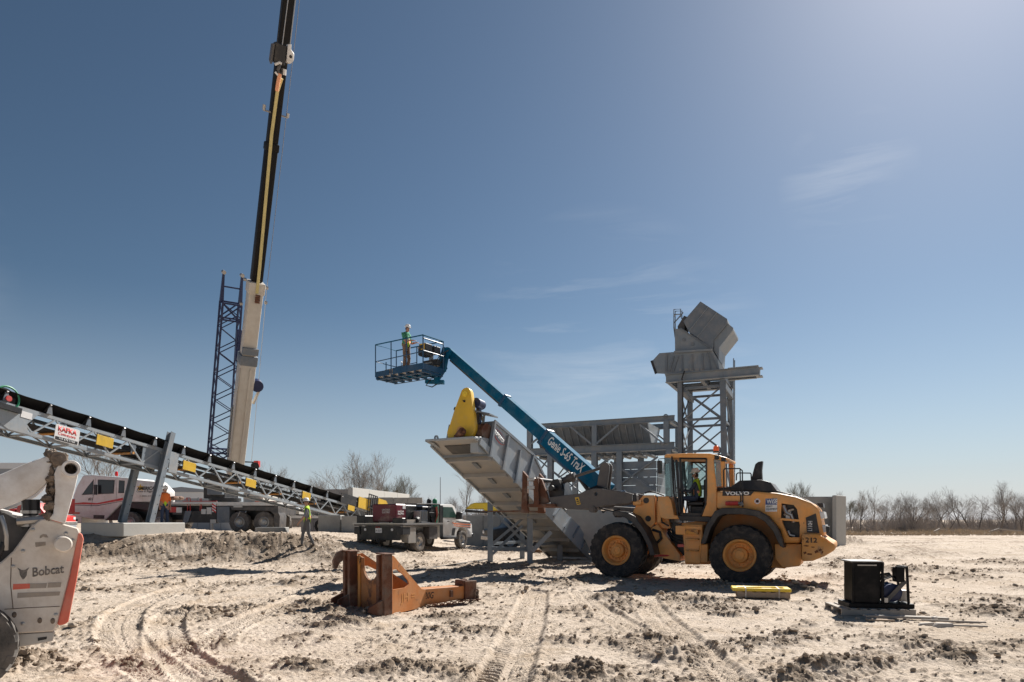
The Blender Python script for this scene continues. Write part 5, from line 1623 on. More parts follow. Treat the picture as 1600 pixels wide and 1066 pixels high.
while s_ < XE - .2:
    q = MB(); q.box(-.055, .055, .02, KW - .02, -.13, -.004)
    o_ = q.build('cross_rib', PAN, ch); o_.location = (s_, 0, SL * s_); o_.rotation_euler = (0, -math.atan(SL), 0)
    q = MB(); q.box(.25, .62, KW * .44, KW * .53, -.05, -.006)
    o_ = q.build('slot_cover', GREY_D, ch); o_.location = (s_, 0, SL * s_); o_.rotation_euler = (0, -math.atan(SL), 0)
    s_ += .98
q = MB(); q.box(.12, .62, .35, 1.25, -.02, -.004); o_ = q.build('access_opening', BLACKM, ch); o_.location = (0, 0, 0.0); o_.rotation_euler = (0, -math.atan(SL), 0)
# side boards with uprights, near and far
def skirt(v0, v1):
    m = MB()
    m.prism(zk([(407, 472), (436, 284), (654, 470), (716, 578), (740, 640), (700, 742), (655, 716)], 0), v0, v1)
    m.prism(zk([(700, 742), (740, 700), (800, 757), (905, 860), (955, 945), (962, 1000), (953, 1028)], 0), v0, v1)
    return m
skirt(-.015, .01).build('side_board', GREY_B, ch)
skirt(KW - .01, KW + .015).build('side_board', GREY_B, ch)
for a, b in [((407, 476), (437, 280)), ((478, 548), (513, 360)), ((548, 622), (578, 440)), ((600, 668), (652, 468)), ((700, 738), (716, 580))]:
    MB().beam(zkp(*a, -.05), zkp(*b, -.05), .085, .09, (0, 1, 0)).build('upright', GREY, ch)
for a, b in [((762, 810), (800, 757)), ((822, 868), (858, 812)), ((870, 925), (905, 862)), ((918, 985), (948, 932))]:
    MB().beam(zkp(*a, -.05), zkp(*b, -.05), .06, .08, (0, 1, 0)).build('upright', GREY, ch)
MB().beam(zkp(437, 278, -.03), zkp(655, 468, -.03), .09, .05, (0, 1, 0)).build('top_rail', GREY, ch)
MB().beam(zkp(655, 468, -.03), zkp(735, 630, -.03), .09, .05, (0, 1, 0)).build('top_rail', GREY, ch)
e = MB(); p0 = zkp(405, 470, 0); p1 = zkp(436, 278, 0)
e.hexa([(p0.x - .02, 0, p0.z), (p0.x + .02, 0, p0.z), (p0.x + .02, KW, p0.z), (p0.x - .02, KW, p0.z), (p1.x - .02, 0, p1.z), (p1.x + .02, 0, p1.z), (p1.x + .02, KW, p1.z), (p1.x - .02, KW, p1.z)])
e.build('end_plate', GREY, ch)
q = zkp(375, 410, .05); MB().box(q.x - .35, q.x + .3, .03, .30, q.z - .25, q.z + .22).build('bearing_box', GREY_B, ch, bevel=.01)
# oval maker's sticker
ov = MB(); oc = zkp(462, 366, -.02); dx_ = (zkp(490, 400, -.02) - zkp(432, 330, -.02)); dl = dx_.length / 2; dx_.normalize(); dz_ = V((0, 1, 0)).cross(dx_) * -1
rim_ = [oc + dx_ * math.cos(t) * dl * 1.1 + dz_ * math.sin(t) * .17 for t in np.linspace(0, 2 * math.pi, 29)[:-1]]
ov.add([p + V((0, .002, 0)) for p in rim_] + [p - V((0, .006, 0)) for p in rim_], [tuple(range(28)), tuple(range(28, 56))] + [(i, (i + 1) % 28, 28 + (i + 1) % 28, 28 + i) for i in range(28)])
so = ov.build('oval_badge', RED, ch)
ov = MB(); rim_ = [oc - V((0, .007, 0)) + dx_ * math.cos(t) * dl * 1.05 + dz_ * math.sin(t) * .145 for t in np.linspace(0, 2 * math.pi, 29)[:-1]]
ov.add([p for p in rim_] + [p - V((0, .004, 0)) for p in rim_], [tuple(range(28)), tuple(range(28, 56))] + [(i, (i + 1) % 28, 28 + (i + 1) % 28, 28 + i) for i in range(28)])
ov.build('badge_face', GREY_D, so)
up_ = dz_ if dz_.z > 0 else dz_ * -1
text('SUPERIOR', 'badge_lettering', so, LETTER_W, oc - V((0, .012, 0)) - dx_ * dl * .92 - up_ * .07, dx_, up_, .14, dl * 1.84, .004, bold=.03)
# drive guard
gO = W(722, 692, 20.35)
gth = math.atan2(-.30, .954)
gM = Matrix.Translation(gO) @ Matrix.Rotation(gth, 4, 'Z')
gfr = Fr(None, M=gM)
gpts = gfr.poly([(313, 700), (345, 620), (400, 440), (470, 250), (500, 165), (530, 135), (570, 125), (600, 140), (618, 180), (632, 300), (650, 440), (672, 600), (670, 660), (640, 740), (590, 800), (540, 850), (480, 855), (400, 830), (330, 790)], 0, 8.2, 8.2, 660, 590)
rel = kf.I @ gM
gd = bpy.data.objects.new('drive_guard', None)
m_ = MB(); m_.prism(gpts, 0, .26); m_.map(lambda a, b, c: tuple(rel @ V((a, b, c))))
gd0 = m_.build('drive_guard', YELLOW, ch, bevel=.02, seg=2); bpy.data.objects.remove(gd)
def gp3(a, b, y):
    u, w = gfr.P(660 + a / 8.2, 590 + b / 8.2, 0); return rel @ V((u, y, w))
gn = rel.to_3x3() @ V((0, -1, 0))
m_ = MB(); c = gp3(545, 210, -.004); m_.lathe([(.085, 0), (.085, .012), (.02, .014), (.02, .03), (0, .03)], c, gn, 14); m_.build('hub_cap', YELLOW_F, gd0)
m_ = MB(); c = gp3(538, 303, -.004); m_.lathe([(.035, 0), (.035, .01), (0, .01)], c, gn, 10)
m_.beam(c - V((.09, 0, 0)), c + V((.09, 0, 0)), .012, .03); m_.build('warning_mark', LETTER_K, gd0)
m_ = MB(); c = gp3(490, 680, -.004); m_.lathe([(.13, 0), (.13, .01), (0, .01)], c, gn, 8); m_.build('shaft_opening', ORANGE_D, gd0)
m_ = MB(); c = gp3(460, 775, -.02); c2 = gp3(570, 705, -.25); m_.tube(c + gn * .05, c2 + gn * .1, .12, 12); m_.tube(c2 + gn * .1, gp3(600, 715, -.32), .06, 10); m_.build('gear_shaft', RUSTY, ch)
# motor and its tin cover behind the guard
m_ = MB(); c = gp3(640, 300, .30); m_.tube(c, c + rel.to_3x3() @ V((0, .5, 0)), .15, 14); m_.beam(c + rel.to_3x3() @ V((0, .25, -.1)), gp3(640, 780, .55), .12, .12); m_.build('motor', NAVY, ch)
m_ = MB(); c = gp3(715, 400, .45)
m_.hexa([tuple(c + rel.to_3x3() @ V(p)) for p in [(-.28, -.3, -.02), (.30, -.3, -.16), (.30, .5, -.16), (-.28, .5, -.02), (-.28, -.3, .02), (.30, -.3, -.12), (.30, .5, -.12), (-.28, .5, .02)]])
m_.beam(c + V((.05, 0, -.1)), gp3(700, 640, .5), .05, .05); m_.beam(c + rel.to_3x3() @ V((-.2, .3, 0)), gp3(690, 620, .8), .05, .05)
m_.build('motor_base', GREY_D, ch)
m_ = MB(); c = gp3(760, 680, .5); m_.tube(c, c + V((.1, .9, 0)), .28, 18); m_.build('head_pulley', RUSTY, ch)
m_ = MB(); c = gp3(175, 800, .1); m_.ring([(c.x - .05 + .1 * math.cos(t), c.z + .05 + .1 * math.sin(t)) for t in np.linspace(0, 6.28, 13)[:-1]], [(c.x - .05 + .05 * math.cos(t), c.z + .05 + .05 * math.sin(t)) for t in np.linspace(0, 6.28, 13)[:-1]], c.y - .02, c.y + .02)
m_.build('lifting_eye', GREY_D, ch)
m_ = MB(); c = gp3(405, 385, .1); m_.tube(c, c + rel.to_3x3() @ V((-.1, .2, 0)), .04, 8); m_.build('latch', BLACKM, ch)
# stand
def foot_at(px, py):
    p = G(px, py); return p
stn = thing('chute_stand', 'grey four legged braced steel stand under the tilted chute', 'steel stand', (0, 0, 0), 0)
fa, fb = G(766, 879), G(828, 882)
dY = V((.475, .88, 0)) * 2.6
L1, L2, L3, L4 = fa, fb, fa + dY, fb + dY
ztop = W(766, 795, fa.y).z
def leg(p, zt, m=GREY): return MB().ibeam((p.x, p.y, p.z - .05), (p.x, p.y, zt), .20, .20, .018, (0, 1, 0)).build('leg', m, stn)
leg(L1, ztop + .25); leg(L2, W(828, 797, fb.y).z + .1); leg(L3, ztop - .75); leg(L4, ztop - .85)
wpt = lambda a, b, Y: W(690 + a / 8.2, 760 + b / 8.2, Y)
ym = (fa.y + fb.y) / 2
for (a, b), (c, d) in [((650, 740), (1120, 345)), ((690, 340), (1110, 770)), ((650, 870), (1040, 500))]:
    MB().beam(wpt(a, b, ym - .02 if b != 340 else ym + .06), wpt(c, d, ym - .02 if b != 340 else ym + .06), .10, .07, (0, 1, 0)).build('brace', GREY, stn)
MB().beam(wpt(640, 795, ym + .12), wpt(1150, 805, ym + .12), .10, .13, (0, 0, 1)).build('cross_beam', GREY, stn)
MB().beam(wpt(1150, 840, fb.y - .05), wpt(1394, 590, fb.y + .4), .15, .15, (0, 1, 0)).build('brace', GREY_B, stn)
MB().beam(V((L1.x, L1.y, L1.z + .7)), V((L3.x, L3.y, L3.z + .7)), .1, .1).build('cross_beam', GREY, stn)
MB().beam(V((L2.x, L2.y, L2.z + .7)), V((L4.x, L4.y, L4.z + .7)), .1, .1).build('cross_beam', GREY, stn)
# sand-filled receiving hopper at the foot of the chute
hpO = W(935, 868, 27.8)
hf = Fr((hpO.x, 27.0, 0), 0.0)
rh = thing('receiving_hopper', 'dusty tan sloping hopper side beyond the lower end of the chute', 'hopper', (hpO.x, 27.0, 0), 0)
pp = hf.poly([(868, 793), (1010, 790), (1015, 870), (925, 870), (915, 845)], 0)
m_ = MB()
n_ = len(pp)
m_.add([(x, -.5 + .55 * z, z) for x, z in pp] + [(x, -.42 + .55 * z, z) for x, z in pp], [tuple(range(n_)), tuple(range(n_, 2 * n_))] + [(i, (i + 1) % n_, n_ + (i + 1) % n_, n_ + i) for i in range(n_)])
m_.build('side_plate', mat('sand_dusted_lit_steel', (0.56, 0.48, 0.39), 0.9, dust=.4, dustcol=(.46,.39,.31)), rh)  # sand dust colour, brightened to stand in for sunlight on the plate
m_ = MB(); x0, x1 = pp[0][0], pp[1][0]
m_.box(x0, x1, .85, .95, pp[1][1] - .1, pp[1][1] + .02); m_.box(x1 - .1, x1, -.4, 1.2, 0, pp[1][1] - .11); m_.box(x0 + .1, x0 + .2, .7, .84, 0, pp[0][1] - .15)
m_.build('frame', GREY, rh)

# ================================================================ RAISED BIN ON STEEL FRAME
bO = V((.0234 * 39.4, 39.4, 0)); bth = math.atan2(-.423, .906)
bfr = Fr(bO, bth)
bn = thing('raised_bin', 'long raised grey steel bin on a braced frame behind the loader arm', 'aggregate bin', bO, bth)
zb = lambda a, b, v=0.0: V((bfr.P(800 + a / 5.714, 640 + b / 5.714, v)[0], v, bfr.P(800 + a / 5.714, 640 + b / 5.714, v)[1]))
BD = 3.0
xL, xR = zb(150, 350).x, zb(1400, 350).x
zlo = zb(760, 355).z; zhi = zb(760, 120).z
for y in (0, BD):
    MB().ibeam((xL - .2, y, zlo), (xR + .3, y, zlo), .30, .40, .03).build('lower_beam', GREY, bn)
    MB().ibeam((xL, y, zhi), (xR + .3, y, zhi), .25, .30, .03).build('top_beam', GREY, bn)
    for px in (160, 740, 1380):
        x = zb(px, 250).x
        MB().ibeam((x, y, zlo + .2), (x, y, zhi - .15), .28, .28, .025, (0, 1, 0)).build('post', GREY, bn)
    for px in (345, 738, 962):
        x = zb(px, 450).x + (.4 if y else 0)
        MB().ibeam((x, y, gz(bO.x, bO.y) - .05), (x, y, zlo - .2), .30, .30, .025, (0, 1, 0)).build('leg', GREY, bn)
    MB().ibeam((xR, y, 0.1), (xR, y, zlo - .2), .28, .28, .025, (0, 1, 0)).build('leg', GREY, bn)
    for p0, p1 in [((530, 155), (715, 310)), ((960, 140), (760, 310)), ((1150, 140), (1360, 310)), ((180, 310), (360, 160))]:
        a, b = zb(*p0), zb(*p1); a.y = b.y = y + (-.16 if y == 0 else .16)
        MB().beam(a, b, .09, .11, (0, 1, 0)).build('brace', GREY, bn)
    for p0, p1 in [((200, 410), (420, 600)), ((330, 440), (240, 560)), ((370, 440), (700, 690)), ((700, 410), (420, 610)), ((880, 440), (470, 730)), ((770, 410), (860, 470)), ((360, 545), (620, 740)), ((880, 470), (1260, 720)), ((1300, 430), (900, 715))]:
        a, b = zb(*p0), zb(*p1); a.y = b.y = y + (-.06 if y == 0 else .06)
        MB().beam(a, b, .07, .08, (0, 1, 0)).build('brace', GREY, bn)
for px in (160, 450, 740, 1060, 1380):
    x = zb(px, 350).x
    MB().ibeam((x, .16, zlo), (x, BD - .16, zlo), .2, .25, .02).build('cross_beam', GREY, bn)
    MB().ibeam((x, .16, zhi), (x, BD - .16, zhi), .2, .22, .02).build('cross_beam', GREY, bn)
# the bin: sloping sheet sides with ribs
bx0, bx1 = zb(200, 250).x, zb(1205, 250).x
for side in (0, 1):
    y0, y1 = (.15, 1.05) if side == 0 else (BD - .15, BD - 1.05)
    m_ = MB(); m_.hexa([(bx0, y1, zlo + .22), (bx1, y1, zlo + .22), (bx1, y1 + .03, zlo + .22), (bx0, y1 + .03, zlo + .22), (bx0, y0, zhi - .12), (bx1, y0, zhi - .12), (bx1, y0 + .03, zhi - .12), (bx0, y0 + .03, zhi - .12)])
    m_.build('bin_side', GREY_D, bn)
    n_ = 16
    for k in range(n_ + 1):
        x = bx0 + (bx1 - bx0) * k / n_
        s = -.05 if side == 0 else .08
        m_ = MB(); m_.hexa([(x - .02, y1 + s - .04, zlo + .22), (x + .02, y1 + s - .04, zlo + .22), (x + .02, y1 + s + .04, zlo + .22), (x - .02, y1 + s + .04, zlo + .22),
                            (x - .02, y0 + s - .04, zhi - .18), (x + .02, y0 + s - .04, zhi - .18), (x + .02, y0 + s + .04, zhi - .18), (x - .02, y0 + s + .04, zhi - .18)])
        m_.build('rib', GREY, bn)
for x in (bx0, bx1):
    MB().hexa([(x - .02, 1.05, zlo + .22), (x + .02, 1.05, zlo + .22), (x + .02, BD - 1.05, zlo + .22), (x - .02, BD - 1.05, zlo + .22), (x - .02, .15, zhi - .12), (x + .02, .15, zhi - .12), (x + .02, BD - .15, zhi - .12), (x - .02, BD - .15, zhi - .12)]).build('bin_end', GREY_B, bn)
MB().box(bx0, bx1, 1.05, BD - 1.05, zlo - .05, zlo + .2).build('bin_floor', GREY_D, bn)
for k in range(14):
    x = bx0 + (bx1 - bx0) * (k + .5) / 14
    MB().tube((x, .35, zlo - .30), (x, BD - .35, zlo - .30), .10, 8).build('feed_roller', GREY_D, bn)
# lower cladding of corrugated boards
q0, q1 = zb(880, 468), zb(1282, 745)
for k in range(4):
    za_ = q0.z + (q1.z - q0.z) * (k + 1) / 4; zb_ = q0.z + (q1.z - q0.z) * k / 4
    MB().box(q0.x, q1.x, .12 + .015 * (k % 2), .20, za_ + .012, zb_ - .012).build('cladding_board', GREY, bn)
    MB().box(q1.x + .01, q1.x + .06, .22, 2.4, za_ + .012, zb_ - .012).build('cladding_board', GREY_B, bn)
for p0, p1 in [((880, 465), (1285, 720)), ((1300, 420), (900, 715))]:
    a, b = zb(*p0), zb(*p1); a.y = b.y = -.02 if p0[0] == 880 else .06
    MB().beam(a, b, .09, .05, (0, 1, 0)).build('brace', GREY, bn)
m_ = MB(); c = zb(1373, 62); m_.ring([(c.x + .13 * math.cos(t), c.z + .13 * math.sin(t)) for t in np.linspace(0, 6.283, 15)[:-1]], [(c.x + .07 * math.cos(t), c.z + .07 * math.sin(t)) for t in np.linspace(0, 6.283, 15)[:-1]], -.03, .03)
m_.build('lifting_eye', GREY_D, bn)

# ================================================================ HOPPER TOWER
tO = V((8.75, 35.5, 0)); tth = bth
tfr = Fr(tO, tth)
tw = thing('hopper_tower', 'tall grey lattice tower carrying an angular steel hopper head', 'hopper tower', tO, tth)
tp = lambda a, b, v=0.0: V((tfr.P(1000 + a / 3.95, 450 + b / 3.95, v)[0], v, tfr.P(1000 + a / 3.95, 450 + b / 3.95, v)[1]))
tz = lambda pts, v=0.0: [(tp(a, b, v).x, tp(a, b, v).z) for a, b in pts]
TWd, TD = 2.12, 2.67
zpl = tp(300, 580).z
zg = 0.2
spread = .16
def tpost(x, y, sx):
    return MB().ibeam((x + sx * spread, y, zg - .1), (x, y, zpl), .26, .26, .025, (0, 1, 0)).build('post', GREY_D, tw)
tpost(0, 0, 0.3); tpost(TWd, 0, 1); tpost(0, TD, 0.3); tpost(TWd, TD, 1)
zl = [tp(300, 620).z, tp(300, 815).z, tp(300, 1010).z, 3.4, 1.0]
for i, z in enumerate(zl):
    for y in (0, TD):
        MB().beam((.1, y, z), (TWd, y, z), .10, .12, (0, 0, 1)).build('girt', GREY_D, tw)
    for x in (0, TWd):
        MB().beam((x, .1, z - .06), (x, TD - .1, z - .06), .10, .12, (0, 0, 1)).build('girt', GREY_D, tw)
    if i < len(zl) - 1:
        z2 = zl[i + 1]
        for y, o2 in ((0, -.04), (TD, .04)):
            MB().beam((.08, y + o2, z), (TWd - .02, y + o2, z2), .07, .08, (0, 1, 0)).build('brace', GREY_D, tw)
            MB().beam((TWd - .02, y - o2, z), (.08, y - o2, z2), .07, .08, (0, 1, 0)).build('brace', GREY_D, tw)
        for x, o2 in ((0, -.04), (TWd, .04)):
            MB().beam((x + o2, .08, z), (x + o2, TD - .08, z2), .06, .07, (1, 0, 0)).build('brace', GREY_D, tw)
            MB().beam((x - o2, TD - .08, z), (x - o2, .08, z2), .06, .07, (1, 0, 0)).build('brace', GREY_D, tw)
# platform beams
m_ = MB(); pz = tz([(165, 532), (460, 510), (702, 496), (735, 556), (700, 560), (480, 572), (170, 585)])
zA, zB_ = tp(165, 585).z, tp(165, 535).z
xa, xb = tp(165, 560).x, tp(735, 555).x
MB().ibeam((xa, -.18, (zpl + .22)), (xb, -.18, zpl + .22), .34, .44, .03).build('platform_beam', GREY, tw)
MB().ibeam((xb, -.012, zpl + .22), (xb, .55, zpl + .22), .3, .44, .03).build('platform_beam', GREY, tw)
MB().ibeam((TWd + .2, .55, zpl + .22), (xb - .16, .55, zpl + .22), .2, .44, .03).build('platform_beam', GREY, tw)
MB().ibeam((xa, TD + .18, (zpl + .22)), (TWd + .2, TD + .18, zpl + .22), .34, .44, .03).build('platform_beam', GREY, tw)
for x in (xa + .1, TWd * .5, TWd):
    MB().ibeam((x, 0, zpl + .2), (x, TD, zpl + .2), .2, .36, .02).build('cross_beam', GREY_D, tw)
MB().box(TWd + .3, xb, -.36, .66, zpl + .445, zpl + .47).build('deck_plate', GREY_B, tw)
m_ = MB(); m_.beam((TWd, .1, zpl - .3), (TWd + .1, TD, zpl - .5), .25, .3); m_.beam((0, .1, zpl - .3), (.1, TD, zpl - .5), .25, .3); m_.build('bearing_beam', GREY_D, tw)
# tray under the hopper
tray = tz([(76, 455), (122, 405), (446, 380), (480, 440), (492, 508), (440, 512), (160, 532), (104, 530)])
MB().prism(tray, -.1, -.06).build('tray_side', GREY, tw, bevel=.008)
MB().prism(tray, TD + .06, TD + .1).build('tray_side', GREY, tw, bevel=.008)
cen = tz([(122, 405), (446, 380), (480, 440), (460, 500), (160, 520), (85, 470)])
MB().prism(cen, -.04, TD + .04).build('tray_body', GREY, tw)
MB().beam((*tz([(74, 452)])[0], 0)[:1] + (-.1, tz([(74, 452)])[0][1]), (tz([(102, 532)])[0][0], -.1, tz([(102, 532)])[0][1]), .12, .06, (0, 1, 0)).build('tray_lip', BLACKM, tw)
for a, b in [((168, 410), (166, 520)), ((212, 425), (185, 520)), ((240, 425), (208, 520)), ((262, 420), (264, 515)), ((324, 415), (326, 510)), ((388, 410), (392, 508)), ((415, 405), (440, 505)), ((430, 400), (482, 505))]:
    p0, p1 = tp(*a), tp(*b); p0.y = p1.y = -.14
    MB().beam(p0, p1, .07, .07, (0, 1, 0)).build('tray_rib', GREY_D, tw)
p0, p1 = tp(215, 402), tp(448, 388); p0.y = p1.y = -.16
MB().beam(p0, p1, .1, .2, (0, 1, 0)).build('tray_rail', GREY, tw)
m_ = MB()
for k in range(5):
    p = tp(255 + k * 33, 508); m_.box(p.x - .09, p.x + .09, -.13, -.105, p.z - .06, p.z + .06)
m_.build('spacer', PAN, tw)
# bolts, conduit, ladder and lamp on the tower
m_ = MB()
for k in range(14):
    p = tp(226 + k * 17, 401 - k * 1.0); m_.tube((p.x, -.215, p.z), (p.x, -.24, p.z), .028, 6)
m_.build('bolt_row', GREY_B, tw)
m_ = MB(); m_.path([(.16, -.17, zg), (.16, -.17, zpl), (.16, -.42, zpl + .1), (.3, -.42, zpl + .5)], .035, 6); m_.build('conduit', BLACKM, tw)
m_ = MB()
for yy in (.9, 1.35): m_.tube((TWd + .42, yy, zg), (TWd + .42, yy, zpl + 1.2), .025, 6)
for k in range(24): m_.tube((TWd + .42, .9, zg + .35 + k * .3), (TWd + .42, 1.35, zg + .35 + k * .3), .014, 5)
m_.build('ladder', GREY, tw)
for q in ((.5, .3), (.5, .75)):
    m_ = MB(); p = tp(235 + q[1] * 120, 300 + q[1] * 60); m_.tube((p.x, .04, p.z), (p.x, .02, p.z), .10, 12); m_.build('inspection_cover', GREY_D, tw)
m_ = MB(); p0, p1 = tp(222, 392), tp(440, 376); p0.y = p1.y = .03; m_.beam(p0, p1, .05, .07, (0, 1, 0)); m_.build('flange', GREY_D, tw)
# transition box, upper hood
MB().prism(tz([(213, 252), (252, 248), (450, 378), (446, 394), (215, 400)]), .05, TD - .05).build('transition_box', GREY, tw, bevel=.01)
hd_ = tz([(266, 205), (372, 82), (537, 190), (540, 214), (452, 322), (450, 378), (300, 270)])
MB().prism(hd_, .03, TD - .9).build('hood', GREY_D, tw, bevel=.01)
for a, b in [((420, 118), (300, 268)), ((474, 153), (352, 304))]:
    p0, p1 = tp(*a), tp(*b); p0.y = p1.y = .015
    MB().beam(p0, p1, .04, .05, (0, 1, 0)).build('hood_seam', GREY, tw)
hd2 = tz([(540, 214), (572, 240), (570, 255), (486, 362), (482, 438), (452, 380), (452, 322)])
MB().prism(hd2, .2, TD - .3).build('discharge_flap', GREY, tw, bevel=.01)
p0, p1 = tp(250, 250), tp(450, 380); p0.y = p1.y = 0.02
MB().beam(p0, p1, .06, .12, (0, 1, 0)).build('flange', GREY_D, tw)
MB().prism(tz([(222, 225), (262, 158), (298, 172), (266, 205), (266, 245), (224, 248)]), .4, TD - 1.2).build('drive_box', DARK, tw, bevel=.01)
ld_ = MB()
for yy in (.2, .55):
    pts = [tp(212, 300), tp(204, 240), tp(204, 126), tp(246, 124), tp(245, 175)]
    for p in pts: p.y = yy
    ld_.path(pts, .03, 6)
for b in (160, 200, 240):
    p = tp(204, b); ld_.beam((p.x, .2, p.z), (p.x, .55, p.z), .04, .04)
p0, p1 = tp(206, 210), tp(262, 145); p0.y = p1.y = .2; ld_.beam(p0, p1, .05, .05)
p0, p1 = tp(206, 158), tp(246, 156); p0.y = p1.y = .2; ld_.beam(p0, p1, .04, .04)
ld_.build('ladder_hoop', GREY_D, tw)
# ================================================================ MOBILE CRANE
def road_wheel(r, w, rimr, m_tyre=TYRE, m_rim=WHITE, name='wheel', parent=None, n=28):
    m = MB(); h = w / 2
    m.lathe([(rimr, -h * .8), (r * .85, -h), (r * .96, -h * .9), (r, -h * .7), (r, h * .7), (r * .96, h * .9), (r * .85, h), (rimr, h * .8)], (0, 0, 0), (0, 1, 0), n, close=True)
    for k in range(n):
        a = 2 * math.pi * k / n
        if k % 2 == 0:
            for s in (-1, 1):
                m.beam((r * 1.004 * math.cos(a), s * h * .25, r * 1.004 * math.sin(a)), (r * 1.004 * math.cos(a + .1), s * h * .8, r * 1.004 * math.sin(a + .1)), r * .09, .02, (math.cos(a), 0, math.sin(a)))
    o = m.build(name, m_tyre, parent)
    q = MB()
    q.lathe([(rimr * 1.02, -h * .8), (rimr * 1.03, h * .82), (rimr * .95, h * .86), (rimr * .86, h * .55), (rimr * .6, h * .35), (rimr * .5, h * .6), (rimr * .28, h * .66), (rimr * .26, h * .9), (0, h * .92)], (0, 0, 0), (0, 1, 0), 22)
    for k in range(10):
        a = 2 * math.pi * k / 10
        c = V((rimr * .40 * math.cos(a), h * .6, rimr * .40 * math.sin(a))); q.tube(c, c + V((0, h * .16, 0)), rimr * .05, 6)
    q.build('rim', m_rim, o)
    return o
def put_wheel(src, parent, x, y, z, side):
    w = copy_tree(src, parent); w.location = (x, y, z); w.rotation_euler = (0, x * 1.3, 0 if side > 0 else math.pi); return w

KA = R(6); KTH = math.pi - KA
Kc = W(300, 833, 43.5)
kz = gz(Kc.x, 43) 
crf = Fr((Kc.x, Kc.y + 1.4, kz), KTH)
cr = thing('crane_carrier', 'white and red truck mounted crane with tall black and beige telescopic boom', 'mobile crane', (Kc.x, Kc.y + 1.4, kz), KTH)
VS = 1.35
kp = lambda a, b, v=VS: V((crf.P(100 + a / 8.883, 730 + b / 8.883, v)[0], v, crf.P(100 + a / 8.883, 730 + b / 8.883, v)[1]))
kq = lambda pts, v=VS: [(kp(a, b, v).x, kp(a, b, v).z) for a, b in pts]
kp2 = lambda a, b, v=VS: V((crf.P(260 + a / 7.105, 700 + b / 7.105, v)[0], v, crf.P(260 + a / 7.105, 700 + b / 7.105, v)[1]))
cab = MB().prism(kq([(125, 400), (180, 250), (262, 112), (380, 106), (740, 136), (900, 150), (905, 470), (810, 490), (575, 730), (410, 724), (110, 675)]), -VS, VS).build('cab', WHITE, cr, bevel=.08, seg=3)
MB().prism(kq([(905, 165), (1280, 205), (1400, 330), (1400, 480), (905, 482)]), .25, VS - .02).build('engine_cover', WHITE, cr, bevel=.04, seg=2)
for nm, q in (('door_window', [(470, 172), (706, 180), (690, 368), (470, 376)]), ('rear_window', [(765, 182), (845, 190), (835, 362), (752, 362)]), ('front_window', [(245, 388), (330, 270), (415, 168), (400, 380)])):
    f = MB(); f.prism(kq(q), VS - .02, VS + .012); f.build(nm, GLASS_D if False else BLACK, cr, bevel=.006)
    g = MB(); c = kq(q); mx = sum(p[0] for p in c) / 4; mz = sum(p[1] for p in c) / 4
    g.prism([(mx + (a - mx) * .9, mz + (b - mz) * .9) for a, b in c], VS + .013, VS + .017); g.build('pane', mat('dark_pane_' + nm, (.03, .035, .04), .06, var=.02), cr)
wsA, wsB = kp(130, 392), kp(255, 128)
g = MB(); n_ = V((wsA.z - wsB.z, 0, wsB.x - wsA.x)).normalized()
if n_.x < 0: n_ = n_ * -1
for sgn in (0,):
    a0 = wsA + n_ * .02; b0 = wsB + n_ * .02
    g.hexa([(a0.x, -VS + .12, a0.z), (a0.x, VS - .1, a0.z), (a0.x + .02, VS - .1, a0.z), (a0.x + .02, -VS + .12, a0.z), (b0.x, -VS + .12, b0.z), (b0.x, VS - .1, b0.z), (b0.x + .02, VS - .1, b0.z), (b0.x + .02, -VS + .12, b0.z)])
g.build('windscreen', mat('blue_green_pane', (.05, .09, .11), .08, var=.02), cr)
MB().prism(kq([(150, 500), (270, 488), (460, 500), (820, 425), (820, 460), (460, 520), (270, 518), (150, 518)]), VS + .002, VS + .008).build('red_stripe', RED, cr)
MB().prism(kq([(150, 524), (460, 530), (820, 468), (820, 474), (460, 540), (150, 532)]), VS + .002, VS + .008).build('black_stripe', BLACK, cr)
MB().prism(kq([(575, 728), (812, 495), (1180, 490), (1180, 600), (900, 560), (860, 740), (575, 740)], VS - .1), -VS + .2, VS - .1).build('wheel_well', BLACKM, cr)
MB().prism(kq([(410, 665), (565, 668), (555, 718), (410, 715)]), VS, VS + .01).build('step', BLACK, cr)
text('#21', 'unit_number', cr, LETTER_K, kp(335, 465, VS + .004), (-1, 0, 0), (0, 0, 1), .19, .30, .003, bold=.03)
mi = MB(); q = kp(438, 320, VS + .2); mi.box(q.x - .1, q.x + .1, q.y - .03, q.y + .05, q.z - .3, q.z + .35); mi.beam((q.x, VS, q.z + .3), (q.x, q.y, q.z + .3), .03, .03); mi.build('mirror', BLACK, cr, bevel=.01)
bu = MB(); q0, q1 = kp(45, 655), kp(155, 440); bu.box(min(q0.x, q1.x), max(q0.x, q1.x) + .1, -VS, VS + .01, q0.z, q1.z); bu.build('bumper', RED, cr, bevel=.03)
bu = MB(); q0, q1 = kp(15, 780), kp(230, 665); bu.box(min(q0.x, q1.x), max(q0.x, q1.x), -VS + .1, VS - .1, q0.z, q1.z); bu.build('front_beam', STEEL, cr, bevel=.02)
for a, b in ((85, 740), (172, 738)):
    q = kp(a, b, VS - .09); t_ = MB(); t_.lathe([(.09, 0), (.09, .02), (0, .03)], (q.x, VS - .095, q.z), (0, 1, 0), 12); t_.build('fog_lamp', BLACK, cr)
q = kp(180, 638); t_ = MB(); t_.box(q.x - .2, q.x + .2, VS, VS + .03, q.z - .06, q.z + .06); t_.build('marker_lamp', SALMON, cr, bevel=.01)
q = kp(728, 125, .6); t_ = MB(); t_.lathe([(.09, 0), (.1, .1), (.09, .26), (.05, .30), (0, .31)], (q.x, .6, q.z), (0, 0, 1), 12); t_.build('beacon', REDLENS, cr)
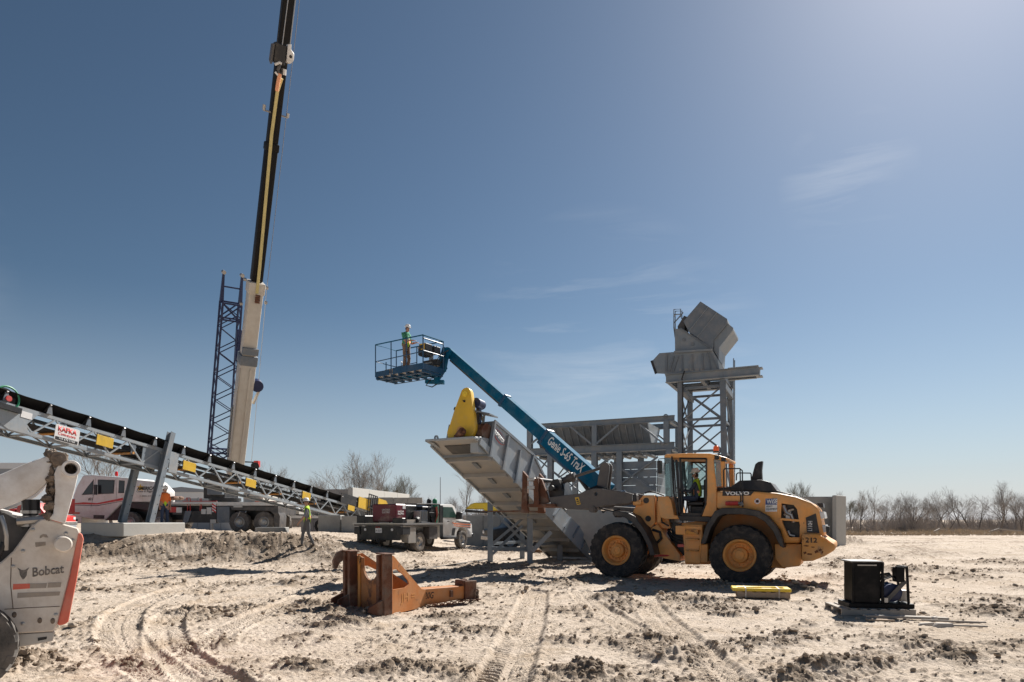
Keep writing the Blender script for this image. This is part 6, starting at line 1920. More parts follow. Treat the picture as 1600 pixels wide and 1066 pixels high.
ln = MB(); ln.path([kp(395, 385, VS + .006), kp(410, 400, VS + .006), kp(372, 560, VS + .006)], .008, 4); ln.path([kp(440, 160, VS + .006), kp(405, 400, VS + .006)], .008, 4); ln.path([kp(720, 165, VS + .006), kp(735, 480, VS + .006)], .008, 4); ln.build('door_seam', DARK, cr)
# door lettering
text('AMERICAN', 'owner_lettering', cr, LETTER_K, kp(1010, 318, VS + .0), (-1, 0, 0), (0, 0, 1), .22, 1.45, .006, bold=.03, shear=.25)
text('Crane & Rigging', 'owner_lettering', cr, LETTER_K, kp(1005, 358, VS + .0), (-1, 0, 0), (0, 0, 1), .17, 1.25, .006, shear=.2)
text('1-800-227', 'owner_lettering', cr, LETTER_M, kp(1055, 415, VS + .0), (-1, 0, 0), (0, 0, 1), .11, .85, .006)
st_ = MB(); q = kp(1060, 285, VS - .012)
for k in range(5):
    a = math.pi / 2 + k * 2 * math.pi / 5
    st_.beam((q.x, q.y, q.z), (q.x + .25 * math.cos(a), q.y, q.z + .25 * math.sin(a)), .14, .006, (0, 1, 0), w2=.01) if False else st_.prism([(q.x + .26 * math.cos(a), q.z + .26 * math.sin(a)), (q.x + .11 * math.cos(a + .6), q.z + .11 * math.sin(a + .6)), (q.x, q.z), (q.x + .11 * math.cos(a - .6), q.z + .11 * math.sin(a - .6))], VS - .01, VS - .004)
st_.build('star_emblem', YELLOW, cr)
# frame, deck, outrigger gear
def kb(name, m, a0, b0, a1, b1, v0=-VS, v1=VS, bev=.01):
    q0, q1 = kp2(a0, b0, v1), kp2(a1, b1, v1)
    return MB().box(min(q0.x, q1.x), max(q0.x, q1.x), v0, v1, min(q0.z, q1.z), max(q0.z, q1.z)).build(name, m, cr, bevel=bev)
kb('deck', WHITE, -60, 600, 560, 625)
kb('deck', WHITE, 560, 600, 1230, 640)
kb('deck_edge', RED, 180, 589, 560, 595, VS - .05, VS + .01)
kb('deck_edge', SALMON, 980, 590, 1200, 598, VS - .05, VS + .01)
kb('chassis', BLACKM, -420, 640, 1230, 800, -.5, .5)
kb('tool_box', GREY_D, 560, 650, 700, 830, .6, VS - .02)
kb('tool_box', BLACKM, 180, 700, 560, 830, .5, VS - .1)
kb('fuel_tank', DARK, 70, 660, 175, 740, .5, VS - .05)
kb('hose_reel', RED, 35, 655, 108, 715, VS - .3, VS - .04)
kb('battery_box', WHITE, 108, 660, 172, 720, VS - .3, VS - .045)
kb('cabinet', WHITE, 385, 680, 435, 735, VS - .3, VS - .03); kb('cabinet', WHITE, 445, 660, 500, 735, VS - .3, VS - .03)
m_ = MB(); m_.prism([(kp2(a, b).x, kp2(a, b).z) for a, b in [(205, 700), (275, 700), (235, 820), (180, 850), (175, 830)]], .4, VS - .05); m_.build('mudguard', GREY_D, cr)
for k in range(6):
    a = 505 + (k % 3) * 0; 
hz = MB(); q0, q1 = kp2(508, 712), kp2(552, 610)
hzp = MB().box(min(q0.x, q1.x), max(q0.x, q1.x), VS + .002, VS + .012, min(q0.z, q1.z), max(q0.z, q1.z)).build('hazard_board', SIGNW, cr)
hz = MB()
for k in range(3):
    b = 625 + k * 32
    hz.prism([(kp2(508, b - 12).x, kp2(508, b - 12).z), (kp2(552, b + 18).x, kp2(552, b + 18).z), (kp2(552, b + 36).x, kp2(552, b + 36).z), (kp2(508, b + 6).x, kp2(508, b + 6).z)], VS + .013, VS + .018)
hz.build('hazard_stripe', LETTER_R, hzp)
for a in (235, 265, 375, 390):
    t_ = MB(); t_.path([kp2(a, 700, VS - .1), kp2(a, 560, VS - .1)], .03, 6); t_.build('stake', RED, cr)
t_ = MB(); t_.path([kp2(215, 580, VS - .05), kp2(225, 555, VS - .05), kp2(262, 555, VS - .05), kp2(270, 600, VS - .05)], .03, 6); t_.build('stake', RED, cr)
m_ = MB()
for k, a in enumerate((20, 80, 110, 150)):
    q = kp2(a, 575, .9 - .2 * k); m_.ell((q.x, q.y, q.z + .1), (.25, .3, .14), 8, 6)
m_.build('rigging_bundle', RUSTY, cr)
for a, b, c in ((490, 840, 960),):
    q0, q1 = kp2(a, b, VS), kp2(a + 5, c, VS)
    MB().tube((q0.x, VS - .15, q0.z), (q0.x, VS - .15, q1.z), .09, 10).build('outrigger_jack', STEEL, cr)
    MB().lathe([(.0, 0), (.26, .0), (.26, .05), (.1, .08)], (q0.x, VS - .15, q1.z - .02), (0, 0, 1), 14).build('jack_pad', STEEL, cr)
q = kp2(520, 820); MB().box(q.x - .2, q.x + .2, VS - .32, VS + .02, q.z - .1, q.z + .15).build('jack_housing', STEEL, cr, bevel=.01)
kb('tail_panel', DARK, 1195, 632, 1240, 745, -VS, VS)
kb('tail_lamp_box', SALMON, 1242, 632, 1300, 735, -.2, .3)
m_ = MB(); m_.prism([(kp2(a, b).x, kp2(a, b).z) for a, b in [(700, 645), (1210, 650), (1258, 760), (1250, 890), (1195, 890), (1190, 740), (1150, 700), (720, 690)]], .35, VS - .03); m_.build('rear_guard', DARK, cr, bevel=.01)
m_ = MB(); q = kp2(795, 640); m_.box(q.x - .3, q.x + .3, VS, VS + .01, q.z - .12, q.z + .05); m_.build('plate', STEEL, cr)
m_ = MB(); m_.path([kp2(790, 760, VS + .02), kp2(820, 705, VS + .02), kp2(880, 715, VS + .02), kp2(885, 700, VS)], .02, 6); m_.build('grab_handle', CHROME, cr)
wsrc = None
rw = .675
for (a, b, f_, mr) in [(940, 700, 1, STEEL), (1350, 700, 1, STEEL)]:
    q = kp(a, b, VS - .2)
    if wsrc is None:
        wsrc = road_wheel(rw, .40, .33, TYRE_D, STEEL, 'wheel', cr); wsrc.location = (q.x, VS - .2, rw); first = wsrc
    else:
        put_wheel(wsrc, cr, q.x, VS - .2, rw, 1)
    put_wheel(wsrc, cr, q.x, -VS + .2, rw, -1)
for (a, b) in [(825, 830), (1095, 860)]:
    q = kp2(a, b, VS - .2)
    put_wheel(wsrc, cr, q.x, VS - .2, rw, 1); put_wheel(wsrc, cr, q.x, -VS + .2, rw, -1)
# turntable and superstructure
q = kp2(650, 580, 0)
m_ = MB(); m_.lathe([(.9, 0), (1.0, .02), (1.0, .22), (.9, .24), (0, .24)], (q.x, 0, q.z - .1), (0, 0, 1), 24); m_.build('turntable', BLACKM, cr)
q0, q1 = kp2(405, 560, .9), kp2(640, 330, .9)
m_ = MB(); m_.box(min(q0.x, q1.x), max(q0.x, q1.x), -.95, .85, q0.z, q1.z + .3); m_.build('upper_frame', BLACKM, cr, bevel=.03)
q0, q1 = kp2(860, 610, .9), kp2(1080, 500, .9)
m_ = MB(); m_.box(min(q0.x, q1.x), max(q0.x, q1.x), -1.1, 1.0, q0.z, q1.z); m_.build('counterweight', BOOMW, cr, bevel=.03)
q0, q1 = kp2(480, 470, 1.0), kp2(640, 420, 1.0)
m_ = MB(); m_.box(q0.x - .9, q0.x + .1, .2, 1.15, q0.z - .3, q0.z + 1.1); m_.build('operator_cab', GREY_D, cr, bevel=.04)
m_ = MB(); m_.box(q0.x - .8, q0.x, 1.152, 1.16, q0.z + .1, q0.z + .95); m_.build('cab_window', BLACK, cr)
q = kp2(1000, 165, .3); m_ = MB(); m_.path([kp2(850, 155, .3), kp2(1000, 160, .3), kp2(1000, 260, .3), kp2(870, 250, .3), kp2(850, 155, .3)], .05, 6); m_.tube(kp2(980, 200, .1), kp2(985, 205, .8), .25, 12); m_.build('winch', BLACKM, cr)
q = kp2(1010, 180, .3); m_ = MB(); m_.box(q.x - .15, q.x + .15, .2, .5, q.z - .2, q.z + .2); m_.build('winch_cover', RED, cr)

# --- boom
Bb = W(366, 742, 43.6); Bt = W(450, 2, 33.5)
bd = (Bt - Bb).normalized()
bs = V((0, 0, 1)).cross(bd).normalized() * -1          # sideways (to the right in view)
if bs.x < 0: bs = bs * -1
bu_ = bs.cross(bd).normalized()
if bu_.y > 0: bu_ = bu_ * -1
boom = thing('crane_boom', 'extended telescopic crane boom, beige at the bottom and black above', 'crane boom', Bb)
bl_ = lambda p: p - Bb
Lb = (Bt - Bb).length
def along(py):     # distance along the boom at a picture height
    t0, t1 = 0.0, 1.6
    for _ in range(50):
        t = (t0 + t1) / 2; p = Bb + (Bt - Bb) * t
        y = HZ - (p.z - CZ) * F / p.y
        if y > py: t0 = t
        else: t1 = t
    return t * Lb
def bsec(name, s0, s1, w, h, m, w2=None, h2=None, bev=.06):
    return MB().beam(bd * s0, bd * s1, w, h, bu_, w2, h2).build(name, m, boom, bevel=bev, seg=2)
sa, sb = along(560), along(450)
bsec('base_section', 0, sa, .92, .95, BOOMW, bev=.10)
bsec('second_section', sa + .003, sb, .80, .82, BOOMW, bev=.10)
bsec('collar', sa - .35, sa + .25, 1.0, 1.02, GREY_D); bsec('collar', sb - .3, sb + .35, 0.9, .92, BOOMW)
s2, s3 = along(230), Lb
bsec('third_section', sb + .36, s2, .62, .64, BOOMK, bev=.10)
bsec('fourth_section', s2 + .003, s3 + 4.5, .56, .58, BOOMK, bev=.10)
bsec('boom_collar', s2 - .2, s2 + .2, .68, .70, BOOMK)
fa_ = -bu_ if bu_.y > 0 else bu_     # face towards the camera
m_ = MB(); m_.beam(bd * .2 + fa_ * .50 + bs * .15, bd * (sa - .5) + fa_ * .50 + bs * .15, .10, .10, bu_); m_.build('base_rib', BOOMW, boom)
m_ = MB(); m_.beam(bd * .2 + fa_ * .48 - bs * .46, bd * (sa - .5) + fa_ * .48 - bs * .46, .06, .06, bu_); m_.build('edge_rail', STEEL, boom)
m_ = MB(); m_.box(-.45, .45, -.3, .3, -.2, .2); m_.map(lambda a, b, c: tuple(bd * (sa + .55) + bs * a + fa_ * (.5 + b * .3) + bd * c)); m_.build('latch_box', GREY_D, boom)
# tip head beyond the frame
m_ = MB(); m_.beam(bd * (s3 + 4.5), bd * (s3 + 5.4), .9, 1.0, bu_); m_.build('boom_head', BOOMK, boom)
# collar hardware, dark sheave at the side, hoses
m_ = MB(); sc1 = along(600)
m_.tube(bd * sc1 + bs * .70 - fa_ * .2, bd * sc1 + bs * .70 + fa_ * .25, .36, 16); m_.tube(bd * sc1 + bs * .55, bd * sc1 + bs * .9, .06, 8); m_.build('side_sheave', NAVY, boom)
m_ = MB(); m_.beam(bd * (sc1 - 1.2) + bs * .62, bd * (sc1 - .1) + bs * .95, .1, .14); m_.build('sheave_arm', BOOMW, boom)
m_ = MB()
for s_, a in ((along(447), .55), (along(440), -.55), (along(470), .58), (along(478), -.6)):
    m_.tube(bd * s_ + bs * a, bd * s_ + bs * a * 1.25, .10, 8)
m_.build('collar_fitting', STEEL, boom)
# wire ropes in front of the boom and the sling
hk = along(88)
m_ = MB()
m_.path([bd * (hk + .3) + fa_ * 1.0 - bs * .26, bd * (s3 + 5.0) + fa_ * .55 - bs * .05], .022, 5)
m_.path([bd * (hk + .3) + fa_ * .75 + bs * .16, bd * (s3 + 5.0) + fa_ * .50 + bs * .25], .022, 5)
m_.path([bd * 1.0 + bs * .95, bd * (sb) + bs * .62, bd * (s3 + 5.0) + bs * .5], .014, 5)
m_.build('wire_rope', STEEL, boom)
m_ = MB(); m_.path([bd * (hk + .3) + fa_ * 1.2 - bs * .55, bd * (s3 + 5.0) + fa_ * .6 - bs * .35], .014, 5); m_.build('wire_rope', BLACKM, boom)
t0 = bd * (hk - 1.0) + fa_ * .72 - bs * .05
m_ = MB(); m_.path([t0, bd * (hk - 1.6) + fa_ * .46 - bs * .12, bd * (hk - 3.6) + fa_ * .40 - bs * .15, bd * (sb + 1.5) + fa_ * .42 - bs * .0, bd * (sb - .2) + fa_ * .5], .085, 8); m_.build('sling', SLING, boom)
m_ = MB(); 
for k in range(4): m_.tube(bd * (sb - .3 - k * .12) + fa_ * .66 - bs * .1, bd * (sb - .3 - k * .12) + fa_ * .66 + bs * .16, .06, 8)
m_.build('shackle', RUSTY, boom)
m_ = MB(); sm = along(178); m_.beam(bd * sm - bs * .65 + fa_ * .2, bd * sm + bs * .6 + fa_ * .2, .06, .06); m_.tube(bd * sm - bs * .62 + fa_ * .2, bd * (sm + .25) - bs * .62 + fa_ * .2, .08, 8); m_.tube(bd * sm + bs * .58 + fa_ * .2, bd * (sm + .2) + bs * .58 + fa_ * .2, .08, 8); m_.build('rope_guide', STEEL, boom)
# hook block
hb = thing('hook_block', 'black and white hook block tied to the front of the crane boom', 'hook block', Bb + bd * hk + fa_ * .8 - bs * .22)
def hv(a, b, c): return bs * a + fa_ * b + bd * c
m_ = MB(); m_.box(-.38, .20, -.22, .22, -.45, .42); m_.map(lambda a, b, c: tuple(hv(a, b, c))); m_.build('block_body', BLACKM, hb, bevel=.05)
m_ = MB(); m_.prism([(.24, -.25), (.42, -.3), (.58, -.1), (.56, .2), (.40, .32), (.38, .55), (.22, .5)], -.2, .24); m_.map(lambda a, b, c: tuple(hv(a, b, c))); m_.build('cheek_plate', WHITE, hb, bevel=.03)
m_ = MB(); m_.tube(hv(.40, .25, .02), hv(.40, .27, .02), .07, 12); m_.build('sheave_pin', BLACKM, hb)
m_ = MB(); m_.prism([(-.5, -.4), (-.42, -.55), (-.38, .3), (-.48, .3)], -.2, .22); m_.map(lambda a, b, c: tuple(hv(a, b, c))); m_.build('cheek_plate', DARK, hb)
m_ = MB(); m_.path([hv(-.05, .2, -.45), hv(-.12, .25, -.7), hv(.0, .28, -.9), hv(.14, .25, -.75), hv(.1, .22, -.6)], .075, 8); m_.build('hook', DARK, hb)
m_ = MB(); m_.path([hv(-.3, .3, -.55), hv(-.1, .32, -.4), hv(.0, .32, -.42)], .06, 7); m_.path([hv(.18, .3, -.6), hv(.2, .3, -.85)], .08, 7); m_.path([hv(-.25, .28, -.85), hv(-.1, .3, -.95)], .05, 7); m_.build('latch', WHITE, hb)
m_ = MB(); m_.path([hv(-.02, .3, -.85), hv(-.04, .2, -1.3), hv(-.02, .05, -1.6)], .09, 7); m_.build('sling_eye', PEACH, hb)

# --- lattice jib stowed beside the boom
Ja, Jb = W(343, 712, 43.0), W(364, 428, 39.3)
jd = (Jb - Ja); Lj = jd.length; jd.normalize()
js = bs - jd * bs.dot(jd); js.normalize(); ju = js.cross(jd).normalized()
jib = thing('lattice_jib', 'dark blue lattice jib stowed upright beside the crane boom', 'lattice jib', Ja)
JW0, JW1, JD = 1.25, .98, .9
def jp(s, a, b):
    w = JW0 + (JW1 - JW0) * s / Lj
    return jd * s + js * (a * w / 2) + ju * (b * JD / 2)
Lw = Lj * .85
for a in (-1, 1):
    for b in (-1, 1):
        MB().beam(jp(-.6, a, b), jp(Lw, a, b), .10, .10, ju).build('chord', NAVY, jib)
nb = 13
for k in range(nb):
    s0, s1 = Lw * k / nb, Lw * (k + 1) / nb
    for b in (-1, 1):
        MB().beam(jp(s0, -1 if k % 2 else 1, b), jp(s1, 1 if k % 2 else -1, b), .05, .05, ju).build('lacing', NAVY, jib)
    for a in (-1, 1):
        MB().beam(jp(s0, a, -1 if k % 2 else 1), jp(s1, a, 1 if k % 2 else -1), .05, .05, js).build('lacing', NAVY, jib)
for s0, s1 in ((Lw * .90, Lw * 1.0), (-.5, .3)):
    for b in (-1, 1):
        MB().beam(jp(s0, -1, b), jp(s0, 1, b), .09, .09, ju).build('end_frame', NAVY, jib); MB().beam(jp(s1, -1, b), jp(s1, 1, b), .09, .09, ju).build('end_frame', NAVY, jib)
        MB().beam(jp(s0, -1, b), jp(s1, 1, b), .07, .07, ju).build('end_frame', NAVY, jib); MB().beam(jp(s0, 1, b), jp(s1, -1, b), .07, .07, ju).build('end_frame', NAVY, jib)
for a in (-1, 1):
    MB().beam(jp(Lw, a, 0), jp(Lj, a * 1.02, 0), .20, .30, ju, .10, .16).build('end_fork', NAVY, jib)
    q = MB(); q.tube(jp(Lj, a * 1.02, -.4), jp(Lj, a * 1.02, .4), .11, 10); q.build('fork_pin', STEEL, jib)
MB().beam(jp(Lj * .93, -1, 0), jp(Lj * .93, 1, 0), .08, .08, ju).build('tie_bar', NAVY, jib)
MB().beam(jp(Lj * .55, 1.1, 0), jp(Lj * .72, 1.1, 0), .3, .35, ju).build('jib_carrier', NAVY, jib, bevel=.03)
q = MB()
for k in range(9): q.beam(jp(Lj * (.40 + .018 * k), 1.0, .3), jp(Lj * (.40 + .018 * k), 1.35, .3), .03, .03)
q.beam(jp(Lj * .38, 1.35, .3), jp(Lj * .60, 1.35, .3), .05, .05); q.build('jib_ladder', NAVY, jib)
q = MB(); q.path([jp(Lj * .02, .6, 1), jp(Lj * .30, .7, 1.1), jp(Lj * .34, 1.35, 1.1)], .06, 6); q.path([jp(Lj * .06, .6, 1.1), jp(Lj * .065, 1.7, 1.1)], .09, 6); q.build('stow_bracket', GREY, jib)

# ================================================================ BOOM LIFT
pC = W(661, 577, 27.5)
bx = V((-.818, .575, 0)).normalized()
bkth = math.atan2(bx.y, bx.x)
bk = Fr(pC, bkth)
lift = thing('boom_lift', 'blue telescopic boom lift on tracks with its long boom raised to the left', 'boom lift', (5.0, 26.4, 0.05), 0)
LI = Matrix.Translation(V((5.0, 26.4, .05))).inverted()
BL_, BW_ = 2.72, 1.24
T = lambda a, b, c: tuple(LI @ (bk.M @ V((a, b, c))))
def lb(name, fn, m, bev=0.0, parent=None):
    q = MB(); fn(q); q.map(T); return q.build(name, m, parent or lift, bevel=bev)
plat = lb('platform_floor', lambda q: q.box(0, BL_, -BW_, 0, .0, .06), STEEL)
lb('toe_board', lambda q: (q.box(-.012, BL_ * .62, .0, .018, .0, .26), q.box(BL_ * .70, BL_, .0, .018, 0, .22), q.box(-.02, -.005, -BW_, 0, 0, .24), q.box(BL_, BL_ + .015, -BW_, 0, 0, .2), q.box(0, BL_, -BW_ - .015, -BW_, 0, .16)), BLUE_D)
lb('floor_joist', lambda q: [q.box(x - .03, x + .03, -BW_, 0, -.10, -.002) for x in np.linspace(.05, BL_ - .05, 7)] + [q.box(0, BL_, y - .03, y + .03, -.12, -.101) for y in (-.1, -BW_ / 2, -BW_ + .1)], BLUE_D)
HT = 1.38
posts = [(0, 0), (BL_ * .34, 0), (BL_ * .66, 0), (BL_, 0), (BL_, -BW_), (BL_ * .55, -BW_), (0, -BW_), (BL_, -BW_ * .5)]
for (x, y) in posts:
    lb('rail_post', lambda q: q.tube((x, y, 0), (x, y, HT if (x, y) != (BL_, -BW_ * .5) else HT * .55), .024, 8), BLUE_D)
def rails(q):
    for z in (HT,):
        q.path([(0, 0, z), (BL_, 0, z), (BL_, -BW_, z), (0, -BW_, z), (0, 0, z)], .026, 7)
lb('top_rail', rails, BLUE)
lb('mid_rail', lambda q: (q.path([(0, 0, .72), (BL_, 0, .66), (BL_, -BW_, .66), (BL_ * .55, -BW_, .7)], .02, 6), q.path([(0, 0, .76), (0, -BW_, .76)], .03, 6), q.path([(0, -.03, HT - .12), (0, -BW_ + .03, HT - .12)], .03, 6)), BLUE_D)
lb('control_box', lambda q: (q.box(.12, 1.05, -BW_ + .02, -BW_ + .42, .86, 1.14), q.box(.05, .42, -.62, -.2, .62, 1.12), q.box(.10, .9, -BW_ + .05, -BW_ + .3, .35, .62)), BLACKM, .02)
lb('control_panel', lambda q: (q.box(.55, .62, -BW_ - .0, -BW_ + .2, .3, .9), q.box(.35, .95, -.95, -.85, .45, .5), q.box(.6, 1.0, -BW_ + .43, -BW_ + .48, 1.12, 1.2)), GREY_B)
lb('manual_case', lambda q: (q.box(.09, .38, -.196, -.19, 1.06, 1.11), q.box(.09, .14, -.196, -.19, .86, 1.06), q.box(.14, .3, -.196, -.19, .86, .9)), YELLOW, .0)
lb('tool_bag', lambda q: (q.box(BL_ * .64, BL_ * .84, -.3, -.08, .06, .28),), WOOD, .03)
lb('tool_bag', lambda q: (q.box(BL_ * .9, BL_ * .98, -.35, -.1, .06, .25),), GREY_B, .03)
lb('hose', lambda q: (q.path([(1.0, -.3, .06), (1.3, -.1, .5), (1.4, -.2, .1)], .016, 5), q.path([(.1, -.9, .5), (-.2, -.8, .7), (-.5, -1.0, .9)], .02, 5)), RUBBERH)
# support, rotator under the basket and jib strut to boom tip
tip = LI @ W(703, 552, 29.2)
bs0 = LI @ W(683, 590, 28.6); bs1 = LI @ W(655, 590, 28.9)
q = MB(); q.beam(LI @ W(630, 588, 28.9), LI @ W(690, 584, 28.5), .35, .16); q.tube(bs0, bs0 + V((0, 0, -.28)), .14, 12); q.beam(bs0 + V((-.5, .1, -.15)), bs0 + V((.3, 0, -.2)), .2, .16); q.build('basket_mount', BLUE, lift, bevel=.01)
q = MB(); q.beam(bs0 + V((.0, 0, -.15)), LI @ W(697, 574, 28.8), .1, .14); q.beam(LI @ W(687, 578, 28.9), LI @ W(697, 545, 29.1), .16, .30); q.beam(LI @ W(694, 580, 28.7), LI @ W(700, 548, 29.0), .12, .16); q.build('jib_strut', BLUE, lift, bevel=.01)
q = MB(); q.path([bs0 + V((-.25, -.1, -.1)), bs0 + V((-.45, -.1, -.35)), bs0 + V((-.2, -.1, -.42)), bs0 + V((0, -.1, -.3))], .025, 6); q.path([LI @ W(696, 552, 28.8), LI @ W(690, 566, 28.6), LI @ W(680, 574, 28.5)], .025, 6); q.build('hose', RUBBERH, lift)
q = MB(); q.tube(tip + V((-.1, -.25, .0)), tip + V((-.1, .25, 0)), .20, 14); q.build('knuckle', BLUE, lift)
base = LI @ W(950, 768, 25.0)
bdv = (base - tip); Lq = bdv.length; bdv.normalize()
q = MB(); up_ = V((0, 0, 1))
def lat(a, b, w, h, nm, m, z=0, p0=tip):
    n_ = bdv.cross(V((0, 1, 0))); 
    return MB().beam(p0 + bdv * a, p0 + bdv * b, w, h, up_).build(nm, m, lift, bevel=.015)
# picture fractions along the boom
def fr_(px): # fraction along boom at a picture column
    t0, t1 = 0.0, 1.2
    for _ in range(40):
        t = (t0 + t1) / 2; p = LI.inverted() @ (tip + bdv * Lq * t)
        if CX + p.x * F / p.y < px: t0 = t
        else: t1 = t
    return t * Lq
f1, f2 = fr_(788), fr_(853)
lat(-.15, f1 + .4, .24, .36, 'fly_boom', BLUE)
lat(f1, f2 + .3, .34, .47, 'mid_boom', BLUE)
lat(f2, Lq, .44, .60, 'base_boom', BLUE)
lat(f1 - .04, f1 + .08, .40, .54, 'boom_collar', BLUE_D); lat(f2 - .05, f2 + .08, .50, .66, 'boom_collar', BLUE_D)
sd = bdv.cross(up_).normalized()
if sd.y > 0: sd = -sd
dn = bdv.cross(sd).normalized()
if dn.z > 0: dn = -dn
q = MB(); q.beam(tip + bdv * .2 + dn * .21, tip + bdv * f1 + dn * .22, .10, .05, sd); q.path([tip + bdv * (f2 - .2) + dn * .36, tip + bdv * (f2 + .9) + dn * .40, tip + bdv * (f2 + 1.9) + dn * .36], .05, 7); q.build('cable_track', DARK, lift)
q = MB(); q.beam(tip + bdv * (f2 + .3) + dn * .36, tip + bdv * (f2 + 1.6) + dn * .36, .14, .12, sd); q.build('cable_guide', BLUE_D, lift, bevel=.01)
ta, tb = fr_(861), fr_(914)
text('Genie S-65 TraX', 'boom_lettering', lift, LETTER_W, tip + bdv * ta + sd * .222 + dn * .10, bdv, -dn, .36, (tb - ta), .006, bold=.02)
# turntable, tracks, lift cylinder
q = MB(); q.tube(tip + bdv * (f2 + 2.0) + dn * .3, LI @ W(945, 800, 25.4), .09, 10); q.build('lift_cylinder', BLACKM, lift)
q = MB(); q.box(-.75, .75, -1.0, 1.6, .75, 1.25); q.build('turntable', BLUE_D, lift, bevel=.06)
q = MB(); q.prism([(-.5, 1.255), (.7, 1.255), (base.x + .55, base.z + .05), (base.x + .25, base.z - .2)], base.y - .3, base.y + .3); q.build('boom_riser', BLUE_D, lift, bevel=.02)
q = MB(); q.box(-.8, .8, -1.1, 1.1, .35, .72); q.build('chassis', DARK, lift, bevel=.03)
for s in (-1, 1):
    q = MB(); pr = []
    for t in np.linspace(math.pi / 2, 3 * math.pi / 2, 9): pr.append((-1.3 + .36 * math.cos(t), .37 + .36 * math.sin(t)))
    for t in np.linspace(-math.pi / 2, math.pi / 2, 9): pr.append((1.3 + .36 * math.cos(t), .37 + .36 * math.sin(t)))
    q.prism([(a, b) for a, b in pr], s * .95 - .22, s * .95 + .22)
    # tracks run away from the viewer
    q.map(lambda a, b, c: (b, a, c)); q.build('track', TYRE, lift, bevel=.02)

# --- worker in the basket
wpn = bk.M @ V((1.22, -.30, .07))
person('man in green shirt, lime vest and white hard hat standing in the blue lift basket', tuple(wpn), R(-28),
       stand(head=(.06, 0, 1.65), face=(.92, -.1, -.25), ell=(.06, .25, 1.14), elr=(.08, -.25, 1.14), wrl=(.34, .16, 1.12), wrr=(.36, -.14, 1.14), knl=(.06, .1, .5)), (GREEN_S, GREEN_S, SKIN, KHAKI, BOOT), vest_mats=[LIME, PEACH, GREEN_S], scale=1.10)

# ================================================================ FLATBED WORK TRUCK
tr0 = G(645, 858)
ta_ = R(27)
fw = V((math.sin(ta_), math.cos(ta_), 0)); rt = V((math.cos(ta_), -math.sin(ta_), 0))
rwp = V(((657 - 800) * 28.5 / F, 28.5, 0)); tz0 = gz(rwp.x, rwp.y) + .02
tOr = V((rwp.x, rwp.y, tz0)) - rt * 1.15
tth_ = math.atan2(fw.y, fw.x)
trf = Fr(tOr, tth_)
tk = thing('flatbed_truck', 'white flatbed work truck with welder and tool rack, seen from behind', 'work truck', tOr, tth_)
VR = -1.15      # the right side faces the camera
tq = lambda a, b, v=VR: V((trf.P(400 + a / 4.21, 660 + b / 4.21, v)[0], v, trf.P(400 + a / 4.21, 660 + b / 4.21, v)[1]))
tpoly = lambda pts, v=VR: [(tq(a, b, v).x, tq(a, b, v).z) for a, b in pts]
WBt = 3.6; r_t = .41
ws = road_wheel(r_t, .26, .23, TYRE_D, STEEL, 'wheel', tk); ws.location = (0, 1.0, r_t)
put_wheel(ws, tk, 0, -1.0, r_t, -1); put_wheel(ws, tk, 0, -.72, r_t, -1); put_wheel(ws, tk, 0, .72, r_t, 1)
put_wheel(ws, tk, WBt, -.92, r_t, -1); put_wheel(ws, tk, WBt, .92, r_t, 1)
zd = 1.18
xr = -1.35
xbf = 1.55
MB().box(xr, xbf, -1.25, 1.25, zd - .10, zd).build('flatbed', DARK, tk, bevel=.01)
MB().box(xr - .004, xbf, -1.27, -1.252, zd - .05, zd + .02).build('bed_rail', STEEL, tk)
MB().box(xr - .07, xr - .005, -1.27, 1.27, zd - .035, zd + .015).build('bed_rail', STEEL, tk)
MB().box(xr + .05, xr + .12, -1.05, 1.05, .50, zd - .11).build('tail_skirt', BLACKM, tk, bevel=.01)
MB().box(xr, xr + .5, -1.24, -.95, zd - .45, zd - .145).build('tail_box', BLACK, tk, bevel=.01)
MB().box(xr, xr + .5, .95, 1.24, zd - .45, zd - .145).build('tail_box', BLACK, tk, bevel=.01)
for y in (-1.22, 1.22):
    MB().box(-.95 if y < 0 else -1.2, -.42 if y < 0 else -.6, min(y, y * .97), max(y, y * .97), .38, zd - .15).build('mud_flap', PAN, tk, bevel=.01)
m_ = MB(); m_.prism([(-.98, zd - .15), (-.44, zd - .15), (-.44, .40), (-.80, .40), (-.98, .62)], -1.20, -.80); m_.build('tool_box', PAN, tk, bevel=.01)
m_ = MB(); m_.box(.62, 1.25, -1.18, -.85, .50, zd - .15); m_.build('tool_box', DARK, tk, bevel=.01)
m_ = MB(); m_.box(-1.0, 5.0 - .6, -.42, .42, .55, .85); m_.build('chassis', BLACKM, tk)
m_ = MB(); m_.box(xr + .03, xr + .045, -.16, .16, .80, .99); pl_ = m_.build('number_plate', SIGNW, tk)
text('A 6231', 'plate_lettering', pl_, LETTER_K, (xr + .029, .13, .85), (0, -1, 0), (0, 0, 1), .08, .26, .004)
for y in (-.68, .68):
    m_ = MB(); m_.lathe([(.055, 0), (.055, .03), (0, .035)], (xr + .05, y, .93), (-1, 0, 0), 10); m_.build('reverse_lamp', CLEAR, tk)
for y in (-.04, .04, .12):
    m_ = MB(); m_.lathe([(.02, 0), (.02, .03), (0, .03)], (xr + .05, y, 1.03), (-1, 0, 0), 8); m_.build('marker_lamp', REDLENS, tk)
m_ = MB(); m_.box(xr - .02, xr + .4, -.09, .09, .42, .5); m_.tube((xr - .05, 0, .5), (xr - .05, 0, .58), .03, 8); m_.build('hitch', BLACKM, tk)
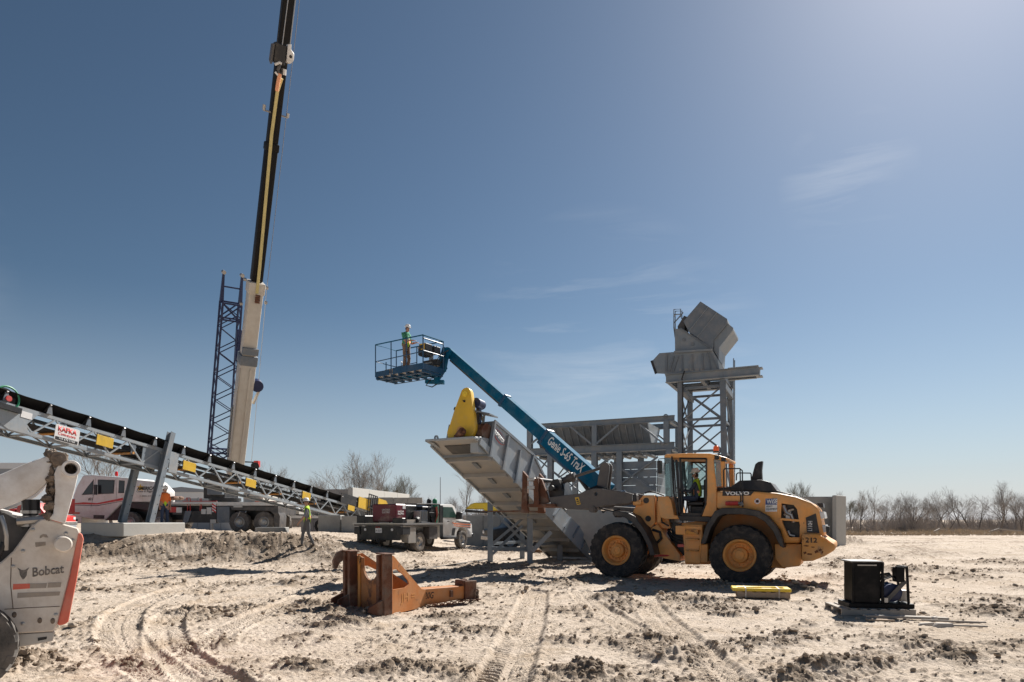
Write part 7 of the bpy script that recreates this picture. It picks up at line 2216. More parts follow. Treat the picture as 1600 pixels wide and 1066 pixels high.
# welder
wx0, wx1, wy0, wy1 = -.95, .55, -.15, .62
m_ = MB(); m_.box(wx0, wx0 + .7, wy0 - .45, wy1, zd + .06, zd + .80); wd = m_.build('welder', MAROON, tk, bevel=.04)
m_ = MB(); m_.box(wx0 + .702, wx1, wy0 - .43, wy1 - .02, zd + .06, zd + .77); m_.build('welder_engine', BLACKM, tk, bevel=.03)
text('LINCOLN\nELECTRIC', 'welder_lettering', wd, LETTER_W, (wx0 - .002, wy0 + .25, zd + .42), (0, -1, 0), (0, 0, 1), .18, .40, .004, bold=.01)
text('LINCOLN\nELECTRIC', 'welder_lettering', wd, LETTER_W, (wx0 + .12, wy0 - .452, zd + .36), (1, 0, 0), (0, 0, 1), .16, .40, .004, bold=.01)
m_ = MB(); m_.box(wx0 + .45, wx0 + .65, wy0 - .46, wy0 - .452, zd + .6, zd + .74); m_.build('sticker', SIGNW, wd)
# tool rack with uprights, reels, cylinders
m_ = MB(); m_.box(.66, 1.42, -.80, .85, zd + .06, zd + .72); m_.build('rack_locker', BLACKM, tk, bevel=.02)
rk = MB()
for x in (.62, 1.45):
    for y in (-1.15, .9):
        rk.tube((x, y, zd), (x, y, zd + .82), .03, 7)
for y in (-1.15, .9):
    rk.tube((.62, y, zd + .82), (1.45, y, zd + .82), .03, 7); rk.tube((.62, y, zd + .45), (1.45, y, zd + .45), .02, 7)
rk.tube((.62, -1.15, zd + .82), (.62, .9, zd + .82), .03, 7); rk.tube((1.45, -1.15, zd + .82), (1.45, .9, zd + .82), .03, 7)
rk.tube((-.3, -1.15, zd + .80), (.62, -1.15, zd + .82), .025, 7)
rk.build('tool_rack', BLACKM, tk)
m_ = MB(); m_.box(.05, .60, -1.12, -.75, zd + .02, zd + .55); m_.build('pump_unit', STEEL, tk, bevel=.03)
m_ = MB()
for x in (.15, .3, .45): m_.tube((x, -1.13, zd + .1), (x, -1.13, zd + .52), .035, 8)
m_.box(.0, .65, -1.2, -.7, zd + .001, zd + .05); m_.build('pump_fins', GREY_D, tk)
m_ = MB(); m_.tube((1.0, -1.14, zd + .45), (1.0, -.9, zd + .45), .26, 16); m_.tube((1.0, -1.14, zd + .18), (1.0, -.92, zd + .18), .15, 14); m_.build('hose_reel', RUBBERH, tk)
m_ = MB(); m_.path([(1.15, -1.16, zd + .7), (1.2, -1.18, zd + .3), (1.1, -1.16, zd + .05), (1.25, -1.17, zd + .35), (1.22, -1.16, zd + .72)], .03, 6); m_.build('air_hose', mat('red_brown_hose', (.28, .05, .03), .6), tk)
m_ = MB(); m_.tube((1.38, -.95, zd), (1.38, -.95, zd + 1.0), .10, 12); m_.ell((1.38, -.95, zd + 1.0), (.10, .10, .08), 10, 6); m_.build('gas_cylinder', GREENP, tk)
m_ = MB(); m_.tube((1.38, -.65, zd), (1.38, -.65, zd + 1.0), .10, 12); m_.ell((1.38, -.65, zd + 1.0), (.10, .10, .08), 10, 6); m_.build('gas_cylinder', BLACKM, tk)
m_ = MB(); m_.box(-1.2, -.98, -1.1, -.6, zd + .001, zd + .22); m_.build('stowed_gear', BLACKM, tk, bevel=.02); m_ = MB(); m_.box(-1.25, -.3, .75, 1.2, zd + .001, zd + .32); m_.build('stowed_gear', BLACKM, tk, bevel=.02)
m_ = MB(); m_.box(-.95, -.35, -1.15, -.72, zd + .001, zd + .16); m_.build('timber', WOOD_G, tk)
m_ = MB(); m_.tube((-.25, -1.1, zd + .12), (-.12, -1.1, zd + .16), .14, 12); m_.build('vice', DARK, tk)
# cab
VRc = -1.0
cbp = [(1.72, .55), (1.72, 1.95), (1.80, 2.02), (2.75, 2.02), (2.95, 1.95), (3.35, 1.38), (4.35, 1.25), (4.52, 1.10), (4.56, .70), (4.50, .52), (4.08, .50), (4.05, .75), (3.85, .92), (3.60, .97), (3.35, .92), (3.15, .75), (3.10, .50)]
cbt = MB().prism(cbp, -1.0, 1.0).build('cab', WHITE, tk, bevel=.05, seg=2)
m_ = MB()
for s in (-1, 1):
    y0, y1 = (-1.016, -1.002) if s < 0 else (1.002, 1.016)
    m_.prism([(1.95, 1.42), (1.95, 1.90), (2.72, 1.90), (3.15, 1.42)], y0, y1)
m_.build('side_window', mat('green_tint_pane', (.04, .085, .07), .08, var=.02), tk)
m_ = MB(); m_.box(1.705, 1.716, -.75, .75, 1.42, 1.88); m_.build('rear_window', mat('dark_rear_pane', (.03, .035, .04), .08, var=.02), tk)
m_ = MB(); m_.hexa([(2.97, -.85, 1.93), (2.97, .85, 1.93), (3.34, .88, 1.42), (3.34, -.88, 1.42), (2.985, -.85, 1.94), (2.985, .85, 1.94), (3.355, .88, 1.43), (3.355, -.88, 1.43)]); m_.build('windscreen', GLASS_D, tk)
m_ = MB(); m_.prism([(1.70, .5), (1.70, 1.95), (1.95, 1.96), (1.95, .5)], -1.01, -1.003); m_.build('door_pillar', BLACKM, tk)
m_ = MB()
for k, (z0, z1, x0) in enumerate([(1.13, 1.165, 3.05), (1.03, 1.05, 3.20)]):
    m_.prism([(x0 - .35, z0 + .05), (x0 - .1, z0), (4.40, z0 - .05), (4.40, z1 - .05), (x0 - .1, z1), (x0 - .3, z1 + .05)], -1.012, -1.003)
m_.build('orange_stripe', HIORANGE, tk)
m_ = MB(); m_.prism([(3.0, 1.24), (3.2, 1.22), (4.40, 1.17), (4.40, 1.20), (3.2, 1.26)], -1.012, -1.003); m_.prism([(2.65, .62), (2.9, .62), (3.0, .95), (2.75, .95)], -1.012, -1.003); m_.build('black_stripe', BLACK, tk)
m_ = MB(); m_.box(2.95, 3.10, -1.32, -1.05, 1.35, 1.68); m_.beam((3.0, -1.0, 1.4), (3.0, -1.1, 1.42), .05, .05); m_.build('mirror', BLACK, tk, bevel=.02); m_ = MB(); m_.box(2.95, 3.10, 1.05, 1.32, 1.35, 1.68); m_.build('mirror', BLACK, tk, bevel=.02)
m_ = MB(); m_.box(1.8, 3.05, -1.12, -.98, .46, .54); m_.build('running_board', BLACK, tk)
m_ = MB(); m_.box(4.45, 4.62, -1.0, 1.0, .48, .68); m_.build('bumper', CHROME, tk, bevel=.02)
m_ = MB(); m_.box(2.3, 2.45, -1.025, -1.013, 1.24, 1.28); m_.build('door_handle', BLACK, tk)

# ================================================================ SKID STEER (left foreground)
SA = R(-35); STH = math.pi - SA
sO = V(((118 - 800) * 6.9 / F, 6.9, 0))
N_ = V((-math.sin(SA), -math.cos(SA), 0))
sO = sO - N_ * .80
sfr = Fr(sO, STH)
sk_ = thing('skid_steer', 'muddy white skid steer loader cut off at the left foreground edge', 'skid steer', sO, STH)
VSk = .80
sp = lambda pts, v=VSk: [sfr.P(a / 2.915, 700 + b / 2.915, v) for a, b in pts]
def spp(a, b, v=VSk):
    u, w = sfr.P(a / 2.915, 700 + b / 2.915, v); return V((u, v, w))
side = sp([(-300, 560), (-120, 545), (0, 524), (60, 470), (110, 402), (135, 365), (165, 340), (185, 326), (205, 322), (355, 364), (364, 385), (315, 600), (264, 802), (246, 836), (80, 846), (-300, 860)])
MB().prism(side, VSk - .10, VSk).build('side_panel', WHITE_M, sk_, bevel=.012)
MB().prism(side, -VSk, -VSk + .10).build('side_panel', WHITE_M, sk_, bevel=.012)
sb_ = sp([(-300, 300), (20, 280), (120, 330), (205, 340), (330, 380), (264, 790), (100, 800), (-300, 830)])
MB().prism(sb_, -VSk + .12, VSk - .12).build('body', DARK, sk_, bevel=.03)
MB().prism(sp([(-300, 180), (-20, 270), (60, 290), (200, 320), (205, 345), (120, 420), (0, 520), (-300, 560)]), VSk - .45, VSk - .14).build('engine_cover', WHITE_D, sk_, bevel=.03)
tailp = sp([(357, 385), (374, 390), (381, 415), (350, 600), (312, 790), (300, 802), (266, 810), (262, 800), (318, 590)])
MB().prism(tailp, -VSk + .02, VSk + .02).build('tail_guard', SALMON, sk_, bevel=.02, seg=2)
MB().prism(sp([(72, 848), (250, 836), (242, 882), (75, 912)]), VSk - .16, VSk - .01).build('lower_bar', STEEL, sk_, bevel=.01)
m_ = MB(); m_.prism(sp([(172, 866), (214, 860), (212, 872), (172, 880)]), VSk - .012, VSk - .004); m_.build('tie_slot', BLACKM, sk_)
pc_ = spp(287, 437); m_ = MB(); m_.tube((pc_.x, VSk - .05, pc_.z), (pc_.x, VSk + .13, pc_.z), .078, 24); m_.build('pin_boss', WHITE_M, sk_, bevel=.012)
# link upright with hollow pivot
lk = sp([(246, 120), (258, 88), (282, 68), (310, 62), (340, 68), (357, 92), (358, 112), (340, 190), (297, 345), (214, 322), (242, 300), (252, 200)])
lo = MB().prism(lk, VSk - .10, VSk + .02).build('link', WHITE_D, sk_, bevel=.012, seg=2)
pv = spp(322, 96)
cut(lo, MB().tube((pv.x, VSk - .3, pv.z), (pv.x, VSk + .2, pv.z), .055, 22))
m_ = MB(); m_.ring([(pv.x + .082 * math.cos(t), pv.z + .082 * math.sin(t)) for t in np.linspace(0, 2 * math.pi, 33)[:-1]], [(pv.x + .056 * math.cos(t), pv.z + .056 * math.sin(t)) for t in np.linspace(0, 2 * math.pi, 33)[:-1]], VSk - .2, VSk + .10); m_.build('pivot_tube', WHITE_D, sk_, bevel=.004)
m_ = MB(); m_.tube((pv.x, VSk - .22, pv.z), (pv.x, VSk - .20, pv.z), .06, 20); m_.build('tube_plug', MUD, sk_)
# lift arm
arm_ = sp([(-400, 250), (0, 120), (110, 72), (205, 38), (250, 28), (280, 50), (270, 88), (240, 120), (205, 170), (165, 205), (120, 232), (60, 256), (0, 280), (-400, 330)])
MB().prism(arm_, VSk - .16, VSk - .03).build('lift_arm', WHITE_D, sk_, bevel=.02, seg=2)
MB().prism(arm_, -VSk + .03, -VSk + .16).build('lift_arm', WHITE_D, sk_, bevel=.02, seg=2)
# mud packed joint
rnd = random.Random(8)
m_ = MB()
for k in range(90):
    a, b = rnd.choice([(225, 35), (245, 40), (262, 45), (285, 50), (235, 75), (222, 110), (235, 150), (225, 190), (220, 230), (232, 270), (224, 300), (262, 70), (240, 130)])
    q = spp(a + rnd.gauss(0, 9), b + rnd.gauss(0, 9), VSk + rnd.uniform(-.12, .0))
    m_.lump((q.x, q.y, q.z), (rnd.uniform(.015, .045), rnd.uniform(.02, .04), rnd.uniform(.015, .05)), rnd)
m_.prism(sp([(216, 40), (250, 24), (300, 30), (300, 70), (260, 110), (250, 180), (246, 300), (216, 322), (212, 200)]), VSk - .14, VSk - .11)
m_.build('mud_caked_joint', MUD, sk_)
q = spp(268, 50); m_ = MB(); m_.tube((q.x, VSk - .1, q.z), (q.x, VSk + .04, q.z), .07, 18); m_.tube((q.x, VSk + .04, q.z), (q.x, VSk + .05, q.z), .035, 14); m_.build('arm_pin', MUD, sk_, bevel=.006)
# hydraulics
m_ = MB()
for a in (122, 158):
    m_.tube(spp(a, 235, VSk - .1), spp(a + 2, 300, VSk - .1), .045, 10); m_.tube(spp(a, 300, VSk - .1), spp(a, 370, VSk - .1), .035, 10)
m_.build('hydraulic_hose', BLACKM, sk_)
m_ = MB()
for a in (122, 158):
    for b in (285, 310, 345): m_.tube(spp(a, b, VSk - .1), spp(a, b + 14, VSk - .1), .052, 10)
m_.tube(spp(75, 335, VSk - .08), spp(200, 325, VSk - .08), .05, 10); m_.build('fitting', STEEL, sk_)
m_ = MB(); m_.path([spp(5, 310, VSk + .0), spp(20, 350, VSk + .03), spp(30, 400, VSk + .03), spp(28, 465, VSk)], .02, 7); m_.build('hydraulic_hose', STEEL, sk_)
m_ = MB(); m_.path([spp(-60, 480, VSk - .02), spp(-10, 500, VSk), spp(20, 430, VSk)], .03, 7); m_.build('hydraulic_hose', RUBBERH, sk_)
# bolts, seams
for a, b in ((150, 372), (300, 390), (330, 420), (105, 470), (255, 760), (105, 800), (60, 540)):
    q = spp(a, b, VSk); m_ = MB(); m_.lathe([(.018, 0), (.018, .008), (.008, .012), (0, .012)], (q.x, VSk, q.z), (0, 1, 0), 8); m_.build('bolt', STEEL, sk_)
m_ = MB(); m_.path([spp(20, 735, VSk + .001), spp(130, 728, VSk + .001), spp(272, 722, VSk + .001)], .004, 4); m_.path([spp(52, 500, VSk + .001), spp(48, 620, VSk + .001), spp(60, 735, VSk + .001)], .004, 4); m_.build('panel_seam', MUD, sk_)
# markings
u_ = V((-1, 0, 0))
a0, a1 = spp(148, 588, VSk + .001), spp(292, 570, VSk + .001)
hgt = spp(148, 548).z - spp(148, 588).z
text('Bobcat', 'maker_lettering', sk_, LETTER_M, a0, a1 - a0, (0, 0, 1), hgt * 1.05, abs(a1.x - a0.x), .004, bold=.02)
m_ = MB(); m_.prism(sp([(78, 545), (98, 556), (112, 556), (134, 544), (124, 560), (122, 580), (112, 595), (104, 600), (98, 592), (90, 578), (88, 560)]), VSk + .001, VSk + .004); m_.build('animal_emblem', LETTER_M, sk_)
m_ = MB(); m_.prism(sp([(60, 620), (136, 618), (136, 640), (58, 646)]), VSk + .001, VSk + .004); m_.build('red_band', SALMON, sk_)
m_ = MB(); m_.prism(sp([(137, 618), (214, 616), (210, 638), (137, 640)]), VSk + .001, VSk + .004); m_.prism(sp([(80, 660), (275, 654), (270, 672), (78, 684)]), VSk + .001, VSk + .003); m_.prism(sp([(220, 614), (280, 612), (276, 634), (216, 637)]), VSk + .001, VSk + .003); m_.build('faded_band', mat('faded_sticker', (.33, .29, .26), .8, dust=.5, dscale=14), sk_)
m_ = MB(); m_.prism(sp([(182, 400), (196, 392), (212, 394), (220, 408), (206, 408), (196, 404), (188, 410), (180, 412)]), VSk + .001, VSk + .003); m_.prism(sp([(160, 430), (208, 428), (208, 444), (162, 452)]), VSk + .001, VSk + .003); m_.build('warning_sticker', mat('worn_sticker', (.26, .22, .19), .8, dust=.5, dscale=20), sk_)
for a, b in ((65, 760), (181, 786), (240, 788)):
    q = spp(a, b, VSk); m_ = MB(); m_.ell((q.x, VSk, q.z), (.02, .012, .03), 8, 6); m_.build('mud_spot', MUD, sk_)
# wheels
wv = VSk + .24
wc = spp(-172, 915, wv)
tm2 = tyre_mb(.42, .30, .20, 18, .03, 36); rm2 = rim_mb(.20, .30)
w1 = tm2.build('wheel', TYRE_D, sk_); rm2.build('rim', WHITE_D, w1)
w1.location = (wc.x, wv - .10, max(.42, wc.z))
for dx_w, s in ((1.0, 1), (0, -1), (1.0, -1)):
    w2 = copy_tree(w1, sk_); w2.location = (wc.x + dx_w, s * (wv - .10), w1.location.z); w2.rotation_euler = (0, .4, 0 if s > 0 else math.pi)

# ================================================================ OTHER VEHICLES FAR BEHIND
def far_truck(name, label, cat, loc, rz, body_m, box_m, L_=5.2, group=None):
    r = thing(name, label, cat, loc, rz, group)
    MB().prism([(-L_ / 2, .55), (-L_ / 2, 1.05), (.2, 1.1), (.35, 1.75), (1.3, 1.78), (1.75, 1.15), (L_ / 2, 1.0), (L_ / 2, .5)], -.95, .95).build('body', body_m, r, bevel=.06, seg=2)
    MB().prism([(.45, 1.15), (.52, 1.66), (1.2, 1.68), (1.52, 1.15)], -.965, .965).build('window', BLACK, r)
    w = road_wheel(.40, .26, .22, TYRE, STEEL, 'wheel', r, 20); w.location = (1.65, .86, .40)
    put_wheel(w, r, 1.65, -.86, .4, -1); put_wheel(w, r, -1.5, .86, .4, 1); put_wheel(w, r, -1.5, -.86, .4, -1)
    MB().box(-L_ / 2 + .1, .1, -.8, .8, 1.06, 1.42).build('load_box', box_m, r, bevel=.02)
    MB().box(L_ / 2, L_ / 2 + .1, -.9, .9, .48, .68).build('bumper', STEEL, r, bevel=.02)
    for y in (-.7, .7): MB().box(L_ / 2 - .02, L_ / 2 + .02, y - .15, y + .15, .8, .95).build('headlamp', CLEAR, r)
    return r
p = W(792, 850, 34); far_truck('pickup_truck', 'dark pickup half hidden behind the braced chute stand with a white box in its bed', 'pickup truck', (p.x + 1.5, 34.8, gz(p.x + 1.5, 34)), R(196), BLACKM, WHITE)
p = W(36, 800, 38); far_truck('pickup_truck', 'red pickup glimpsed between the skid steer and the crane carrier', 'pickup truck', (p.x - 1.6, 40, gz(p.x, 40)), R(10), RED, RED)
p = W(448, 815, 48); r = thing('flatbed_trailer', 'dark flatbed trailer with red and white end behind the crane carrier', 'trailer', (p.x, 48.5, gz(p.x, 48.5)), R(-6))
MB().box(-2.2, 4.5, -1.2, 1.2, .95, 1.25).build('deck', BLACKM, r, bevel=.02); MB().box(-2.3, -.9, -1.22, 1.22, 1.26, 2.0).build('red_load', RED, r, bevel=.05); MB().box(-.7, 1.2, -1.1, 1.1, 1.26, 1.7).build('crate', BOOMW, r, bevel=.03)
MB().box(-2.2, 4.5, -1.24, -1.205, 1.0, 1.2).build('edge_board', SIGNW, r)
w = road_wheel(.48, .3, .26, TYRE, STEEL, 'wheel', r, 20); w.location = (2.8, -1.0, .48)
for x, y in ((3.8, -1), (2.8, 1), (3.8, 1), (-1.2, -1), (-1.2, 1)): put_wheel(w, r, x, y, .48, 1 if y > 0 else -1)
# yellow compact machine behind the stand
p = W(752, 825, 42); r = thing('compact_machine', 'yellow hooded compact machine behind the grey block wall by the chute stand', 'machine', (p.x + .3, 42.5, gz(p.x, 42)), 0)
MB().prism([(-1.25, 2.12), (-.95, 2.42), (-.7, 2.50), (1.0, 2.52), (1.1, 2.0), (-.1, 2.0), (-.15, 2.12)], -.6, .6).build('hood', YELLOW_F, r, bevel=.04)
MB().prism([(-1.3, 1.92), (-1.3, 2.10), (-.16, 1.99), (1.3, 1.97), (1.3, 1.8)], -.65, .65).build('underframe', BLACKM, r)
MB().box(.4, 1.2, -.5, .5, .5, 2.2).build('column', DARK, r); MB().box(-1.0, 1.4, -.7, .7, .55, 1.0).build('chassis', YELLOW, r, bevel=.03)
w = road_wheel(.5, .35, .25, TYRE, YELLOW, 'wheel', r, 20); w.location = (-.7, -.8, .5)
for x, y in ((1.0, -.8), (-.7, .8), (1.0, .8)): put_wheel(w, r, x, y, .5, 1 if y > 0 else -1)
# ================================================================ ORANGE JIB ATTACHMENT ON THE SAND
jx = V((.79, .615, 0)).normalized(); jth = math.atan2(jx.y, jx.x)
jO = V((-2.64, 12.7, 0.0))
jf = Fr(jO, jth)
jb = thing('loader_jib', 'rusty orange loader jib attachment lying on the sand, back plate upright', 'loader attachment', jO, jth)
ZT = 1.08; HW = .88
# back plate with U shaped cut
pl = [(-HW + .12, 0.0), (HW - .12, 0.0), (HW - .12, ZT - .05)]
r_u = .33
pl += [(r_u, ZT - .10)]
for t in np.linspace(0, -math.pi, 13): pl.append((r_u * math.cos(t), ZT - .18 + r_u * math.sin(t)))
pl += [(-r_u, ZT - .10), (-HW + .12, ZT - .05)]
MB().prism(pl, .0, .05, 'x').build('back_plate', mat('rust_stained_orange', (.36, .14, .04), .7, var=.25, dust=.2, dustcol=(.42,.25,.12), rust=.55, rustcol=(.11,.04,.02), rscale=2.4), jb, bevel=.006)
# heavy posts either side (channels) with hooked top
def post(y0, y1, nm):
    m = MB(); m.box(-.16, .0, y0, y0 + .10, 0, ZT); m.box(-.15, .0, y1 - .10, y1, 0, ZT - .01)
    m.box(-.16, .05, y0 + .003, y1 - .003, ZT + .001, ZT + .025)
    MB().box(-.09, -.06, y0 + .101, y1 - .101, .0, ZT - .002).build('post_face', JIBO, jb)
    return m.build(nm, RUSTY, jb, bevel=.008)
post(-HW, -HW + .34, 'post'); post(HW - .34, HW, 'post')
for y in (-HW + .46, HW - .46): MB().box(-.03, -.002, y - .04, y + .04, .02, ZT - .06).build('wear_strip', ORANGE_D, jb, bevel=.005)
hk = [(-.05, ZT + .02), (.10, ZT + .0), (.10, ZT - .12), (-.08, ZT - .14), (-.20, ZT - .22), (-.26, ZT - .34), (-.33, ZT - .32), (-.34, ZT - .18), (-.26, ZT - .02), (-.16, ZT + .03)]
MB().prism([(a, b) for a, b in hk], HW + .004, HW + .08).build('hook', RUSTY, jb, bevel=.01)
MB().prism([(a, b) for a, b in hk], -HW - .08, -HW - .004).build('hook', RUSTY, jb, bevel=.01) if False else None
lug = [(-.05, .30), (.05, .34), (.10, .02), (-.20, .02), (-.34, .10), (-.32, .18)]
for y in (HW + .004, HW - .30):
    MB().prism([(a - .04, b) for a, b in lug], y, y + .06).build('lug', RUSTY, jb, bevel=.008)
MB().prism([(a - .10, b) for a, b in lug], -HW + .05, -HW + .11).build('lug', RUSTY, jb, bevel=.008)
# two webs that converge to the arm, each with an opening
XA, XT = 1.0, 2.0
def web(s):
    o_ = [(.05, .0), (.05, ZT - .06), (.14, ZT - .03), (XA, .36), (XA + .1, .34), (XA + .1, .02), (.6, .0)]
    hole = [(.12, .44), (.12, .80), (.24, .80), (.44, .68), (.58, .56), (.60, .50), (.48, .44)]
    y0 = s * (HW - .20)
    m = MB().prism(o_, y0 - .022, y0 + .022).build('web', JIBO, jb)
    cut(m, MB().prism(hole, y0 - .2, y0 + .2))
    for v in m.data.vertices:
        k = min(max((v.co.x - .05) / (XA - .05), 0), 1)
        v.co.y -= s * k * (HW - .20 - .15)
    return m
w1_, w2_ = web(-1), web(1)

m_ = MB(); m_.hexa([(XA, -.172, .02), (XT, -.15, .10), (XT, .15, .10), (XA, .172, .02), (XA, -.172, .355), (XT, -.15, .36), (XT, .15, .36), (XA, .172, .355)]); m_.build('arm', JIBO, jb, bevel=.008)
m_ = MB(); m_.hexa([(.05, -.50, .0), (XA, -.17, .0), (XA, .17, .0), (.05, .50, 0), (.05, -.5, .03), (XA, -.17, .03), (XA, .17, .03), (.05, .5, .03)]); m_.build('floor_plate', ORANGE_D, jb)
m_ = MB(); m_.box(XT, XT + .28, -.20, -.15, .08, .46); m_.box(XT, XT + .28, .15, .20, .08, .46); m_.box(XT - .02, XT + .05, -.145, .145, .05, .47); m_.box(XT + .20, XT + .27, -.145, .145, .09, .40); m_.build('head', RUSTY, jb, bevel=.01)
m_ = MB()
for k in range(6):
    m_.ring([(XT + .26 + .055 * math.cos(t), .22 - k * .05 + .07 * math.sin(t)) for t in np.linspace(0, 6.283, 11)[:-1]], [(XT + .26 + .03 * math.cos(t), .22 - k * .05 + .045 * math.sin(t)) for t in np.linspace(0, 6.283, 11)[:-1]], -.23 + .03 * (k % 2), -.20 + .03 * (k % 2))
m_.build('shackle', RUSTY, jb)
m_ = MB()
ca = [V((XT + .3 - .075 * k, -.27 - .02 * math.sin(k * .7), .07 - .002 * k)) for k in range(17)]
for k, p in enumerate(ca):
    m_.lathe([(.030, -.0), (.042, .010), (.030, .02), (.02, .01)], p, (.3, 1, .2) if k % 2 else (.2, .3, 1), 8, close=True)
m_.build('chain', RUSTY, jb)
for x, z in ((1.68, .18), (1.68, .24)):
    MB().box(x - .03, x + .03, -.20, -.155, z - .02, z + .05).build('lifting_lug', RUSTY, jb)
def onweb(x, z):
    k = min(max((x - .05) / (XA - .05), 0), 1); return V((x, -(HW - .20) + k * (HW - .20 - .15) - .024, z))
d_ = (V((XT, -.15, .2)) - V((XA, -.172, .2)))
text('120G', 'painted_number', jb, LETTER_K, V((XA + .02, -.174, .16)), d_, (0, 0, 1), .13, .26, .003, bold=.005, shear=.3)
a_, b_ = onweb(.35, .14), onweb(.8, .14)
text('JH =', 'chalk_marks', jb, mat('chalk_brown', (.50, .22, .06), .8), a_, b_ - a_, (0, 0, 1), .20, .5, .003)

# ================================================================ YELLOW CASE ON PALLET
p = G(1200, 937); p.z += .02
pth = R(-14)
pf = Fr((p.x, p.y, p.z), pth)
pal = thing('wood_pallet', 'narrow wooden pallet strapped under the yellow steel tray', 'pallet', (p.x, p.y, p.z), pth)
PL, PD = .62, .50
for y in (0, PD / 2 - .02, PD - .04):
    MB().box(-PL, PL * .72, y, y + .04, .015, .125).build('stringer', WOOD, pal, bevel=.004)
for k in range(6):
    x = -PL + k * (PL * 1.72 - .1) / 5
    MB().box(x, x + .10, -.005, PD + .005, .126, .145).build('deck_board', WOOD, pal, bevel=.003)
MB().box(PL * .72 - .1, PL * .72, .0, PD, .0, .014).build('bottom_board', WOOD, pal)
MB().box(-PL, -PL + .1, .0, PD, .0, .014).build('bottom_board', WOOD, pal)
yc = thing('yellow_tray', 'shallow yellow steel tray strapped onto the narrow pallet', 'steel tray', tuple(pf.M @ V((0, 0, .147))), pth)
yo = [(-PL - .10, -.03), (PL * .72 + .02, -.03), (PL * .72 + .02, PD + .04), (-PL - .10, PD + .04)]
yi = [(-PL + .02, .09), (PL * .72 - .10, .09), (PL * .72 - .10, PD - .08), (-PL + .02, PD - .08)]
MB().ring(yo, yi, .0, .065, 'z').build('rim', YELLOW_F, yc, bevel=.01)
MB().box(-PL + .021, PL * .72 - .101, .091, PD - .081, .002, .02).build('floor', YELLOW_F, yc)
MB().box(-.10, .10, .16, .3, .021, .05).build('paper', SIGNW, yc)
for x in (-.45, .22):
    m_ = MB(); m_.box(x - .012, x + .012, -.036, -.032, -.14, .068); m_.box(x - .012, x + .012, -.036, PD + .045, .0665, .069); m_.box(x - .012, x + .012, PD + .041, PD + .045, -.14, .068); m_.build('strap', STEEL, yc)

# ================================================================ HYDRAULIC POWER UNIT ON PALLET
p = G(1372, 964); p.z += .0; hth = R(-8)
hf_ = Fr((p.x, p.y, p.z), hth)
hpal = thing('wood_pallet', 'weathered grey pallet under the black pump unit', 'pallet', (p.x, p.y, p.z), hth)
for y in (0, .45, .90):
    MB().box(-.60, .62, y, y + .045, .02, .115).build('stringer', WOOD_G, hpal, bevel=.004)
for k in range(8):
    x = -.60 + k * 1.12 / 7
    MB().box(x, x + .10, -.01, .955, .116, .136).build('deck_board', WOOD_G, hpal, bevel=.003)
for x in (-.60, -.1, .52): MB().box(x, x + .1, 0, .945, .0, .019).build('bottom_board', WOOD_G, hpal)
hp = thing('pump_unit', 'black hydraulic pump unit with square tank and blue motor on grey pallet', 'pump unit', tuple(hf_.M @ V((.08, .10, .138))), hth)
MB().box(-.52, .56, .0, .62, .0, .08).build('skid_base', PITCH, hp, bevel=.006)
MB().box(-.42, .02, .06, .60, .081, .80).build('tank', PITCH, hp, bevel=.012)
MB().box(-.48, .05, .02, .62, .801, .825).build('tank_lid', DARK, hp, bevel=.006)
for x in (-.445, .045):
    MB().box(x - .02, x + .02, .03, .058, .081, .80).build('tank_post', PITCH, hp)
m_ = MB(); m_.tube((.26, .2, .26), (.26, .55, .26), .155, 18); m_.lathe([(.10, 0), (.16, .015), (.16, .05), (.10, .06)], (.26, .14, .26), (0, 1, 0), 18); m_.build('motor', NAVY, hp, bevel=.0)
m_ = MB()
for k in range(5): m_.lathe([(.155, 0), (.166, .006), (.155, .012)], (.26, .24 + k * .06, .26), (0, 1, 0), 18)
m_.build('motor_fins', BLUE_D, hp)
m_ = MB(); m_.beam((.50, .10, .08), (.47, .10, .72), .035, .035); m_.beam((.50, .5, .08), (.47, .5, .72), .035, .035); m_.beam((.47, .10, .72), (.47, .5, .72), .035, .035); m_.beam((.47, .10, .71), (.28, .10, .72), .03, .03); m_.build('guard_frame', PITCH, hp)
m_ = MB(); m_.beam((.10, .08, .1), (.44, .08, .48), .07, .03, (0, 1, 0)); m_.build('belt_cover', DARK, hp)
MB().box(.28, .42, .06, .24, .46, .72).build('valve_block', PITCH, hp, bevel=.008)
m_ = MB()
for k in range(5):
    m_.path([(.05, .1 + .05 * k, .25 + .05 * k), (.10, .10 + .04 * k, .50 + .02 * k), (.22, .10 + .03 * k, .55 + .015 * k), (.30, .1 + .02 * k, .48)], .014, 6)
m_.tube((.06, .3, .58), (.14, .3, .80), .035, 8); m_.tube((.10, .3, .70), (.13, .3, .78), .05, 8)
m_.build('hose', RUBBERH, hp)
m_ = MB(); m_.box(.07, .13, .02, .08, .1, .18); m_.box(.42, .52, .2, .4, .1, .3); m_.build('junction', STEEL, hp)
m_ = MB(); m_.box(-.38, -.06, .012, .02, .745, .765); m_.build('name_strip', STEEL, hp)

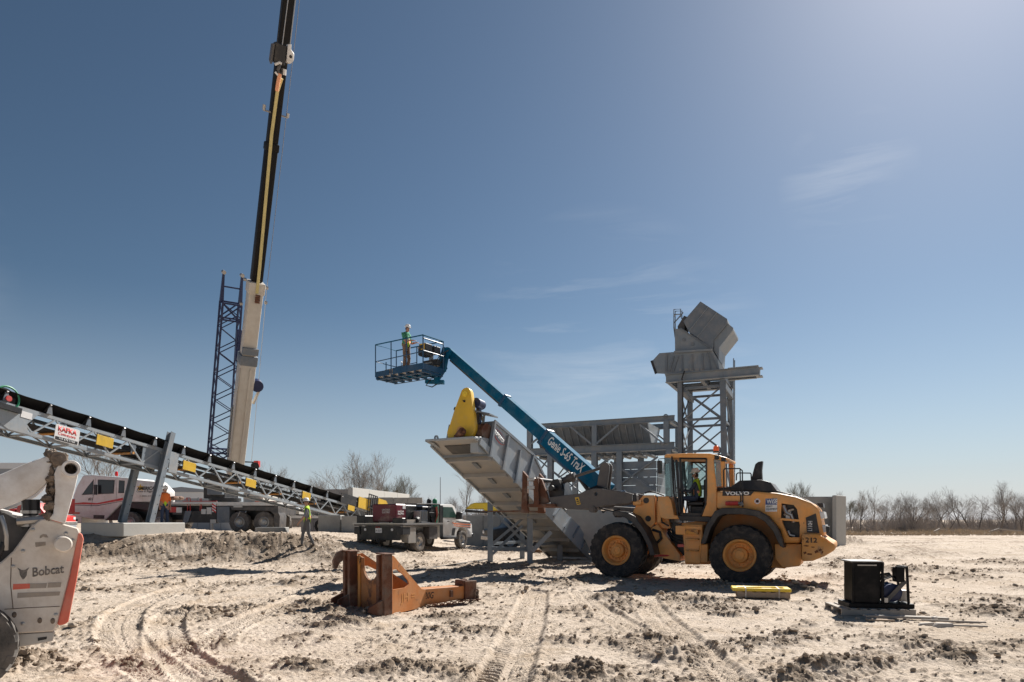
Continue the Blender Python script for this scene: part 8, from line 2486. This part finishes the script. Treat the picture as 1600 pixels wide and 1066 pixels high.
# ================================================================ BOARDS, ROCKS, LITTER
def board(name, label, cat, px, py, L_, w, t, rz, m, tilt=0.0, z=0.03, group=None):
    p = G(px, py)
    o = MB().box(-L_ / 2, L_ / 2, -w / 2, w / 2, -t / 2, t / 2).build(name, m, None, bevel=.006)
    o.location = (p.x, p.y, p.z + z); o.rotation_euler = (tilt, R(1.5), rz)
    return tag(o, label, cat, group)
board('plank', 'long weathered plank lying in front of the pump unit pallet', 'plank', 1415, 969, 1.35, .12, .04, R(-5), WOOD_G, .05, .05)
board('plank', 'short plank beside the left end of the long plank', 'plank', 1375, 972, .45, .10, .03, R(-3), WOOD, .0, .03)
board('plank', 'thin batten running right from the end of the long plank', 'plank', 1490, 974, 1.0, .035, .03, R(-6), WOOD_G, .0, .03)
board('plank', 'pale batten pointing right beyond the pale wooden wedge', 'plank', 1505, 981, .75, .03, .025, R(-2), WOOD_G, .0, .03)
board('plank', 'thin batten on the sand left of the yellow tray', 'plank', 1125, 937, .62, .035, .03, R(8), WOOD_G, 0, .03)
def rock(label, px, py, s, rz, seed, m=ROCK, name='rock', cat='rock', group='pale wedge shaped blocks by the planks'):
    rnd = random.Random(seed); p = G(px, py)
    q = MB(); q.hexa([(-s[0], -s[1], -s[2]), (s[0] * .9, -s[1] * .8, -s[2]), (s[0], s[1], -s[2]), (-s[0] * .9, s[1], -s[2]), (-s[0] * .75, -s[1] * .7, s[2] * .7), (s[0] * .8, -s[1] * .5, s[2]), (s[0] * .7, s[1] * .6, s[2] * .9), (-s[0] * .6, s[1] * .7, s[2] * .8)])
    o = q.build(name, m, None, bevel=.012, seg=2); o.location = (p.x, p.y, p.z + s[2] * .8); o.rotation_euler = (0, rnd.uniform(-.1, .1), rz)
    return tag(o, label, cat, group)
rock('pale wedge block right of the planks, nearest of the three', 1474, 981, (.19, .06, .045), R(12), 2)
rock('flat grey wedge block left of the nearest pale block', 1447, 978, (.14, .05, .03), R(-8), 4)
rock('upright pale chip between the long plank and the pale blocks', 1460, 971, (.10, .04, .05), R(40), 6)
# white bucket and boxes by the stand
p = G(796, 857); b_ = thing('plastic_bucket', 'white plastic bucket on the ground behind the chute stand', 'bucket', (p.x, p.y + .3, gz(p.x, p.y)), 0)
MB().lathe([(0, 0), (.17, 0), (.20, .40), (.21, .40), (.21, .44), (.19, .44), (.16, .02)], (0, 0, 0), (0, 0, 1), 20).build('pail', PLASTICW, b_)
MB().path([(-.2, 0, .38), (-.15, -.16, .25), (0, -.24, .2), (.15, -.16, .25), (.2, 0, .38)], .008, 5).build('handle', STEEL, b_)
p = G(838, 866); b_ = thing('cardboard_box', 'open brown cardboard box under the lower chute', 'box', (p.x, p.y + .3, gz(p.x, p.y)), R(15))
MB().ring([(-.25, -.18), (.25, -.18), (.25, .18), (-.25, .18)], [(-.24, -.17), (.24, -.17), (.24, .17), (-.24, .17)], 0, .28, 'z').build('wall', CARD, b_)
MB().box(-.24, .24, -.17, .17, .001, .012).build('bottom', CARD, b_); MB().hexa([(-.25, -.2, .28), (.25, -.2, .28), (.25, -.38, .2), (-.25, -.38, .2), (-.25, -.2, .285), (.25, -.2, .285), (.25, -.38, .205), (-.25, -.38, .205)]).build('flap', CARD, b_)
# cable on the sand by the truck
pts = [G(560, 900), G(640, 893), G(700, 885), G(745, 878), G(768, 874)]
o = MB().path([p + V((0, 0, .03)) for p in pts], .025, 6).build('ground_cable', RUBBERH); tag(o, 'dark cable trailing over the sand from the chute stand past the truck', 'cable')
